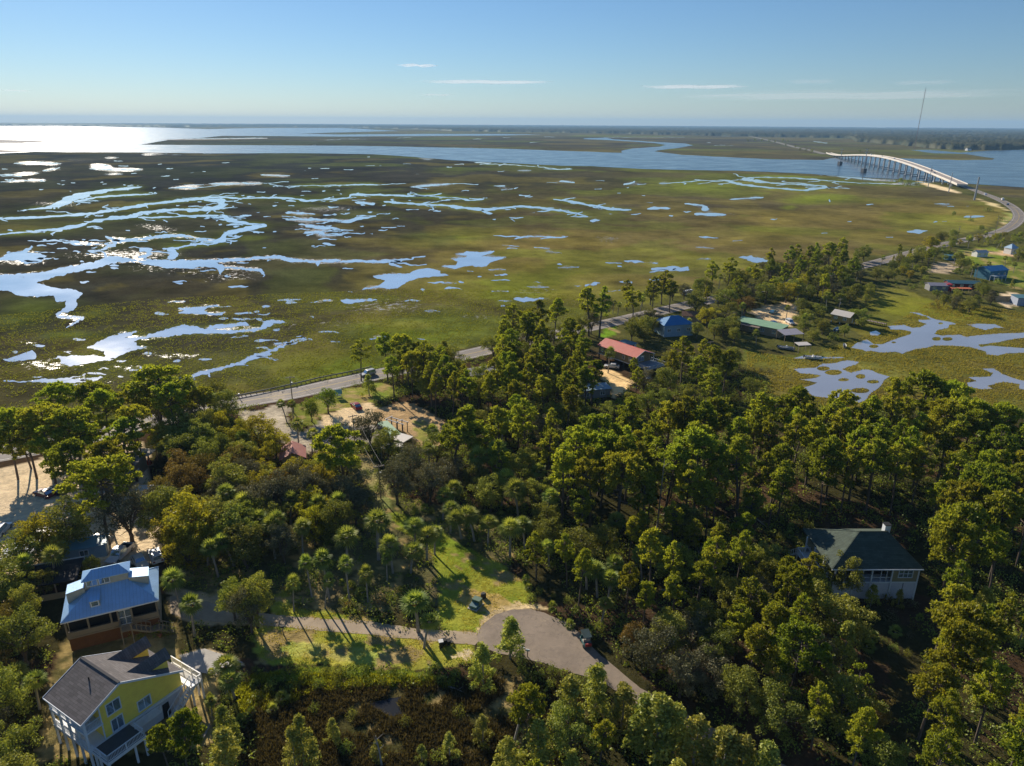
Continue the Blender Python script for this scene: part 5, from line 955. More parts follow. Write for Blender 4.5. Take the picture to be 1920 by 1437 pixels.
posts(yh, WHITE, [(1.05, 9.1, 0, 2.76), (.1, 9.1, 0, 2.76), (-2.4, 9.1, 0, 2.76), (-4.9, 9.1, 0, 2.76), (1.05, 7.7, 0, 2.76)], .2)

# blue-grey metal roofed house with a lantern
bh = empty('metal_roof_house', (-61.68, 80.03), .4421, 'cream house with a blue grey metal hip roof and raised window lantern', 'house')
def hip(parent, name, m, my, x0, x1, y0, y1, z, rx0, rx1, ry, rz, t=.1):
    o = MB().slab([(x0, y0, z), (x1, y0, z), (rx1, ry, rz), (rx0, ry, rz)], t).build(name, m, parent)
    MB().slab([(x1, y1, z), (x0, y1, z), (rx0, ry + .002, rz), (rx1, ry + .002, rz)], t).build('roof_slope', m, o)
    MB().slab([(x1 + .002, y0, z), (x1 + .002, y1, z), (rx1 + .002, ry, rz)], t).build('roof_slope', my, o)
    MB().slab([(x0 - .002, y1, z), (x0 - .002, y0, z), (rx0 - .002, ry, rz)], t).build('roof_slope', my, o)
    r = MB()
    for a, b in (((x0, y0, z), (rx0, ry, rz)), ((x1, y0, z), (rx1, ry, rz)), ((x0, y1, z), (rx0, ry, rz)), ((x1, y1, z), (rx1, ry, rz)), ((rx0, ry, rz), (rx1, ry, rz))):
        r.beam(Vector(a) + Vector((0, 0, .02)), Vector(b) + Vector((0, 0, .02)), .16, .05)
    r.build('hip_cap', m, o)
    return o
MB().box(.35, 11.85, 1.9, 8.6, .1, 5.2).build('wall', CREAM, bh)
r0 = hip(bh, 'roof', BLUEROOF, BLUEROOFY, 0, 12.2, 0, 9.0, 5.3, 4.4, 7.8, 4.5, 7.75)
MB().box(-.02, 12.22, -.06, .0, 5.1, 5.28).build('gutter', WHITE, r0)
ln = MB().box(3.05, 8.6, 3.9, 6.3, 6.9, 8.7).build('lantern', CREAM, bh)
MB().slab([(2.75, 3.55, 8.72), (8.9, 3.55, 8.72), (7.5, 5.1, 9.55), (4.1, 5.1, 9.55)], .08).build('lantern_roof', BLUEROOF, ln)
lr = MB(); lr.slab([(8.9, 6.65, 8.72), (2.75, 6.65, 8.72), (4.1, 5.102, 9.55), (7.5, 5.102, 9.55)], .08); lr.build('lantern_roof', BLUEROOF, ln)
MB().slab([(8.902, 3.55, 8.72), (8.902, 6.65, 8.72), (7.502, 5.1, 9.55)], .08).build('lantern_roof', BLUEROOFY, ln); lr = MB(); lr.slab([(2.748, 6.65, 8.72), (2.748, 3.55, 8.72), (4.098, 5.1, 9.55)], .08); lr.build('lantern_roof', BLUEROOFY, ln)
for x in (4.0, 5.55): opening(ln, 'lantern_window', WHITE, (x, 3.9, 8.1), (1, 0, 0), (0, -1, 0), 1.25, .85, 2)
sk = MB().hexa([(3.65, 1.1, 5.75), (4.85, 1.1, 5.75), (4.85, 3.2, 6.8), (3.65, 3.2, 6.8)], [(3.65, 1.1, 6.85), (4.85, 1.1, 6.85), (4.85, 3.2, 7.05), (3.65, 3.2, 7.05)]).build('dormer', CREAM, bh)
MB().slab([(3.55, 1.0, 6.9), (4.95, 1.0, 6.9), (4.95, 3.3, 7.2), (3.55, 3.3, 7.2)], .05).build('dormer_roof', BLUEROOF, sk)
opening(sk, 'dormer_window', WHITE, (4.25, 1.1, 6.4), (1, 0, 0), (0, -1, 0), .8, .7, 1, 1, None, .1)
for x0, x1, a, b in ((8.62, 11.0, 8.0, 7.55), (.7, 3.03, 7.55, 8.0)):
    w = MB().hexa([(x0, 3.6, 5.8), (x1, 3.6, 5.8), (x1, 5.6, 5.8), (x0, 5.6, 5.8)], [(x0, 3.6, a - .06), (x1, 3.6, b - .06), (x1, 5.6, b - .06), (x0, 5.6, a - .06)]).build('side_dormer', CREAM, bh)
    MB().slab([(x0, 3.35, a), (x1 + (.2 if x1 > 9 else 0), 3.35, b), (x1 + (.2 if x1 > 9 else 0), 5.8, b), (x0, 5.8, a)], .05).build('dormer_roof', BLUEROOFY, w)
PORCHB = mat('beige_porch_rail', lin(150, 138, 116, .8), .8, .1, 1)
MB().box(.3, 11.9, .2, 1.88, 2.2, 2.4).build('porch_floor', PORCHB, bh)
MB().box(.5, 11.7, 1.78, 1.88, 2.42, 5.1).build('porch_screen', DARK, bh)
posts(bh, PORCHB, [(x, .32, 2.4, 5.15) for x in (.4, 3.1, 5.9, 6.8, 8.5, 11.75)], .22)
for a, b in ((.5, 6.7), (8.4, 11.7)):
    f = MB(); f.box(a, b, .22, .30, 2.45, 3.15); f.box(a, b, .18, .34, 3.15, 3.25); f.build('porch_rail', PORCHB, bh)
opening(bh, 'porch_door', WHITE, (7.65, .35, 3.6), (1, 0, 0), (0, -1, 0), 1.5, 2.3, 2, 2, None, .08)
f = MB()
for i in range(9): f.box(.4, 11.8, .42, .47, .1 + i * .23, .1 + i * .23 + .215)
f.build('skirt_planks', BROWNWOOD, bh); MB().box(.4, 11.8, .3, .4, 2.1, 2.2).build('skirt_trim', PORCHB, bh)
MB().box(6.9, 8.35, -1.3, .18, 2.25, 2.38).build('landing', PORCHB, bh); posts(bh, PORCHB, [(6.98, -1.2, 0, 3.3), (8.28, -1.2, 0, 3.3)], .14)
railing(bh, PORCHB, [(6.95, .1, 2.38), (6.95, -1.25, 2.38), (8.3, -1.25, 2.38)], .9)
steps(bh, PORCHB, (8.35, -.75, 2.36), (10.6, -.75, 1.2), .95, 6); MB().box(10.6, 11.7, -1.3, .1, 1.05, 1.18).build('landing', PORCHB, bh); steps(bh, PORCHB, (11.7, -.75, 1.16), (13.5, -.75, .05), .95, 6)

# dark green roofed house in the wood
gh = empty('green_roof_house', (49.25, 92.65), .0095, 'beige house with a dark green hip roof and white porch among the pines', 'house')
r0 = hip(gh, 'roof', GREENSH, GREENSH, 0, 14.1, 0, 11.6, 6.0, 6.4, 10.8, 5.8, 9.1, .14)
MB().box(-.04, 14.14, -.09, -.0, 5.8, 5.99).build('gutter', WHITEB, r0)
ch = MB().box(10.9, 11.8, 6.6, 7.5, 7.6, 9.6).build('chimney', WHITEB, r0)
MB().box(10.82, 11.88, 6.52, 7.58, 9.6, 9.72).build('chimney_cap', DARK, gh)
MB().box(9.9, 13.85, .6, 11.0, 3.3, 5.86).build('wall', BEIGE, gh); MB().box(.9, 9.88, 2.6, 11.0, 3.3, 5.86).build('wall', BEIGE, gh)
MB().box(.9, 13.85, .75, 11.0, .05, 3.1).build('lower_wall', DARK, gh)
MB().box(.8, 13.95, .5, 11.05, 3.1, 3.3).build('floor_band', WHITEB, gh)
for i, (a, b) in enumerate(((1.0, 3.9), (4.05, 6.6), (6.75, 9.7), (9.95, 11.8), (11.95, 13.8))): MB().box(a, b, .6, .7, .15, 3.05).build('lattice_panel', LATTICE, gh)
posts(gh, WHITEB, [(x, .6, 0, 5.85) for x in (.95, 3.97, 6.67, 9.8, 13.88)], .2)
MB().box(1.05, 9.7, 2.5, 2.58, 3.32, 5.8).build('porch_screen', DARK, gh)
f = MB(); f.box(1.05, 9.7, .58, .64, 4.05, 4.13); [f.box(x - .04, x + .04, .57, .65, 3.3, 5.8) for x in (2.5, 5.3, 8.1, 9.0)]; f.build('screen_frame', WHITEB, gh)
opening(gh, 'window', WHITEB, (11.9, .6, 4.75), (1, 0, 0), (0, -1, 0), 2.1, 1.3, 3, 2)
MB().box(-1.4, .85, 2.4, 9.4, 2.62, 2.78).build('side_deck', WHITE, gh)
railing(gh, WHITE, [(.8, 2.45, 2.78), (-1.35, 2.45, 2.78), (-1.35, 9.35, 2.78), (.8, 9.35, 2.78)], .95)
posts(gh, WHITE, [(-1.3, y, 0, 2.62) for y in (2.5, 5, 7.2, 9.3)] + [(-.1, y, 2.78, 5.9) for y in (2.6, 6, 9.2)], .18)
steps(gh, WHITE, (-.6, 9.4, 2.76), (-.6, 12.6, .1), 1.2, 13)
for y in (4.0, 7.4): opening(gh, 'side_window', WHITEB, (.9, y, 4.6), (0, 1, 0), (-1, 0, 0), 1.2, 1.3, 2)

# long red roofed building
rh = empty('red_roof_house', (39.54, 203.01), -.9223, 'long building with a salmon red metal gable roof raised on stilts', 'house')
MB().prism_x([(-3.2, 2.0), (4.3, 2.0), (4.3, 4.55), (0, 6.15), (-3.2, 4.6)], -16.1, -1.4).build('wall', BEIGE, rh)
r0 = MB().slab([(-16.5, -3.6, 4.62), (.1, -3.6, 4.62), (.1, 0, 6.3), (-16.5, 0, 6.3)], .1).build('roof', REDROOF, rh)
MB().slab([(-16.5, .003, 6.298), (.1, .003, 6.298), (.1, 4.7, 4.6), (-16.5, 4.7, 4.6)], .1).build('roof_slope', REDROOF, r0)
f = MB(); f.beam((.14, -3.6, 4.52), (.14, 0, 6.2), .07, .2); f.beam((.14, 0, 6.2), (.14, 4.7, 4.5), .07, .2); f.build('fascia', WHITEB, r0)
MB().box(-16.1, -1.4, -3.26, -3.2, 1.85, 2.1).build('sill_band', WHITEB, rh)
for x in (-14.6, -11.9, -5.3, -2.6): opening(rh, 'window', WHITEB, (x, -3.2, 3.5), (1, 0, 0), (0, -1, 0), .9, 1.2, 1)
opening(rh, 'gable_window', WHITEB, (-1.4, .3, 3.3), (0, 1, 0), (1, 0, 0), 2.4, 1.6, 2)
ac = MB().box(-11.0, -9.2, -4.3, -3.27, 1.9, 2.0); ac.box(-10.7, -9.6, -4.2, -3.4, 2.0, 2.9); ac.build('air_conditioner', WHITE, rh)
posts(rh, DARK, [(x, y, 0, 2.0) for x in (-16, -12.4, -8.8, -5.2, -1.6) for y in (-3.0, .5, 4.1)], .3)
DECKBLUE = mat('blue_grey_deck', lin(140, 160, 176, .8), .7, .12, 1, .2, stripes=(1, .15, .012, .4))
MB().box(-1.35, 5.0, -3.3, 4.6, 1.95, 2.1).build('deck', DECKBLUE, rh)
railing(rh, WHITEB, [(-1.2, -3.25, 2.1), (4.95, -3.25, 2.1), (4.95, 4.5, 2.1), (-1.2, 4.5, 2.1)], .95, 1.8, .3)
posts(rh, WHITEB, [(x, y, 0, 1.95) for x in (1.5, 4.9) for y in (-3.2, .6, 4.4)], .2); posts(rh, WHITEB, [(-.1, y, 2.1, 4.6) for y in (-3.3, 4.4)], .16)
steps(rh, WHITEB, (4.0, -3.35, 2.08), (6.4, -4.4, .1), 1.2, 10)

def simple_house(px, L, W, h, rz, kind, wallm, roofm, rise=1.4, label='', name='house', cat='house', over=.35, windows=2, door=True, z0=0.0, gable_end=True):
    """small building: walls, roof (gable, hip or flat), windows and a door; px is the picture point of its centre on the ground"""
    o = empty(name, at(*px), rz, label, cat); a, b = L / 2, W / 2
    if z0: posts(o, WHITEB, [(x, y, 0, z0) for x in (-a + .2, 0, a - .2) for y in (-b + .2, b - .2)], .22)
    if kind == 'gable':
        MB().prism_x([(-b, z0), (b, z0), (b, h), (0, h + rise - .1), (-b, h)], -a, a).build('wall', wallm, o); e = over; s = rise / b
        r = MB().slab([(-a - e, -b - e, h - s * e), (a + e, -b - e, h - s * e), (a + e, 0, h + rise), (-a - e, 0, h + rise)], .1).build('roof', roofm, o)
        MB().slab([(-a - e, .003, h + rise), (a + e, .003, h + rise), (a + e, b + e, h - s * e), (-a - e, b + e, h - s * e)], .1).build('roof_slope', roofm, r)
    elif kind == 'hip':
        MB().box(-a, a, -b, b, z0, h - .02).build('wall', wallm, o); e = over; k = min(a, b)
        hip(o, 'roof', roofm, roofm, -a - e, a + e, -b - e, b + e, h, -a + k if a > b else 0, a - k if a > b else .01, 0, h + rise, .08)
    else:
        MB().box(-a, a, -b, b, z0, h).build('wall', wallm, o); e = over
        MB().slab([(-a - e, -b - e, h + .12), (a + e, -b - e, h + .12), (a + e, b + e, h + .12 + rise), (-a - e, b + e, h + .12 + rise)], .1).build('roof', roofm, o)
    zc = z0 + (h - z0) * .55
    for i in range(windows):
        x = -a + L * (i + .5) / windows
        opening(o, 'window', WHITE, (x, -b, zc), (1, 0, 0), (0, -1, 0), min(1.2, L / windows * .5), 1.0, 2)
        opening(o, 'window', WHITE, (x, b, zc), (1, 0, 0), (0, 1, 0), min(1.2, L / windows * .5), 1.0, 2)
    if door: MB().box(a, a + .05, -.45, .45, z0 + .02, z0 + 2.05).build('door', WHITE if wallm is not WHITE else BROWNWOOD, o)
    return o
def shelter(px, L, W, h, rz, roofm, tilt=.2, label='', name='canopy', cat='canopy', postm=None, n=2):
    o = empty(name, at(*px), rz, label, cat); a, b = L / 2, W / 2
    MB().slab([(-a, -b, h), (a, -b, h), (a, b, h + tilt), (-a, b, h + tilt)], .1).build('roof', roofm, o)
    posts(o, postm or TIMBER, [(x, y, 0, h - .1 + (tilt if y > 0 else 0)) for x in np.linspace(-a + .15, a - .15, n) for y in (-b + .15, b - .15)], .13); return o
PALEWALL = mat('pale_blue_wall', lin(150, 178, 196, .8), .7, .1, 1, .2); TEALWALL = mat('teal_wall', lin(70, 132, 156, .8), .7, .12, 1, .2); OCHRE = mat('ochre_wall', lin(206, 172, 96, .8), .7, .12, 1, .2); TAN = mat('tan_wall', lin(176, 160, 128, .8), .8, .12, 1, .2)
BROWNROOF = mat('brown_shingle_roof', lin(150, 110, 84, .75), .9, .15, 1, .2, bricks=(.9, .3)); GREYWALL = mat('grey_wall', lin(150, 150, 150, .75), .8, .1, 1, .2); MAUVE = mat('mauve_grey_roof', lin(172, 168, 178, .8), .6, .12, .5, .2, stripes=(0, .4, .03, .3))
simple_house((1262, 625), 11, 8, 4.2, .25, 'hip', PALEWALL, BRIGHTBLUE, 2.2, 'pale house with a bright blue hip roof behind dark oaks', windows=3)
simple_house((1299, 602), 8, 5, 2.6, -.2, 'gable', TAN, BROWNROOF, 1.1, 'tan cottage with a brown shingle roof behind the bright blue roofed house', windows=2)
simple_house((1425, 622), 17, 6.5, 3.0, -.75, 'flat', TAN, GREENROOF, .3, 'long low building with a faded green flat roof', windows=4)
shelter((1404, 622), 9, 5, 2.7, -.75, mat('rusty_grey_roof', lin(150, 132, 118, .75), .8, .2, .6), .3, 'rusty grey lean-to roof joined to the green flat roofed building', 'lean_to', 'lean-to', None, 3)
simple_house((1580, 606), 7, 5, 3.4, -.9, 'gable', OCHRE, WHITEROOF, 1.3, 'small ochre and white cottage with a white roof near the wooden dock', windows=2, z0=.8)
shelter((1480, 638), 7.5, 5, 2.7, .25, MAUVE, .6, 'open shed with a pale grey sloping roof beside the lagoon', 'boat_shed', 'shed', None, 3)
shelter((1503, 661), 4.4, 3, 2.9, .15, WHITEROOF, .2, 'boat shelter with a small flat pale roof over the lagoon edge', 'boat_shelter', 'shelter')
simple_house((1500, 580), 4, 3, 2.4, -.5, 'flat', WHITEB, GREYROOF, .1, 'white framed open garage at the end of the sandy lot', 'garage', 'garage', windows=0, door=False)
simple_house((1755, 544), 8, 5, 2.6, -.1, 'gable', GREYWALL, MAUVE, .8, 'grey roofed shed at the left end of the long low building by the marsh', 'shed', 'shed', windows=2)
simple_house((1805, 540), 15, 5, 2.6, -.1, 'gable', mat('dark_red_wall', lin(112, 44, 40, .8), .8, .15), TEALROOF, .9, 'long low building with a teal roof and dark red walls by the marsh', windows=4)
shelter((1800, 549), 8.5, 2.4, 2.0, -.1, mat('orange_awning', lin(216, 120, 70, .8), .7, .1), .2, 'orange awning in front of the long teal roofed building', 'awning', 'awning', None, 4)
simple_house((1775.5, 545), 2.2, 3.2, 3.0, -.1, 'flat', mat('bright_red_panel', lin(196, 40, 52, .8), .6, .1), mat('bright_red_roof', lin(186, 44, 50, .8), .6, .1), .1, 'bright red booth between the grey and teal roofed sheds', 'booth', 'booth', windows=0, over=.1)
simple_house((1856, 521), 12, 8, 4.4, .35, 'gable', TEALWALL, BRIGHTBLUE, 1.6, 'teal house with a bright blue gable roof and white deck', windows=3)
shelter((1870, 527), 8, 2.6, 2.6, .35, DECKBLUE, .05, 'blue grey raised deck along the teal house', 'raised_deck', 'deck', WHITEB, 4)
simple_house((1894, 476), 5.2, 4.6, 3.4, .3, 'hip', WHITE, mat('pale_blue_tent_roof', lin(176, 204, 226, .85), .5, .1), 2.4, 'small white pavilion with a pointed pale blue roof', 'pavilion', 'pavilion', windows=1)
simple_house((1919, 571), 8, 6, 3.2, -.15, 'flat', mat('blue_grey_garage_wall', lin(168, 178, 196, .8), .7, .1, 1, stripes=(2, .3, .02, .4)), TEALROOF, .2, 'blue grey garage building at the edge of the sandy lot', 'garage', 'garage', windows=1)
w = empty('lot_fence', at(1896, 566), 0, 'tall tan fence round the sandy lot by the garage', 'fence')
for i in range(14):
    MB().box(-7 + i * .72, -7 + i * .72 + .66, -.05, .05, 0, 2.4).build('fence_board', TAN, w)
MB().box(-7, 3, .06, .14, 1.8, 1.95).build('fence_rail', TIMBER, w)
simple_house((1836, 481), 7, 4, 2.6, .2, 'gable', WHITE, WHITEROOF, 1, 'white cottage among palms short of the road bend', windows=2)
simple_house((1783, 487), 6, 4, 2.4, .1, 'flat', TEALWALL, TEALROOF, .2, 'teal roadside hut behind the lone dark pine', 'hut', 'hut', windows=1)
simple_house((1176, 655), 5, 3, 2.2, -.9, 'flat', WHITE, TEALROOF, .1, 'teal topped white trailer behind the red roofed building', 'trailer', 'trailer', windows=1)
simple_house((900, 712), 9, 6, 2.8, .4, 'gable', TAN, WHITEROOF, 1.0, 'pale roofed cottage half hidden in the roadside pines', windows=2)
simple_house((1110, 742), 9, 4, 2.4, .25, 'flat', GREYWALL, mat('blue_grey_flat_roof', lin(150, 176, 190, .8), .6, .12, .5), .1, 'low shed with a blue grey flat roof beside the sandy yard', 'shed', 'shed', windows=2)
# left, by the road
g = simple_house((222, 897), 8.5, 9, 3.4, .1, 'flat', TAN, GREYROOF, .12, 'tan shop with a flat grey roof and teal awning', 'shop', 'shop', windows=2)
MB().slab([(-4.2, -7.0, 2.3), (4.4, -7.0, 2.3), (4.4, -4.9, 2.9), (-4.2, -4.9, 2.9)], .08).build('awning', TEALROOF, g); MB().box(-4, 4.2, -6.8, -4.6, 0, 2.2).build('annex', TAN, g)
s = shelter((272, 868), 4.4, 3.2, 2.5, -.15, mat('pale_lath_roof', lin(232, 216, 190, .9), .7, .1, .6, stripes=(0, .4, .1, .6)), .15, 'market stall with a pale slatted roof by the sandy alley', 'market_stall', 'stall', TIMBER, 3)
MB().box(-1.9, 1.9, -.9, -.3, 0, 1.0).build('counter', mat('red_counter', lin(170, 62, 44, .8), .7, .15), s)
simple_house((273, 944), 3.4, 5, 2.5, .12, 'flat', mat('black_trailer_wall', (.03, .032, .036), .5, .2), mat('pale_trailer_roof', lin(214, 206, 190, .85), .5, .1), .05, 'black box trailer with a pale roof beside the dark trees', 'trailer', 'trailer', windows=1, over=.08)
k = empty('carport', at(96, 1106), .35, 'dark open carport with a pale roof edge behind the palms', 'carport')
MB().slab([(-4.6, -3, 2.9), (4.6, -3, 2.9), (4.6, 3, 3.1), (-4.6, 3, 3.1)], .16).build('roof', mat('black_shade_roof', (.03, .03, .032), .9, .2), k); MB().box(-4.7, 4.7, 3.0, 3.12, 2.8, 3.25).build('roof_edge', WHITE, k); posts(k, TIMBER, [(x, y, 0, 2.75) for x in (-4.4, -1.5, 1.5, 4.4) for y in (-2.8, 2.8)], .18); MB().box(-4.4, 4.4, -2.95, -2.8, 0, 1.0).build('low_wall', TAN, k)  # black roof colour stands in for the shade inside the carport
simple_house((163, 1042), 6.6, 2.8, 2.4, .38, 'flat', PALEWALL, mat('teal_blue_roof', lin(120, 176, 196, .85), .5, .1, .5, stripes=(0, .4, .03, .3)), .1, 'teal blue roofed garden shed beside the white saloon car', 'garden_shed', 'shed', windows=1)
shelter((58, 1052), 7, 4.5, 2.5, .4, mat('pale_blue_awning', lin(186, 200, 222, .85), .6, .1), .3, 'pale blue awning half hidden under the olive tree', 'awning', 'awning')
shelter((100, 1016), 4.5, 3.4, 2.3, .5, WHITEROOF, .2, 'white canopy half hidden by branches left of the white saloon car', 'canopy', 'canopy')
kq = simple_house((551, 868), 5.4, 4.6, 2.6, 1.85, 'gable', TAN, PINKROOF, 1.3, 'kiosk with a faded pink gable roof among the trees', 'kiosk', 'kiosk', windows=1, over=.5)
c = empty('shipping_container', at(730, 822), -1.05, 'dark blue shipping container with a pale green roof', 'container')
MB().box(-4.4, 4.4, -1.25, 1.25, .12, 2.55).build('body', BLUEPAINT, c); MB().box(-4.45, 4.45, -1.3, 1.3, 2.55, 2.65).build('roof', GREENROOF, c)
for y in (-.62, .62): MB().box(4.4, 4.46, y - .6, y + .6, .2, 2.5).build('door', mat('purple_blue_door', lin(86, 70, 130, .8), .5, .15), c)
shelter((752, 839), 4.6, 3.6, 2.5, -.55, WHITEROOF, .1, 'pale flat canopy just behind the blue container', 'canopy', 'canopy', STEEL); shelter((735, 852), 5.0, 2.6, 2.2, .28, WHITEROOF, .12, 'lower pale canopy in front of the blue container', 'canopy', 'canopy', STEEL)
f = empty('timber_frame', at(745, 808), -.6, 'timber play frame beside the blue container', 'play frame')
posts(f, TIMBER, [(x, y, 0, 2.6) for x in (-2.6, -.9, .9, 2.6) for y in (-.8, .8)], .16)
for y in (-.8, .8): MB().beam((-3.0, y, 2.66), (3.0, y, 2.66), .14).build('top_beam', WHITE, f)
for x in (-2.6, .9): MB().beam((x, -1.3, 2.8), (x, 1.3, 2.8), .13).build('cross_beam', WHITE, f)
for x, y, s in ((1843, 281, 1), (1815, 283, .8), (1868, 280, .9)):
    simple_house((x, y), 16 * s, 10, 5, .2, 'gable', WHITE, GREYROOF, 3, 'tiny white house on the far shore, ' + ('largest, in the middle of three' if s == 1 else 'smallest, left of three' if s == .8 else 'right of three'), 'far_house', windows=3)
# ------------------------------------------------------------------ the bridge
PIERS = [(1570, 296.3, 292.2), (1586, 301.5, 292.6), (1604, 307.5, 293.0), (1615, 310.5, 293.2), (1625, 313.6, 293.8), (1635, 316, 295.5), (1646, 319, 298.8), (1660, 323, 303), (1674, 327, 308), (1690, 330.4, 312.8), (1706, 333.6, 318), (1723, 338.4, 323.5), (1733, 340.4, 327), (1752, 344, 333), (1775, 349, 342)]
p0, p1 = at(1553, 291.2), at(1803, 353.5); ax = (p1 - p0)[:2]; BL = np.hypot(*ax); ax = ax / BL
br = empty('road_bridge', p0, math.atan2(ax[1], ax[0]), 'long pale concrete road bridge arching over the river', 'bridge')
near = []
for bx, by, ty in PIERS:
    b = at(bx, by); s = (b - p0)[:2] @ ax; c = p0[:2] + ax * s; near.append((s, height_at((c[0], c[1]), ty)))
S_ = np.array([0] + [n[0] for n in near] + [BL]); Zd = np.array([4.0] + [n[1] for n in near] + [3.0])
o = np.argsort(S_); S_, Zd = S_[o], Zd[o]; kp = np.concatenate([[True], np.diff(S_) > 5]); S_, Zd = S_[kp], Zd[kp]
pf = np.polyfit(S_ / BL, Zd, 4); deckz = lambda s: max(2.6, float(np.polyval(pf, s / BL)))
print('BRIDGE', BL, [(round(float(s)), round(float(z), 1), round(deckz(s), 1)) for s, z in zip(S_, Zd)])
PALEC = mat('pale_bridge_concrete', (.62, .58, .52), .8, .1, .1)
DW = 11.0; k = 40; ss = np.linspace(0, BL, k + 1); d = MB(); pr = [MB(), MB()]; rd = MB()
for a, b in zip(ss[:-1], ss[1:]):
    za, zb = deckz(a), deckz(b)
    d.hexa([(a, -DW / 2, za), (b, -DW / 2, zb), (b, DW / 2, zb), (a, DW / 2, za)], [(a, -DW / 2, za + 1.6), (b, -DW / 2, zb + 1.6), (b, DW / 2, zb + 1.6), (a, DW / 2, za + 1.6)])
    for i, y in enumerate((-DW / 2 - .25, DW / 2 - .05)): pr[i].hexa([(a, y, za + .6), (b, y, zb + .6), (b, y + .3, zb + .6), (a, y + .3, za + .6)], [(a, y, za + 2.6), (b, y, zb + 2.6), (b, y + .3, zb + 2.6), (a, y + .3, za + 2.6)])
    rd.add([(a, -DW / 2 + .3, za + 1.66), (b, -DW / 2 + .3, zb + 1.66), (b, DW / 2 - .3, zb + 1.66), (a, DW / 2 - .3, za + 1.66)], [(0, 1, 2, 3)])
d.build('deck', PALEC, br); rd.build('roadway', mat('tan_bridge_road', (.40, .35, .30), .85, .1, .1), br)
for m_ in pr: m_.build('parapet', PALEC, br)
PIERM = mat('pier_concrete', (.34, .35, .36), .85, .15, .1)
for s in np.linspace(26, BL - 26, 27):
    zt = deckz(s); q = MB()
    for y in (-3.4, 3.4): q.box(s - .8, s + .8, y - .8, y + .8, -.5, zt - 1.2)
    q.box(s - .95, s + .95, -5.2, 5.2, zt - 1.2, zt - .02)
    if zt > 9: q.box(s - .5, s + .5, -2.6, 2.6, 2.4, 3.6)
    if 7 < zt: q.box(s - 1.6, s + 1.6, -4.6, 4.6, -.5, 1.2)
    q.build('pier', PIERM, br)
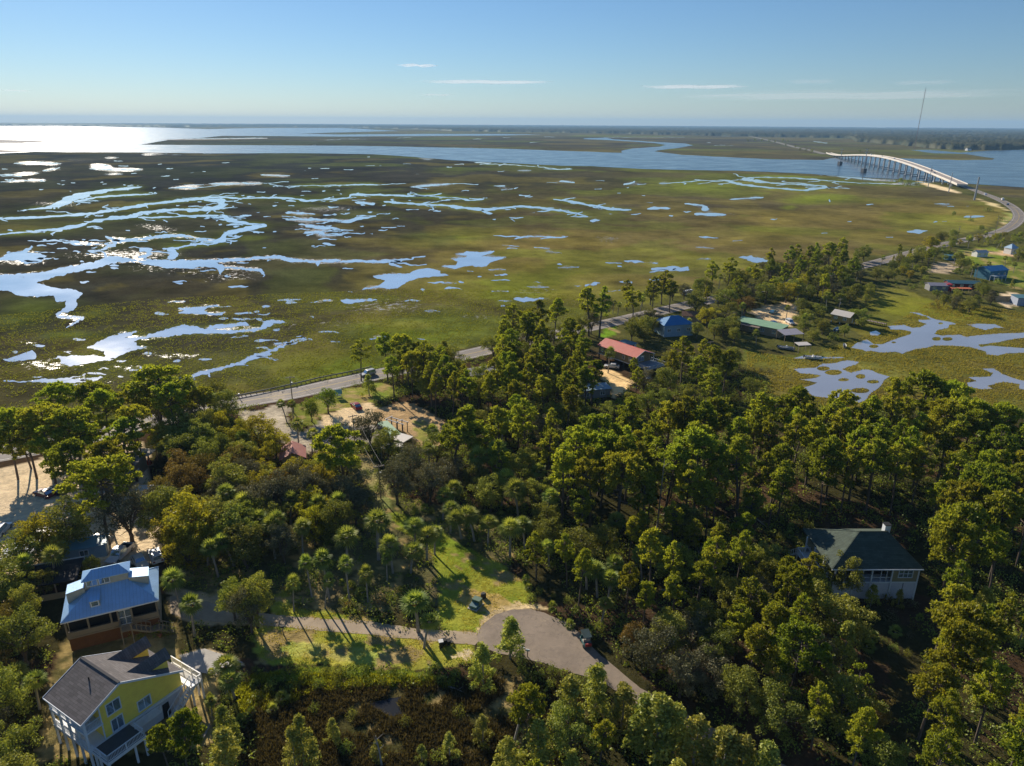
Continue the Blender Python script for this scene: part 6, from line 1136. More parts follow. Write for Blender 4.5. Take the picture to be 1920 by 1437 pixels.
# ------------------------------------------------------------------ vehicles
def paint(name, c, rough=.28): return mat('paint_' + name, c, rough, .05, 1, 0, .0, .6)
CARP = dict(white=paint('white', (.74, .74, .73)), red=paint('red', (.30, .02, .02)), darkred=paint('dark_red', (.16, .03, .03)), silver=paint('silver', (.45, .46, .47)), black=paint('black', (.02, .02, .022)), teal=paint('teal', (.05, .20, .24)), blue=paint('blue', (.05, .12, .28)), beige=paint('beige', (.62, .58, .48)), grey=paint('grey', (.16, .17, .18)))
LAMP = mat('lamp_glass', (.6, .6, .55), .15, .05); TAIL = mat('tail_lamp', (.28, .01, .01), .2, .05)
def car_parts(kind, col):
    """meshes of one car, nose to +x"""
    b = MB(); g = MB(); t = {}
    L, W = (5.4, 1.95) if kind == 'pickup' else (5.3, 2.0) if kind == 'van' else (4.6, 1.82); a, w = L / 2, W / 2
    def body(prof, wt, wb=w):
        n = len(prof)
        V = []
        for s in (-1, 1):
            for x, z in prof: V.append((x, s * (wb if z < .82 else wt(z)), z))
        F = [tuple(range(n))[::-1], tuple(range(n, 2 * n))] + [(i, (i + 1) % n, n + (i + 1) % n, n + i) for i in range(n)]
        return V, F
    low = [(-a, .32), (a - .05, .32), (a, .45), (a, .62), (a - .12, .74), (a - 1.15, .86), (-a + .75, .90), (-a + .06, .86), (-a, .62)]
    b.add(*body(low, lambda z: w - .06))
    hz = 1.46 if kind == 'sedan' else 1.72 if kind == 'suv' else 1.85 if kind == 'pickup' else 2.2
    if kind == 'sedan': cab = [(a - 1.35, .86), (a - 2.05, hz - .06), (a - 2.3, hz), (-a + 1.35, hz), (-a + 1.1, hz - .05), (-a + .45, .90)]
    elif kind == 'suv': cab = [(a - 1.2, .86), (a - 1.85, hz - .07), (a - 2.1, hz), (-a + .4, hz), (-a + .2, hz - .1), (-a + .05, .90)]
    elif kind == 'pickup': cab = [(a - 1.35, .88), (a - 1.95, hz - .07), (a - 2.2, hz), (-a + 2.1, hz), (-a + 1.95, hz - .06), (-a + 1.85, .90)]
    else: cab = [(a - .6, .86), (a - 1.15, hz - .2), (a - 1.5, hz), (-a + .1, hz), (-a + .03, hz - .1), (-a + .02, .90)]
    V, F = body(cab, lambda z: w - .08 - .14 * (z - .86) / (hz - .86)); b.add(V, F)
    if kind == 'pickup':
        for y in (-w + .03, w - .11): b.box(-a + .04, -a + 1.9, y, y + .08, .86, 1.22)
        b.box(-a + .02, -a + .1, -w + .05, w - .05, .86, 1.2)
    # glass set just proud of the cabin
    cx = [c[0] for c in cab]; e = .012
    yw = lambda z: w - .08 - .14 * (z - .86) / (hz - .86)
    def glassquad(p, q, y0s, inset=.1):
        (x0, z0), (x1, z1) = p, q; d = Vector((x1 - x0, 0, z1 - z0)); n = Vector((z1 - z0, 0, -(x1 - x0))).normalized() * e
        if n.z < 0: n = -n
        A = Vector((x0, 0, z0)) + d * .12 + n; B = Vector((x0, 0, z0)) + d * .92 + n; ya, yb = yw(A.z) - inset, yw(B.z) - inset
        g.hexa([A + Vector((0, -ya, -.01)), A + Vector((0, ya, -.01)), B + Vector((0, yb, -.01)), B + Vector((0, -yb, -.01))], [A + Vector((0, -ya, 0)), A + Vector((0, ya, 0)), B + Vector((0, yb, 0)), B + Vector((0, -yb, 0))])
    glassquad(cab[0], cab[1], None); glassquad(cab[5], cab[4], None)
    z0, z1 = .95, hz - .14; xf = lambda z: cab[0][0] + (cab[1][0] - cab[0][0]) * (z - .86) / (cab[1][1] - .86) - .14; xb = lambda z: cab[5][0] + (cab[4][0] - cab[5][0]) * (z - .9) / (cab[4][1] - .9) + .14
    if kind == 'van': xb = lambda z, f=xf: f(z) - 1.1
    for s in (-1, 1):
        q = [Vector((xf(z0), s * (yw(z0) + e), z0)), Vector((xb(z0), s * (yw(z0) + e), z0)), Vector((xb(z1), s * (yw(z1) + e), z1)), Vector((xf(z1), s * (yw(z1) + e), z1))]
        i = Vector((0, -s * .01, 0)); g.hexa([p + i for p in q], q)
    wh = MB(); wh.tube([(0, -.11, 0), (0, .11, 0)], [.33, .33], 12); hub = MB(); hub.tube([(0, -.115, 0), (0, .115, 0)], [.19, .19], 10)
    pm = CARP[col]
    return dict(body=b.mesh('body', pm), glass=g.mesh('windows', GLASS), tyre=wh.mesh('tyre', RUBBER), rim=hub.mesh('rim', STEEL), L=L, W=W,
                head=MB().box(-.04, .05, -.2, .2, -.09, .09).mesh('headlight', LAMP), tail=MB().box(-.05, .04, -.16, .16, -.1, .1).mesh('tail_light', TAIL), bed=MB().box(-a + .12, -a + 1.86, -w + .13, w - .13, .9, .93).mesh('truck_bed', DARK) if kind == 'pickup' else None)
CARM = {}
def car(kind, col, p, q, label, name='parked_car', cat='car', group=None, z=0.0, world=False):
    """p: picture point below its middle, q: picture point its nose points to"""
    P = np.array(p) if world else at(*p, z); Q = np.array(q) if world else at(*q, z); rz = math.atan2(Q[1] - P[1], Q[0] - P[0])
    if (kind, col) not in CARM: CARM[(kind, col)] = car_parts(kind, col)
    m = CARM[(kind, col)]; o = empty(name, (P[0], P[1], z), rz, label, cat, group); link('body', m['body'], o); link('windows', m['glass'], o); a, w = m['L'] / 2, m['W'] / 2
    if m['bed']: link('truck_bed', m['bed'], o)
    for x in (a - .85, -a + .85):
        for y in (-w + .1, w - .1):
            t = link('wheel', m['tyre'], o); t.location = (x, y, .33); link('rim', m['rim'], t)
    for y in (-w + .28, w - .28):
        h = link('headlight', m['head'], o); h.location = (a - .02, y, .62); h = link('tail_light', m['tail'], o); h.location = (-a + .01, y, .68)
    return o
car('sedan', 'white', (178, 1020), (150, 1031), 'white saloon car in the shade of the big tree, by the teal blue shed')
car('pickup', 'white', (226, 1044), (208, 1060), 'white pickup truck with a dark bed behind the lantern roof', 'pickup_truck', 'pickup truck')
car('sedan', 'beige', (263, 1058), (268, 1066), 'small beige car facing the blue grey roofed house')
car('suv', 'white', (293, 1047), (286, 1030), 'white car half under the yellow green tree at the edge of the lot')
car('suv', 'white', (4, 998), (24, 978), 'white car cut off by the left edge of the picture')
car('sedan', 'red', (668, 765), (654, 752), 'red car parked at the end of the sandy lot near the road')
car('suv', 'silver', (690, 704), (640, 716), 'silver car driving on the road by the thin pine', 'car', 'car')
car('sedan', 'darkred', (84, 930), (60, 922), 'dark red car at the foot of the leaning pine trunks')
car('suv', 'black', (106, 924), (90, 918), 'black car next to the dark red one under the pines')
car('suv', 'grey', (190, 932), (210, 926), 'grey car deep in shade under the big pine beside the shop')
car('sedan', 'white', (1147, 690), (1100, 686), 'white car in front of the red roofed building')
car('suv', 'white', (1481, 607), (1500, 618), 'white estate car on the sandy lot by the green roofed building')
car('suv', 'blue', (1452, 612), (1470, 622), 'dark blue car left of the white estate car')
car('sedan', 'teal', (1450, 588), (1470, 580), 'teal car in the shade on the far side of the sandy lot')
car('sedan', 'blue', (1316, 565), (1340, 560), 'blue car crossing the shaded stretch of road', 'car', 'car')
car('van', 'white', (1288, 553.5), (1270, 557), 'white van on the road behind the lone pines', 'van', 'van')
def on_hwy(px, lane, kind, col, label, name='car', cat='car', back=False):
    P = at(*px); i = int(np.argmin(np.hypot(HWY[:, 0] - P[0], HWY[:, 1] - P[1]))); i = min(max(i, 1), len(HWY) - 2); d = HWY[i + 1] - HWY[i - 1]; d = d / np.hypot(d[0], d[1]); n = np.array([-d[1], d[0], 0])
    p = HWY[i] + n * lane; q = p + d * (-1 if back else 1); car(kind, col, (p[0], p[1], 0), (q[0], q[1], 0), label, name, cat, None, .03, True)
on_hwy((1855, 366), 1.8, 'suv', 'white', 'white car on the approach road just past the bridge'); on_hwy((1874, 375), -1.8, 'van', 'white', 'white van following on the approach to the bridge', 'van', 'van', True); on_hwy((1904, 386), 1.8, 'suv', 'black', 'black car on the bend of the approach road')
def on_bridge(px, lane, kind, col, label, name='car', cat='car'):
    b = None
    for s in np.linspace(5, BL - 5, 400):
        c = p0[:2] + ax * s; u, v = proj((c[0], c[1], deckz(s) + 1.66)); 
        if b is None or abs(u - px) < b[0]: b = (abs(u - px), s)
    s = b[1]; n = np.array([-ax[1], ax[0]]); c = p0[:2] + ax * s + n * lane; z = deckz(s) + 1.68
    o = car(kind, col, (c[0], c[1], 0), (c[0] + ax[0] * (1 if lane > 0 else -1), c[1] + ax[1] * (1 if lane > 0 else -1), 0), label, name, cat, None, z, True)
    sl = (deckz(min(s + 5, BL)) - deckz(s - 5)) / 10; o.rotation_euler = (0, -math.atan(sl) * (1 if lane > 0 else -1), o.rotation_euler[2])
on_bridge(1631, 1.8, 'van', 'white', 'white van near the top of the bridge, farthest of its traffic', 'van', 'van'); on_bridge(1656, -1.8, 'sedan', 'black', 'black car just this side of the bridge crest'); on_bridge(1679, -1.8, 'suv', 'grey', 'grey car coming down the middle of the bridge'); on_bridge(1744, 1.8, 'suv', 'darkred', 'dark red car on the lower part of the bridge, left of a dark one'); on_bridge(1755, -1.8, 'sedan', 'grey', 'dark grey car on the lower bridge nearest the abutment')

# golf cart on the turning circle
gc = empty('golf_cart', at(1098, 1207), math.atan2(*(at(1086, 1180) - at(1098, 1207))[[1, 0]]), 'small dark golf cart stopped in shade at the edge of the turning circle', 'golf cart')
b = MB(); b.hexa([(-1.15, -.58, .3), (1.15, -.58, .3), (1.15, .58, .3), (-1.15, .58, .3)], [(-1.1, -.55, .5), (1.1, -.55, .5), (1.1, .55, .5), (-1.1, .55, .5)]); b.hexa([(.75, -.55, .5), (1.12, -.5, .5), (1.12, .5, .5), (.75, .55, .5)], [(.72, -.5, .95), (.95, -.45, .85), (.95, .45, .85), (.72, .5, .95)]); b.box(-1.1, -.5, -.55, .55, .5, .8); b.build('body', paint('cart_teal', (.05, .14, .15)), gc)
s = MB(); s.box(-.45, .1, -.5, .5, .62, .8); s.box(-.55, -.42, -.5, .5, .8, 1.2); s.build('seat', mat('pale_vinyl', (.5, .48, .42), .6), gc)
MB().slab([(-1.0, -.6, 1.85), (.85, -.6, 1.85), (.85, .6, 1.85), (-1.0, .6, 1.85)], .06).build('roof', paint('cart_roof_shaded', (.04, .06, .06)), gc)  # roof colour darkened to carry the tree shade over the cart
for x, y in ((-.95, -.52), (-.95, .52), (.78, -.52), (.78, .52)): MB().beam((x, y, .7), (x * .96, y, 1.8), .05).build('roof_post', DARK, gc)
MB().hexa([(.8, -.48, .95), (.82, -.48, .95), (.82, .48, .95), (.8, .48, .95)], [(.74, -.48, 1.75), (.76, -.48, 1.75), (.76, .48, 1.75), (.74, .48, 1.75)]).build('windscreen', mat('pale_windscreen', (.6, .62, .62), .1), gc)
MB().box(-1.35, -1.12, -.45, .45, .55, 1.0).build('rear_rack', mat('red_rack', (.3, .03, .03), .6), gc)
for x in (-.75, .75):
    for y in (-.55, .55): MB().tube([(x, y - .1, .24), (x, y + .1, .24)], [.24, .24], 10).build('wheel', RUBBER, gc)
# things on the lawn
cb = empty('utility_cabinet', at(893, 1137), -.5, 'green utility cabinet on the lawn above the turning circle', 'utility box')
MB().box(-.75, .6, -.1, .9, .1, 1.15).build('upper_box', mat('green_enamel', (.10, .17, .11), .5, .1), cb); MB().hexa([(-.7, -1.0, .1), (.55, -1.0, .1), (.55, -.12, .1), (-.7, -.12, .1)], [(-.7, -.95, .55), (.55, -.95, .55), (.55, -.12, .75), (-.7, -.12, .75)]).build('lower_box', mat('teal_enamel', (.06, .16, .17), .5, .1), cb); MB().box(-.9, .75, -1.15, 1.05, 0, .1).build('base_slab', CONCRETE, cb); MB().box(-.05, -.02, -.13, -.1, .5, 1.1).build('door_seam', DARK, cb)
dr = empty('black_drum', at(906.5, 1121), 0, 'black round drum beside the green utility cabinet', 'drum'); MB().tube([(0, 0, 0), (0, 0, .35), (0, 0, .4), (0, 0, .75), (0, 0, .8)], [.42, .42, .45, .42, .36], 12).build('body', mat('black_plastic', (.015, .015, .018), .5), dr); MB().cyl((0, 0, .8), .3, .06, 10).build('lid', mat('black_lid', (.03, .03, .03), .5), dr)
def mailbox(px, label, col=WHITE, h=1.05):
    o = empty('mailbox', at(*px), rnd.uniform(-.4, .4), label, 'mailbox'); MB().box(-.06, .06, -.06, .06, 0, h).build('post', TIMBER, o)
    b = MB(); n = 8; prof = [(-.13, h), (.13, h)] + [(.13 * math.cos(t), h + .14 + .13 * math.sin(t)) for t in np.linspace(0, math.pi, n)]; b.prism_x([(y, z) for y, z in prof], -.28, .28); b.build('box', col, o); MB().box(.281, .30, -.11, .11, h + .02, h + .2).build('door', STEEL, o)
mailbox((980, 1228), 'left one of two white mailboxes behind the lone cedar'); mailbox((989, 1232), 'right one of two white mailboxes behind the lone cedar'); mailbox((531, 1188), 'dark mailbox alone on the lawn below the gravel drive', mat('dark_box', (.04, .05, .04), .5))
for px, h, lid, lb in (((827, 1215), 1.15, WHITE, 'tall black bin with a white lid below the gravel drive'), ((833, 1210), .95, DARK, 'middle black bin of three below the gravel drive'), ((840.5, 1210), .8, DARK, 'smallest black bin, right of three below the drive')):
    o = empty('wheelie_bin', at(*px), .3, lb, 'bin'); MB().hexa([(-.22, -.22, .08), (.22, -.22, .08), (.22, .22, .08), (-.22, .22, .08)], [(-.3, -.3, h), (.3, -.3, h), (.3, .3, h), (-.3, .3, h)]).build('body', mat('black_bin', (.015, .017, .016), .5), o); MB().slab([(-.33, -.33, h + .07), (.33, -.33, h + .07), (.33, .33, h + .1), (-.33, .33, h + .1)], .06).build('lid', lid, o)
    for y in (-.24, .24): MB().tube([(-.2, y - .03, .1), (-.2, y + .03, .1)], [.1, .1], 8).build('wheel', RUBBER, o)
# poles, wires, signs
def pole(b, ty, label, r=.14, arms=1, m=None, name='utility_pole', cat='utility pole', top=None):
    P = at(*b); h = height_at(P, ty); o = empty(name, P, rnd.uniform(.2, .6), label, cat); MB().tube([(0, 0, -.2), (0, 0, h)], [r, r * .7], 7).build('shaft', m or TIMBER, o)
    for i in range(arms):
        z = h - .35 - i * .9; a = MB().box(-1.1, 1.1, -.07, .07, z - .07, z + .07).build('cross_arm', m or TIMBER, o)
        for x in (-.95, -.45, .45, .95): MB().cyl((x, 0, z + .07), .05, .18, 6).build('insulator', STEEL, a)
    if arms: MB().cyl((.28, 0, h - 2.3), .2, .7, 8).build('transformer', STEEL, o)
    return P, h
pa, ha = pole((551, 775), 706, 'tall wooden utility pole beside the road junction', .16); pb, hb = pole((714, 935), 872, 'wooden utility pole above the sandy track', .14); pole((1571, 592), 560, 'thin wooden pole beside the ochre cottage', .12, 1); pole((1795, 448), 424, 'utility pole beside the far road', .14); pole((1866, 436), 405, 'utility pole where the road bends, on its inner side', .14); pole((1330, 665), 640, 'wooden pole among the pines right of the red roofed building', .12); pole((1828, 528), 500, 'utility pole between the teal roofed shed and the teal house', .13); pc, hc = pole((665, 830), 778, 'utility pole at the back of the sandy parking lot', .13)
STEELP = mat('grey_steel_pole', (.34, .36, .38), .5, .1, .2, metal=.3)
for b, ty, r, lb in (((1826.5, 375.5), 332, 1.0, 'thick grey steel transmission pole beside the bridge approach'), ((1778.5, 361), 324, .5, 'thin steel pole behind the thick one near the abutment'), ((1740, 351), 312, .45, 'thin steel pole beside the middle of the lower bridge')):
    P, h = pole(b, ty, lb, r, 0, STEELP, 'transmission_pole', 'pole')
for b, ty, lb in (((1574.5, 309.5), 279, 'far power pylon standing in the river left of the bridge'), ((1619, 324), 279, 'nearer power pylon standing in the river left of the bridge')):
    P = at(*b); h = height_at(P, ty); o = empty('river_pylon', P, .3, lb, 'pylon'); MB().tube([(0, 0, 0), (0, 0, h)], [.9, .4], 6).build('shaft', STEELP, o); MB().box(-3, 3, -3, 3, -.5, 6).build('base', mat('dark_pile_cap', (.08, .09, .10), .8, .2, .3), o)
    for z in (h - 1.5, h - 6): MB().box(-4, 4, -.25, .25, z, z + .5).build('cross_arm', STEELP, o)
CABLE = mat('cable', (.07, .07, .075), .7)
def cable(a, b, sag, label):
    P = [np.array(a) + (np.array(b) - a) * t - np.array([0, 0, sag * 4 * t * (1 - t)]) for t in np.linspace(0, 1, 13)]; props(MB().tube([tuple(p) for p in P], [.022] * 13, 4).build('power_cable', CABLE), label, 'cable')
for i, o_ in enumerate((-.8, .8)):
    w = ('left', 'right')[i]; cable((pb[0] + o_, pb[1], hb - .2), (pc[0] + o_, pc[1], hc - .2), .6, w + ' cable between the sandy track pole and the parking lot pole'); cable((pc[0] + o_, pc[1], hc - .2), (pa[0] + o_, pa[1], ha - .2), .6, w + ' cable between the parking lot pole and the junction pole')
# guard rail along the marsh side of the road
gp = catmull(wpoly([(428, 749), (470, 741), (545, 725), (600, 712), (660, 700), (697, 691)]), 6); gr = empty('guard_rail', gp[0], 0, 'steel guard rail along the marsh side of the road', 'guard rail')
L = gp - gp[0]; L[:, 2] = .62; r = MB()
for a, b in zip(L[:-1], L[1:]): r.beam(a, b, .09, .34)
r.build('rail', mat('dull_rail', (.16, .17, .17), .7, .2), gr)
acc = 0
for a, b in zip(L[:-1], L[1:]):
    n = max(1, int(np.hypot(*(b - a)[:2]) / 2.4))
    for i in range(n): c = a + (b - a) * i / n; MB().box(c[0] - .08, c[0] + .08, c[1] - .08, c[1] + .08, 0, .78).build('rail_post', TIMBER, gr)
g2 = catmull(wpoly([(0, 829), (60, 818), (110, 809), (180, 795)]), 5); gr2 = empty('guard_rail', g2[0], 0, 'guard rail by the marsh at the left edge of the picture', 'guard rail'); L = g2 - g2[0]; L[:, 2] = .62; r = MB()
for a, b in zip(L[:-1], L[1:]): r.beam(a, b, .09, .34)
r.build('rail', MATS['dull_rail'], gr2)
for a in L[::2]: MB().box(a[0] - .08, a[0] + .08, a[1] - .08, a[1] + .08, 0, .78).build('rail_post', TIMBER, gr2)
sg = empty('roadside_sign', at(635, 745), .2, 'blue board sign on two posts on the grass beside the road', 'sign'); posts(sg, WHITE, [(-.7, 0, 0, 2.3), (.7, 0, 0, 2.3)], .12); MB().box(-1.0, 1.0, -.16, -.07, .9, 2.3).build('board', mat('blue_board', lin(104, 176, 206, .85), .5, .1, 2), sg); MB().box(-.6, .6, .07, .12, .3, .8).build('lower_board', WHITE, sg)
mk = empty('marker_post', at(449, 748), 0, 'small white topped marker post at the end of the guard rail', 'post'); MB().box(-.06, .06, -.06, .06, 0, 1.2).build('shaft', TIMBER, mk); MB().cyl((0, 0, 1.2), .22, .3, 8).build('cap', WHITE, mk)
# dock and boats on the lagoon
da, db = at(1617, 604), at(1661, 613); dk = empty('dock', da, math.atan2(*(db - da)[[1, 0]]), 'narrow wooden dock reaching into the lagoon', 'dock'); DL = np.hypot(*(db - da)[:2])
for i in range(int(DL / .5)): MB().box(i * .5, i * .5 + .46, -.9, .9, .98, 1.06).build('plank', TIMBER, dk)
for x in np.linspace(.5, DL - .3, 7):
    for y in (-.8, .8): MB().tube([(x, y, -.5), (x, y, 1.4)], [.12, .1], 6).build('pile', BARK, dk)
def boat(px, rz, L, label, col=WHITE, console=True):
    o = empty('motor_boat', at(*px, .1), rz, label, 'boat'); n = 7; V = []; w = L * .17
    for t in np.linspace(0, 1, n):
        x = -L / 2 + L * t; ww = w * (1 if t < .5 else math.cos((t - .5) * math.pi) ** .6 + .02); V += [(x, -ww, .75 + .25 * t * t), (x, -ww * .7, .1), (x, ww * .7, .1), (x, ww, .75 + .25 * t * t)]
    F = [(0, 3, 2, 1), (4 * n - 4, 4 * n - 3, 4 * n - 2, 4 * n - 1)]
    for i in range(n - 1):
        a = 4 * i
        for k in range(3): F.append((a + k, a + k + 1, a + k + 5, a + k + 4))
    MB().add(V, F).build('hull', col, o); MB().box(-L * .42, L * .25, -w * .82, w * .82, .35, .42).build('cockpit_floor', mat('boat_floor', (.45, .45, .44), .7), o)
    if console: MB().hexa([(-.3, -.35, .42), (.4, -.35, .42), (.4, .35, .42), (-.3, .35, .42)], [(-.2, -.3, 1.25), (.2, -.3, 1.25), (.2, .3, 1.25), (-.2, .3, 1.25)]).build('console', WHITE, o)
    MB().box(-L / 2 - .35, -L / 2, -.2, .2, .3, 1.1).build('outboard_motor', DARK, o)
boat((1524, 673), -.2, 5.2, 'white motor boat moored at the lagoon edge beside the boat shelter'); boat((1474, 655), -.5, 5.5, 'grey boat pulled up in the shade beside the open shed', mat('grey_hull', (.3, .33, .36), .4)); boat((1583, 651), 1.2, 3.0, 'tiny white dinghy on the marsh edge', WHITE, False); boat((1568, 620), .9, 4.0, 'pale blue boat on the grass below the ochre cottage', mat('pale_blue_hull', lin(150, 190, 214, .8), .4), False)
# dead trunks and logs
def snag(b, ty, label, lean=(.6, 0), r=.14):
    P = at(*b); h = height_at(P, ty); o = empty('dead_tree', P, 0, label, 'dead tree'); MB().tube([(0, 0, -.2), (lean[0] * .4, lean[1] * .4, h * .5), (lean[0], lean[1], h)], [r, r * .7, r * .3], 6).build('trunk', PALEBARK, o)
    for i in range(4):
        z = h * (.55 + .11 * i); a = i * 2.1; MB().tube([(lean[0] * z / h, lean[1] * z / h, z), (lean[0] + math.cos(a) * .9, lean[1] + math.sin(a) * .9, z + .9)], [.05, .015], 4).build('branch', PALEBARK, o)
snag((717, 1440), 1380, 'bare pale dead stem rising from the brown marsh', (-.5, 0)); snag((962, 1400), 1325, 'pale leaning dead trunk at the edge of the brown marsh', (1.6, .8), .2); snag((1232, 990), 860, 'tall bare pale dead tree in the pine wood', (.3, 0), .16); snag((1300, 1075), 1022, 'bleached broken trunk among pines left of the green roofed house', (.9, 0), .13)
def log(a, b, label, r=.16, m=PALEBARK):
    A, B_ = at(*a), at(*b); o = empty('fallen_log', A, 0, label, 'log'); D = B_ - A; MB().tube([(0, 0, r), tuple(D * .5 + [.05, .05, r]), (D[0], D[1], r)], [r, r * .9, r * .6], 6).build('trunk', m, o); MB().tube([tuple(D * .6 + [0, 0, r]), tuple(D * .7 + [.5, .3, .5])], [.06, .02], 4).build('branch', m, o)
log((376, 1397), (394, 1358), 'pale log lying on the grass right of the yellow house', .14); log((1240, 1108), (1290, 1110), 'pale fallen log in the pine litter above the dense bushes'); log((1760, 1402), (1800, 1394), 'pale fallen trunk on the forest floor at lower right', .12); log((1405, 965), (1440, 992), 'fallen trunk left of the green roofed house'); log((840, 1288), (870, 1300), 'short bleached driftwood log beside the dark pool', .1)
rocks = empty('flower_pot', at(300, 1195), 0, 'red flower pot by the stairs of the blue grey roofed house', 'flower pot'); MB().tube([(0, 0, 0), (0, 0, .5)], [.22, .32], 10).build('pot', mat('terracotta', (.35, .10, .06), .8), rocks); link('plant', KIND['shrub'][1][0][1], rocks).scale = (.3, .3, .35)
# radio mast far behind the wood
mp = atd(1722, 240, 2480.0); mp[2] = 0; mh = height_at((mp[0], mp[1]), 168); ms = empty('radio_mast', mp, .4, 'thin red and grey radio mast above the far forest', 'mast'); ml = MB(); nseg = 26
for i in range(nseg):
    z0, z1 = mh * i / nseg, mh * (i + 1) / nseg; P = [(1.1 * math.cos(a), 1.1 * math.sin(a)) for a in (0, 2.094, 4.189)]
    for j in range(3):
        q = P[j]; r2 = P[(j + 1) % 3]; ml.beam((*q, z0), (*q, z1), .28); ml.beam((*q, z0), (*r2, z1), .16)
ml.build('lattice', mat('mast_steel', (.25, .16, .15), .6, .2, .02), ms); MB().tube([(0, 0, mh), (0, 0, mh + 8)], [.5, .3], 5).build('antenna', STEELP, ms); print('MAST', mp, mh)
# ------------------------------------------------------------------ plant the trees and give each its label
LM = [('the yellow house', (190, 1330)), ('the blue grey roofed house', (215, 1120)), ('the dark green roofed house', (1640, 1080)), ('the red roofed building', (1175, 680)), ('the turning circle', (1000, 1190)), ('the green utility cabinet', (893, 1137)), ('the gravel drive', (620, 1172)),
      ('the sandy track', (705, 930)), ('the blue container', (730, 822)), ('the pink roofed kiosk', (551, 860)), ('the road junction pole', (551, 775)), ('the silver car', (690, 704)), ('the flat roofed shop', (222, 890)), ('the white saloon car', (178, 1020)), ('the left car park', (40, 950)), ('the brown marsh', (740, 1360)),
      ('the bright blue hip roof', (1262, 622)), ('the green flat roof', (1425, 620)), ('the ochre cottage', (1580, 604)), ('the long teal roofed building', (1800, 542)), ('the teal house', (1856, 520)), ('the road bend', (1880, 440)), ('the bridge abutment', (1800, 355)), ('the tall dead tree', (1232, 990)), ('the right edge of the pine wood', (1880, 880)),
      ('the middle of the pine wood', (1500, 880)), ('the left edge of the pine wood', (1120, 900)), ('the lower right clearing', (1660, 1240)), ('the lane to the lower right', (1260, 1340)), ('the twin slim pines', (1118, 620)), ('the white car on the sandy yard', (1147, 690)), ('the lower right corner', (1850, 1400)), ('the far marsh pond', (1500, 640)), ('the roadside belt of trees', (1400, 540))]
LMW = [(n, at(*p)) for n, p in LM]
ORD = ['first', 'second', 'third', 'fourth', 'fifth', 'sixth', 'seventh', 'eighth', 'ninth', 'tenth', 'eleventh', 'twelfth']
cap = 300; cnt = {}; rest = {}; bucket = {}
seen.sort(key=lambda p: math.hypot(p[1], p[2], CAM_H) / p[3])
for p in seen:
    k, x, y, h, w = p; nm = KIND[k][0]; cnt[nm] = cnt.get(nm, 0) + 1
    if cnt[nm] > cap: rest.setdefault(k, []).append(p); continue
    d = [(x - q[0]) ** 2 + (y - q[1]) ** 2 for _, q in LMW]; i = int(np.argmin(d)); q = LMW[i][1]; dx, dy = x - q[0], y - q[1]
    rel = ('right of' if dx > 0 else 'left of') if abs(dx) > abs(dy) else ('behind' if dy > 0 else 'in front of')
    bucket.setdefault((k, rel, LMW[i][0]), []).append((build_tree(*p), p))
for (k, rel, lm), L in bucket.items():
    grp = DESC[k] + 's ' + rel + ' ' + lm; n = len(L); L.sort(key=lambda t: proj((t[1][1], t[1][2], t[1][3]))[0])
    half = {}
    if n > 12:
        S2 = sorted(range(n), key=lambda i: math.hypot(L[i][1][1], L[i][1][2]))
        for nm_, ids in (('near', S2[:n // 2]), ('far', S2[n // 2:])):
            for r_, i in enumerate(sorted(ids)): half[i] = (nm_, r_)
    for i, (o, p) in enumerate(L):
        if n == 1: lb = DESC[k] + ' ' + rel + ' ' + lm
        elif n == 2: lb = ('left' if i == 0 else 'right') + ' one of two, ' + DESC[k] + ' ' + rel + ' ' + lm
        elif n <= 12: lb = ORD[i] + ' ' + DESC[k] + ' from the left, ' + rel + ' ' + lm
        elif half[i][1] < 12: lb = ORD[half[i][1]] + ' ' + DESC[k] + ' from the left, ' + half[i][0] + ' row, ' + rel + ' ' + lm
        elif i == 0: lb = 'leftmost ' + DESC[k] + ' ' + rel + ' ' + lm
        elif i == n - 1: lb = 'rightmost ' + DESC[k] + ' ' + rel + ' ' + lm
        else: lb = DESC[k] + ' in the stand ' + rel + ' ' + lm
        lb = ' '.join(lb.split()[:16]); props(o, lb, CATS[KIND[k][0]], grp if n > 1 else None)
def joined(name, items, label=None):
    """the smallest and farthest plants of a kind, as one mass"""
    V = []; F = {3: [], 4: []}; T = []; n = 0; m = None
    for k, x, y, h, w in items:
        nm, variants, h0 = KIND[k]; me = variants[rnd.randrange(len(variants))][1]; m = me.materials[0]; a = rnd.uniform(0, 6.28); s = h / h0
        v = np.empty(len(me.vertices) * 3, np.float32); me.vertices.foreach_get('co', v); v = v.reshape(-1, 3) * [s * w, s * w, s]; c, si = math.cos(a), math.sin(a)
        V.append(np.stack([v[:, 0] * c - v[:, 1] * si + x, v[:, 0] * si + v[:, 1] * c + y, v[:, 2]], 1))
        t = np.empty(len(v), np.float32); me.attributes['tone'].data.foreach_get('value', t); T.append(t)
        lt = np.empty(len(me.polygons), np.int32); me.polygons.foreach_get('loop_total', lt); lv = np.empty(len(me.loops), np.int32); me.loops.foreach_get('vertex_index', lv); ls = np.cumsum(lt) - lt
        for q in (3, 4):
            st = ls[lt == q]
            if len(st): F[q].append(lv[st[:, None] + np.arange(q)] + n)
        n += len(v)
    me = mesh_np(name, np.concatenate(V), [np.concatenate(F[q]) for q in (3, 4) if F[q]], m, np.concatenate(T)); props(link(name, me), kind='stuff')
print('REST', {k: len(v) for k, v in rest.items()})
for k, L in rest.items(): joined('background_' + KIND[k][0] + 's', L)

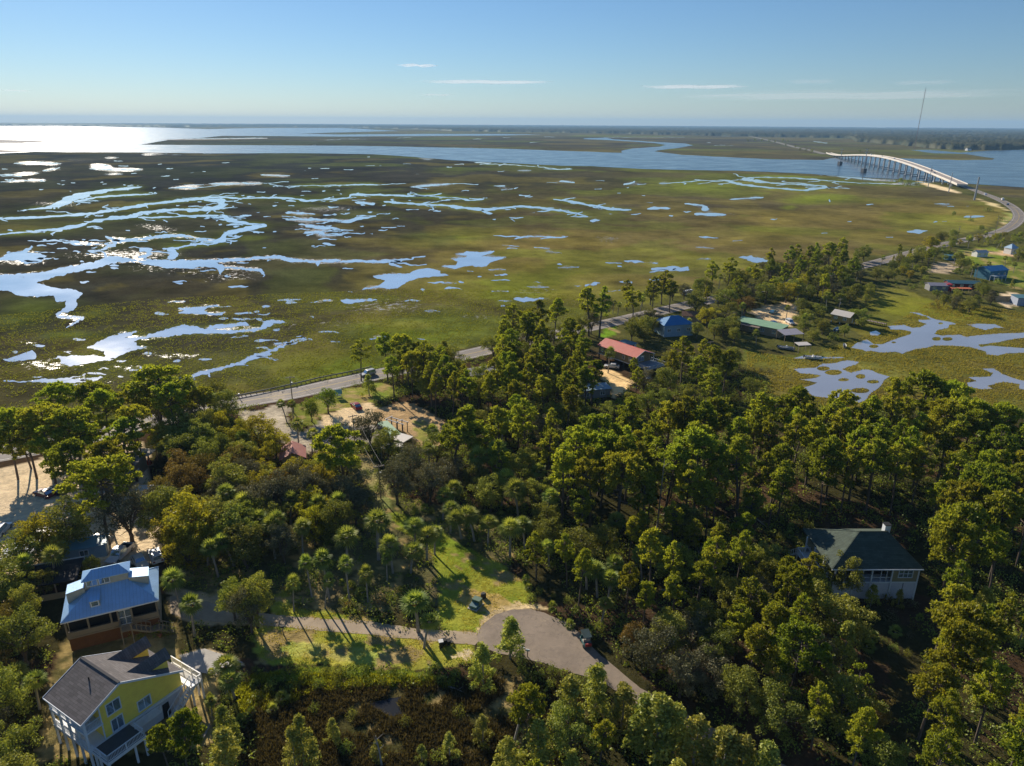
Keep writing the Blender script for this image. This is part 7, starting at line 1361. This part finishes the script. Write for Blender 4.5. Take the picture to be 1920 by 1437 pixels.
# ------------------------------------------------------------------ undergrowth, weeds and marsh grass: nobody could count them
def scatter(pts, n):
    out = np.zeros((0, 2))
    P = wpoly(pts); b0, b1 = P.min(0), P.max(0)
    while len(out) < n:
        q = np.stack([rng.uniform(b0[0], b1[0], n * 2), rng.uniform(b0[1], b1[1], n * 2)], 1); out = np.concatenate([out, q[inpoly(q[:, 0], q[:, 1], P)]])
    return out[:n]
def tufts(name, XY, m, ln, wd, k, up, z=.02):
    C_ = np.concatenate([XY, np.full((len(XY), 1), z)], 1); V, F, T = needles(C_, rng, k, ln, wd, up); V[:, 2] = np.maximum(V[:, 2], 0.01); props(link(name, mesh_np(name, V, F, m, T)), kind='stuff')
BROWNG = leafmat('brown_marsh_grass', lin(68, 62, 44, .8), lin(104, 92, 66, .85), .45, 0, 0); GREENG = leafmat('green_weeds', lin(120, 128, 38, 1.0), lin(170, 168, 54, 1.1), .5, 0, 0); OLIVEG = leafmat('olive_marsh_grass', lin(108, 112, 42, .95), lin(146, 148, 54, 1.05), .5, 0, 0); GOLDG = leafmat('golden_marsh_grass', lin(130, 124, 54, 1.0), lin(166, 152, 74, 1.05), .55, 0, 0); LAWNG = leafmat('lawn_grass', lin(150, 146, 50, 1.25), lin(196, 180, 84, 1.3), .45, 0, 0)
pool = wpoly(q2([(630, 1080), (730, 1055), (840, 1035), (800, 1080), (840, 1145), (760, 1165), (690, 1125)]))
bm = scatter([(490, 1280), (640, 1290), (760, 1284), (900, 1270), (1000, 1266), (1090, 1290), (1120, 1340), (1060, 1420), (960, 1500), (560, 1500), (430, 1460), (460, 1330)], 14000)
bm = bm[~inpoly(bm[:, 0], bm[:, 1], pool)]; bm = bm[fbm(bm[:, 0] / 2.5, bm[:, 1] / 2.5, 5, 3) > .40]; tufts('brown_marsh_grass', bm, BROWNG, .75, .07, 5, 1.3)
wd_ = scatter([(470, 1268), (540, 1262), (620, 1266), (760, 1270), (860, 1274), (840, 1292), (700, 1290), (600, 1300), (540, 1326), (460, 1345), (440, 1300)], 5000); wd_ = wd_[fbm(wd_[:, 0] / 1.6, wd_[:, 1] / 1.6, 8, 3) > .42]; tufts('weeds', wd_, GREENG, .6, .09, 6, 1.0)
lw = np.concatenate([scatter(ZONES[9][1], 5000), scatter(ZONES[11][1], 3500), scatter(ZONES[13][1], 1000)]); lw = lw[fbm(lw[:, 0] / 2, lw[:, 1] / 2, 15, 3) > .46]; tufts('lawn_grass', lw, LAWNG, .10, .05, 5, 1.2)
und = np.concatenate([np.stack([rng.uniform(-75, 110, 13000), rng.uniform(60, 215, 13000)], 1)])
und = und[inpoly(und[:, 0], und[:, 1], LAND)]; und = und[fbm(und[:, 0] / 7, und[:, 1] / 7, 3, 3) > .36]
und = np.array([q for q in und if not blocked(q[0], q[1], -3)]); un = len(und)
cc = np.repeat(und, 26, 0); d = randdir(un * 26, rng, .5); d[:, 2] = np.abs(d[:, 2]); R = np.repeat(rng.uniform(.5, 1.6, un), 26)[:, None]
V, F, T = leaves(np.concatenate([cc, np.zeros((len(cc), 1))], 1) + d * R * [1, 1, 1.1] * rng.uniform(.5, 1, (len(cc), 1)), d, rng, .17, .9); props(link('undergrowth', mesh_np('undergrowth', V, F, SHRUBL, T)), kind='stuff')
HOL = [wpoly(q7(ell(620, 1122, 36, 12))), wpoly(q7(ell(1150, 1058, 32, 14))), wpoly(q7(ell(1242, 1060, 39, 12)))] + [wpoly(q8(ell(*e))) for e in ((415, 205, 42, 14), (490, 234, 58, 17), (692, 264, 31, 15), (565, 289, 35, 10), (785, 304, 41, 11), (690, 370, 64, 16))]
gg = scatter([(1400, 660), (1500, 672), (1640, 625), (1760, 560), (1940, 590), (1980, 760), (1700, 770), (1520, 770), (1400, 720)], 30000)
for o in [o for o in C.objects if o.name.startswith('lagoon')]:
    P = np.array([v.co[:2] for v in o.data.vertices])
    n0 = len(P)
    # grass stays off the open water but stands on its islands
    import itertools
    keep = ~inpoly(gg[:, 0], gg[:, 1], P[:OUTER.get(o.name, n0)]) if o.name in OUTER else ~inpoly(gg[:, 0], gg[:, 1], P)
    for hpoly in HOL: keep |= inpoly(gg[:, 0], gg[:, 1], hpoly)
    gg = gg[keep]
rg = scatter([(-80, 600), (300, 560), (700, 545), (1000, 540), (1170, 570), (1000, 620), (870, 652), (735, 682), (660, 697), (430, 742), (105, 806), (-80, 840)], 46000)
u, v = proj(np.concatenate([rg, np.zeros((len(rg), 1))], 1)); cm_, gw, gh, y0 = CORE; rg = rg[~cm_[np.clip(((v - y0) / 2).astype(int), 0, gh - 1), np.clip(((u + 60) / 2).astype(int), 0, gw - 1)]]
rg = rg[fbm(rg[:, 0] / 3, rg[:, 1] / 3, 45, 3) > .40]; tufts('roadside_marsh_grass', rg, OLIVEG, .42, .12, 3, 1.0)
gg = gg[fbm(gg[:, 0] / 2.5, gg[:, 1] / 2.5, 25, 3) > .36]; tufts('marsh_grass', gg, GOLDG, .42, .11, 4, 1.0)

# ------------------------------------------------------------------ the far forest: one canopy mass
FRONT = [(-40, 20000), (-26, 16000)]
fl = [(300, 238.5), (460, 238), (640, 239), (847, 246), (973, 248), (1130, 250.5), (1280, 253.5), (1407, 256.5), (1500, 258), (1593, 260), (1604, 266), (1680, 272), (1757, 280), (1833, 282), (1920, 280.5), (2300, 279)]
fw = [at(x, y) for x, y in fl]; fa = np.array([math.degrees(math.atan2(p[0], p[1])) for p in fw]); fr = np.array([math.hypot(p[0], p[1]) for p in fw])
ta = np.arange(-42, 42, .085); fr_ = np.interp(ta, np.concatenate([[-45, -37], fa]), np.concatenate([[16000, 15000], fr])); fr_ = np.minimum(fr_, 16000) * (1 + .05 * (fbm(ta * 2.2, ta * 0, 4, 4) - .5))
rows = [1.0] 
while rows[-1] < 14: rows.append(rows[-1] * (1.006 if rows[-1] < 1.3 else 1.03))
rows = np.array(rows); Rr = fr_[None, :] * rows[:, None]; Rr = np.minimum(Rr, 18500 + 10 * np.arange(len(rows))[:, None]); Aa = np.radians(np.broadcast_to(ta, Rr.shape)); X, Y = Rr * np.sin(Aa), Rr * np.cos(Aa)
sc = np.maximum(Rr / 700, 6); Zf = 9 + 9 * fbm(X / 90, Y / 90, 3, 3) + 7 * (rng.uniform(0, 1, X.shape) - .4)
gapf = fbm(X / 420, Y / 420, 61, 3); Zf = np.where((gapf < .36) & (rows[:, None] > 1.12), .4, Zf); Zf[0] = .2; Zf[1] *= .55; Zf[2] *= .85
ni, nj = X.shape; V = np.stack([X.ravel(), Y.ravel(), Zf.ravel()], 1); i = np.arange(ni - 1)[:, None] * nj; j = np.arange(nj - 1)[None, :]
F = np.stack([i + j, i + j + 1, i + nj + j + 1, i + nj + j], -1).reshape(-1, 4)
FOREST = leafmat('far_canopy', (.030, .040, .018), (.085, .08, .04), .02, 0, 0)
props(link('far_forest', mesh_np('far_forest', V, [F], FOREST, np.clip(fbm(X / 60, Y / 60, 8, 3) * 1.6 - .3 + rng.uniform(-.25, .25, X.shape), 0, 1).ravel())), kind='stuff')
# trees along the causeway beyond the bridge
crown = round_mesh(400, OAKL, 9, 4.5, .1, 16, .7, 22)
tk = MB().tube([(0, 0, 0), (0, 0, 4)], [.3, .2], 5).mesh('trunk', BARK)
for i, (x, y, s, lb) in enumerate([(1402, 266, 1.3, 'leftmost'), (1415, 265.5, 1.5, 'second from the left'), (1428, 266.5, 1.5, 'third from the left'), (1442, 267, 1.5, 'fourth from the left'), (1453, 268, 1.2, 'fifth from the left'), (1468, 267, 1.5, 'sixth from the left'), (1477, 267.5, 1.3, 'seventh from the left'), (1473, 274, 1.0, 'eighth from the left'), (1491, 277.5, 1.0, 'ninth from the left'), (1500, 282.5, 1.0, 'fourth from the right'), (1511, 284, .9, 'third from the right'), (1522, 287, 1.2, 'second from the right'), (1612, 286.5, 1.0, 'rightmost, beyond the bridge')]):
    o = empty('causeway_tree', at(x, y), i, lb + ' of the dark round trees along the far causeway', 'tree', 'trees along the far causeway'); o.scale = (s, s, s); link('trunk', tk, o); link('crown', crown[1], o)
# sailing and working boats far off
for x, y, lb in ((589, 272.6, 'tiny white boat on the far river, left'), (884, 277.6, 'tiny white boat on the river at the middle')):
    boat((x, y), .2, 12, lb)

# ------------------------------------------------------------------ thin high clouds, each a real sheet of ice haze far above
def cloudmat():
    m = bpy.data.materials.new('cloud_wisp'); m.use_nodes = True; nt = m.node_tree; out = nt.nodes['Material Output']; nt.nodes.remove(nt.nodes['Principled BSDF'])
    tc = N(nt, 'ShaderNodeTexCoord'); mp_ = N(nt, 'ShaderNodeMapping'); mp_.inputs['Scale'].default_value = (3.2, 5, 1); nt.links.new(tc.outputs['Generated'], mp_.inputs[0]); oi = N(nt, 'ShaderNodeObjectInfo')
    ad = N(nt, 'ShaderNodeVectorMath', operation='ADD'); nt.links.new(mp_.outputs[0], ad.inputs[0]); nt.links.new(oi.outputs['Location'], ad.inputs[1]); nz = noisen(nt, 1.2, 6, .62, ad.outputs[0])
    sp = N(nt, 'ShaderNodeSeparateXYZ'); nt.links.new(tc.outputs['Generated'], sp.inputs[0])
    ed = [mathn(nt, 'MULTIPLY', mathn(nt, 'MULTIPLY', sp.outputs[i], mathn(nt, 'SUBTRACT', 1.0, sp.outputs[i])), 4.0) for i in (0, 1)]; e = mathn(nt, 'MULTIPLY', ed[0], ed[1])
    a = mathn(nt, 'MULTIPLY', mathn(nt, 'SUBTRACT', mathn(nt, 'MULTIPLY_ADD', nz, .8, mathn(nt, 'MULTIPLY', e, .55)), .56), 3.2); a = mathn(nt, 'MULTIPLY', mathn(nt, 'MINIMUM', mathn(nt, 'MAXIMUM', a, 0.0), 1.0), oi.outputs['Alpha'])
    tr = N(nt, 'ShaderNodeBsdfTransparent'); df = N(nt, 'ShaderNodeBsdfTranslucent'); df.inputs[0].default_value = (.95, .95, .95, 1); d2 = N(nt, 'ShaderNodeBsdfDiffuse'); d2.inputs[0].default_value = (.95, .95, .95, 1); sm = N(nt, 'ShaderNodeAddShader'); nt.links.new(df.outputs[0], sm.inputs[0]); nt.links.new(d2.outputs[0], sm.inputs[1])
    mx = N(nt, 'ShaderNodeMixShader'); nt.links.new(a, mx.inputs[0]); nt.links.new(tr.outputs[0], mx.inputs[1]); nt.links.new(sm.outputs[0], mx.inputs[2]); nt.links.new(mx.outputs[0], out.inputs[0]); return m
CLOUD = cloudmat()
for x0, x1, y, th, lb in ((735, 830, 123, 6, 'short bright wisp of cloud, highest left of centre'), (760, 1060, 154, 9, 'long thin white streak of cloud left of centre'), (780, 860, 178, 5, 'faint small streak of cloud low above the horizon'), (1180, 1420, 163, 9, 'broken streak of cloud right of centre'), (1460, 1580, 153, 10, 'soft patch of cloud right of the broken streak'), (1660, 1800, 155, 9, 'faint cloud patch above the radio mast'), (1180, 1960, 178, 22, 'broad faint veil of cloud above the bridge'), (0, 60, 170, 4, 'faint wisp of cloud at the left edge')):
    c = at((x0 + x1) / 2, y, 3000.0); a = at(x0, y, 3000.0); b = at(x1, y, 3000.0); w = np.linalg.norm(b - a); n0 = at((x0 + x1) / 2, y + th / 2, 3000.0); f0 = at((x0 + x1) / 2, y - th / 2, 3000.0); dp = np.linalg.norm(f0 - n0)
    me = bpy.data.meshes.new('cloud'); nx, ny = 24, 8; V = [((i / nx - .5) * w, (j / ny - .5) * dp, 40 * math.sin(i * .7 + j)) for j in range(ny + 1) for i in range(nx + 1)]
    me.from_pydata(V, [], [(j * (nx + 1) + i, j * (nx + 1) + i + 1, (j + 1) * (nx + 1) + i + 1, (j + 1) * (nx + 1) + i) for j in range(ny) for i in range(nx)]); me.materials.append(CLOUD); o = link('cloud', me); o.location = tuple((n0 + f0) / 2); o.rotation_euler = (0, 0, -math.atan2(c[0], c[1])); props(o, lb, 'cloud'); o.color = (1, 1, 1, .12 if 'patch' in lb else .2 if 'veil' in lb or 'faint' in lb else .5)

# ------------------------------------------------------------------ the air
HAZE_TOP = mh + 12
hz = MB().box(-21000, 21000, -21000, 21000, -1.5, HAZE_TOP).build('haze', None) if False else None
me = bpy.data.meshes.new('haze'); bx = MB().box(-21000, 21000, -21000, 21000, -1.5, HAZE_TOP); me.from_pydata(bx.v, [], bx.f); me.update()
hm = bpy.data.materials.new('haze'); hm.use_nodes = True; nt = hm.node_tree; nt.nodes.remove(nt.nodes['Principled BSDF']); pv = N(nt, 'ShaderNodeVolumePrincipled'); pv.inputs['Color'].default_value = (.38, .67, 1.0, 1); pv.inputs['Density'].default_value = 6.0e-5; pv.inputs['Anisotropy'].default_value = .1
nt.links.new(pv.outputs[0], nt.nodes['Material Output'].inputs['Volume']); me.materials.append(hm); props(link('haze', me), kind='stuff')
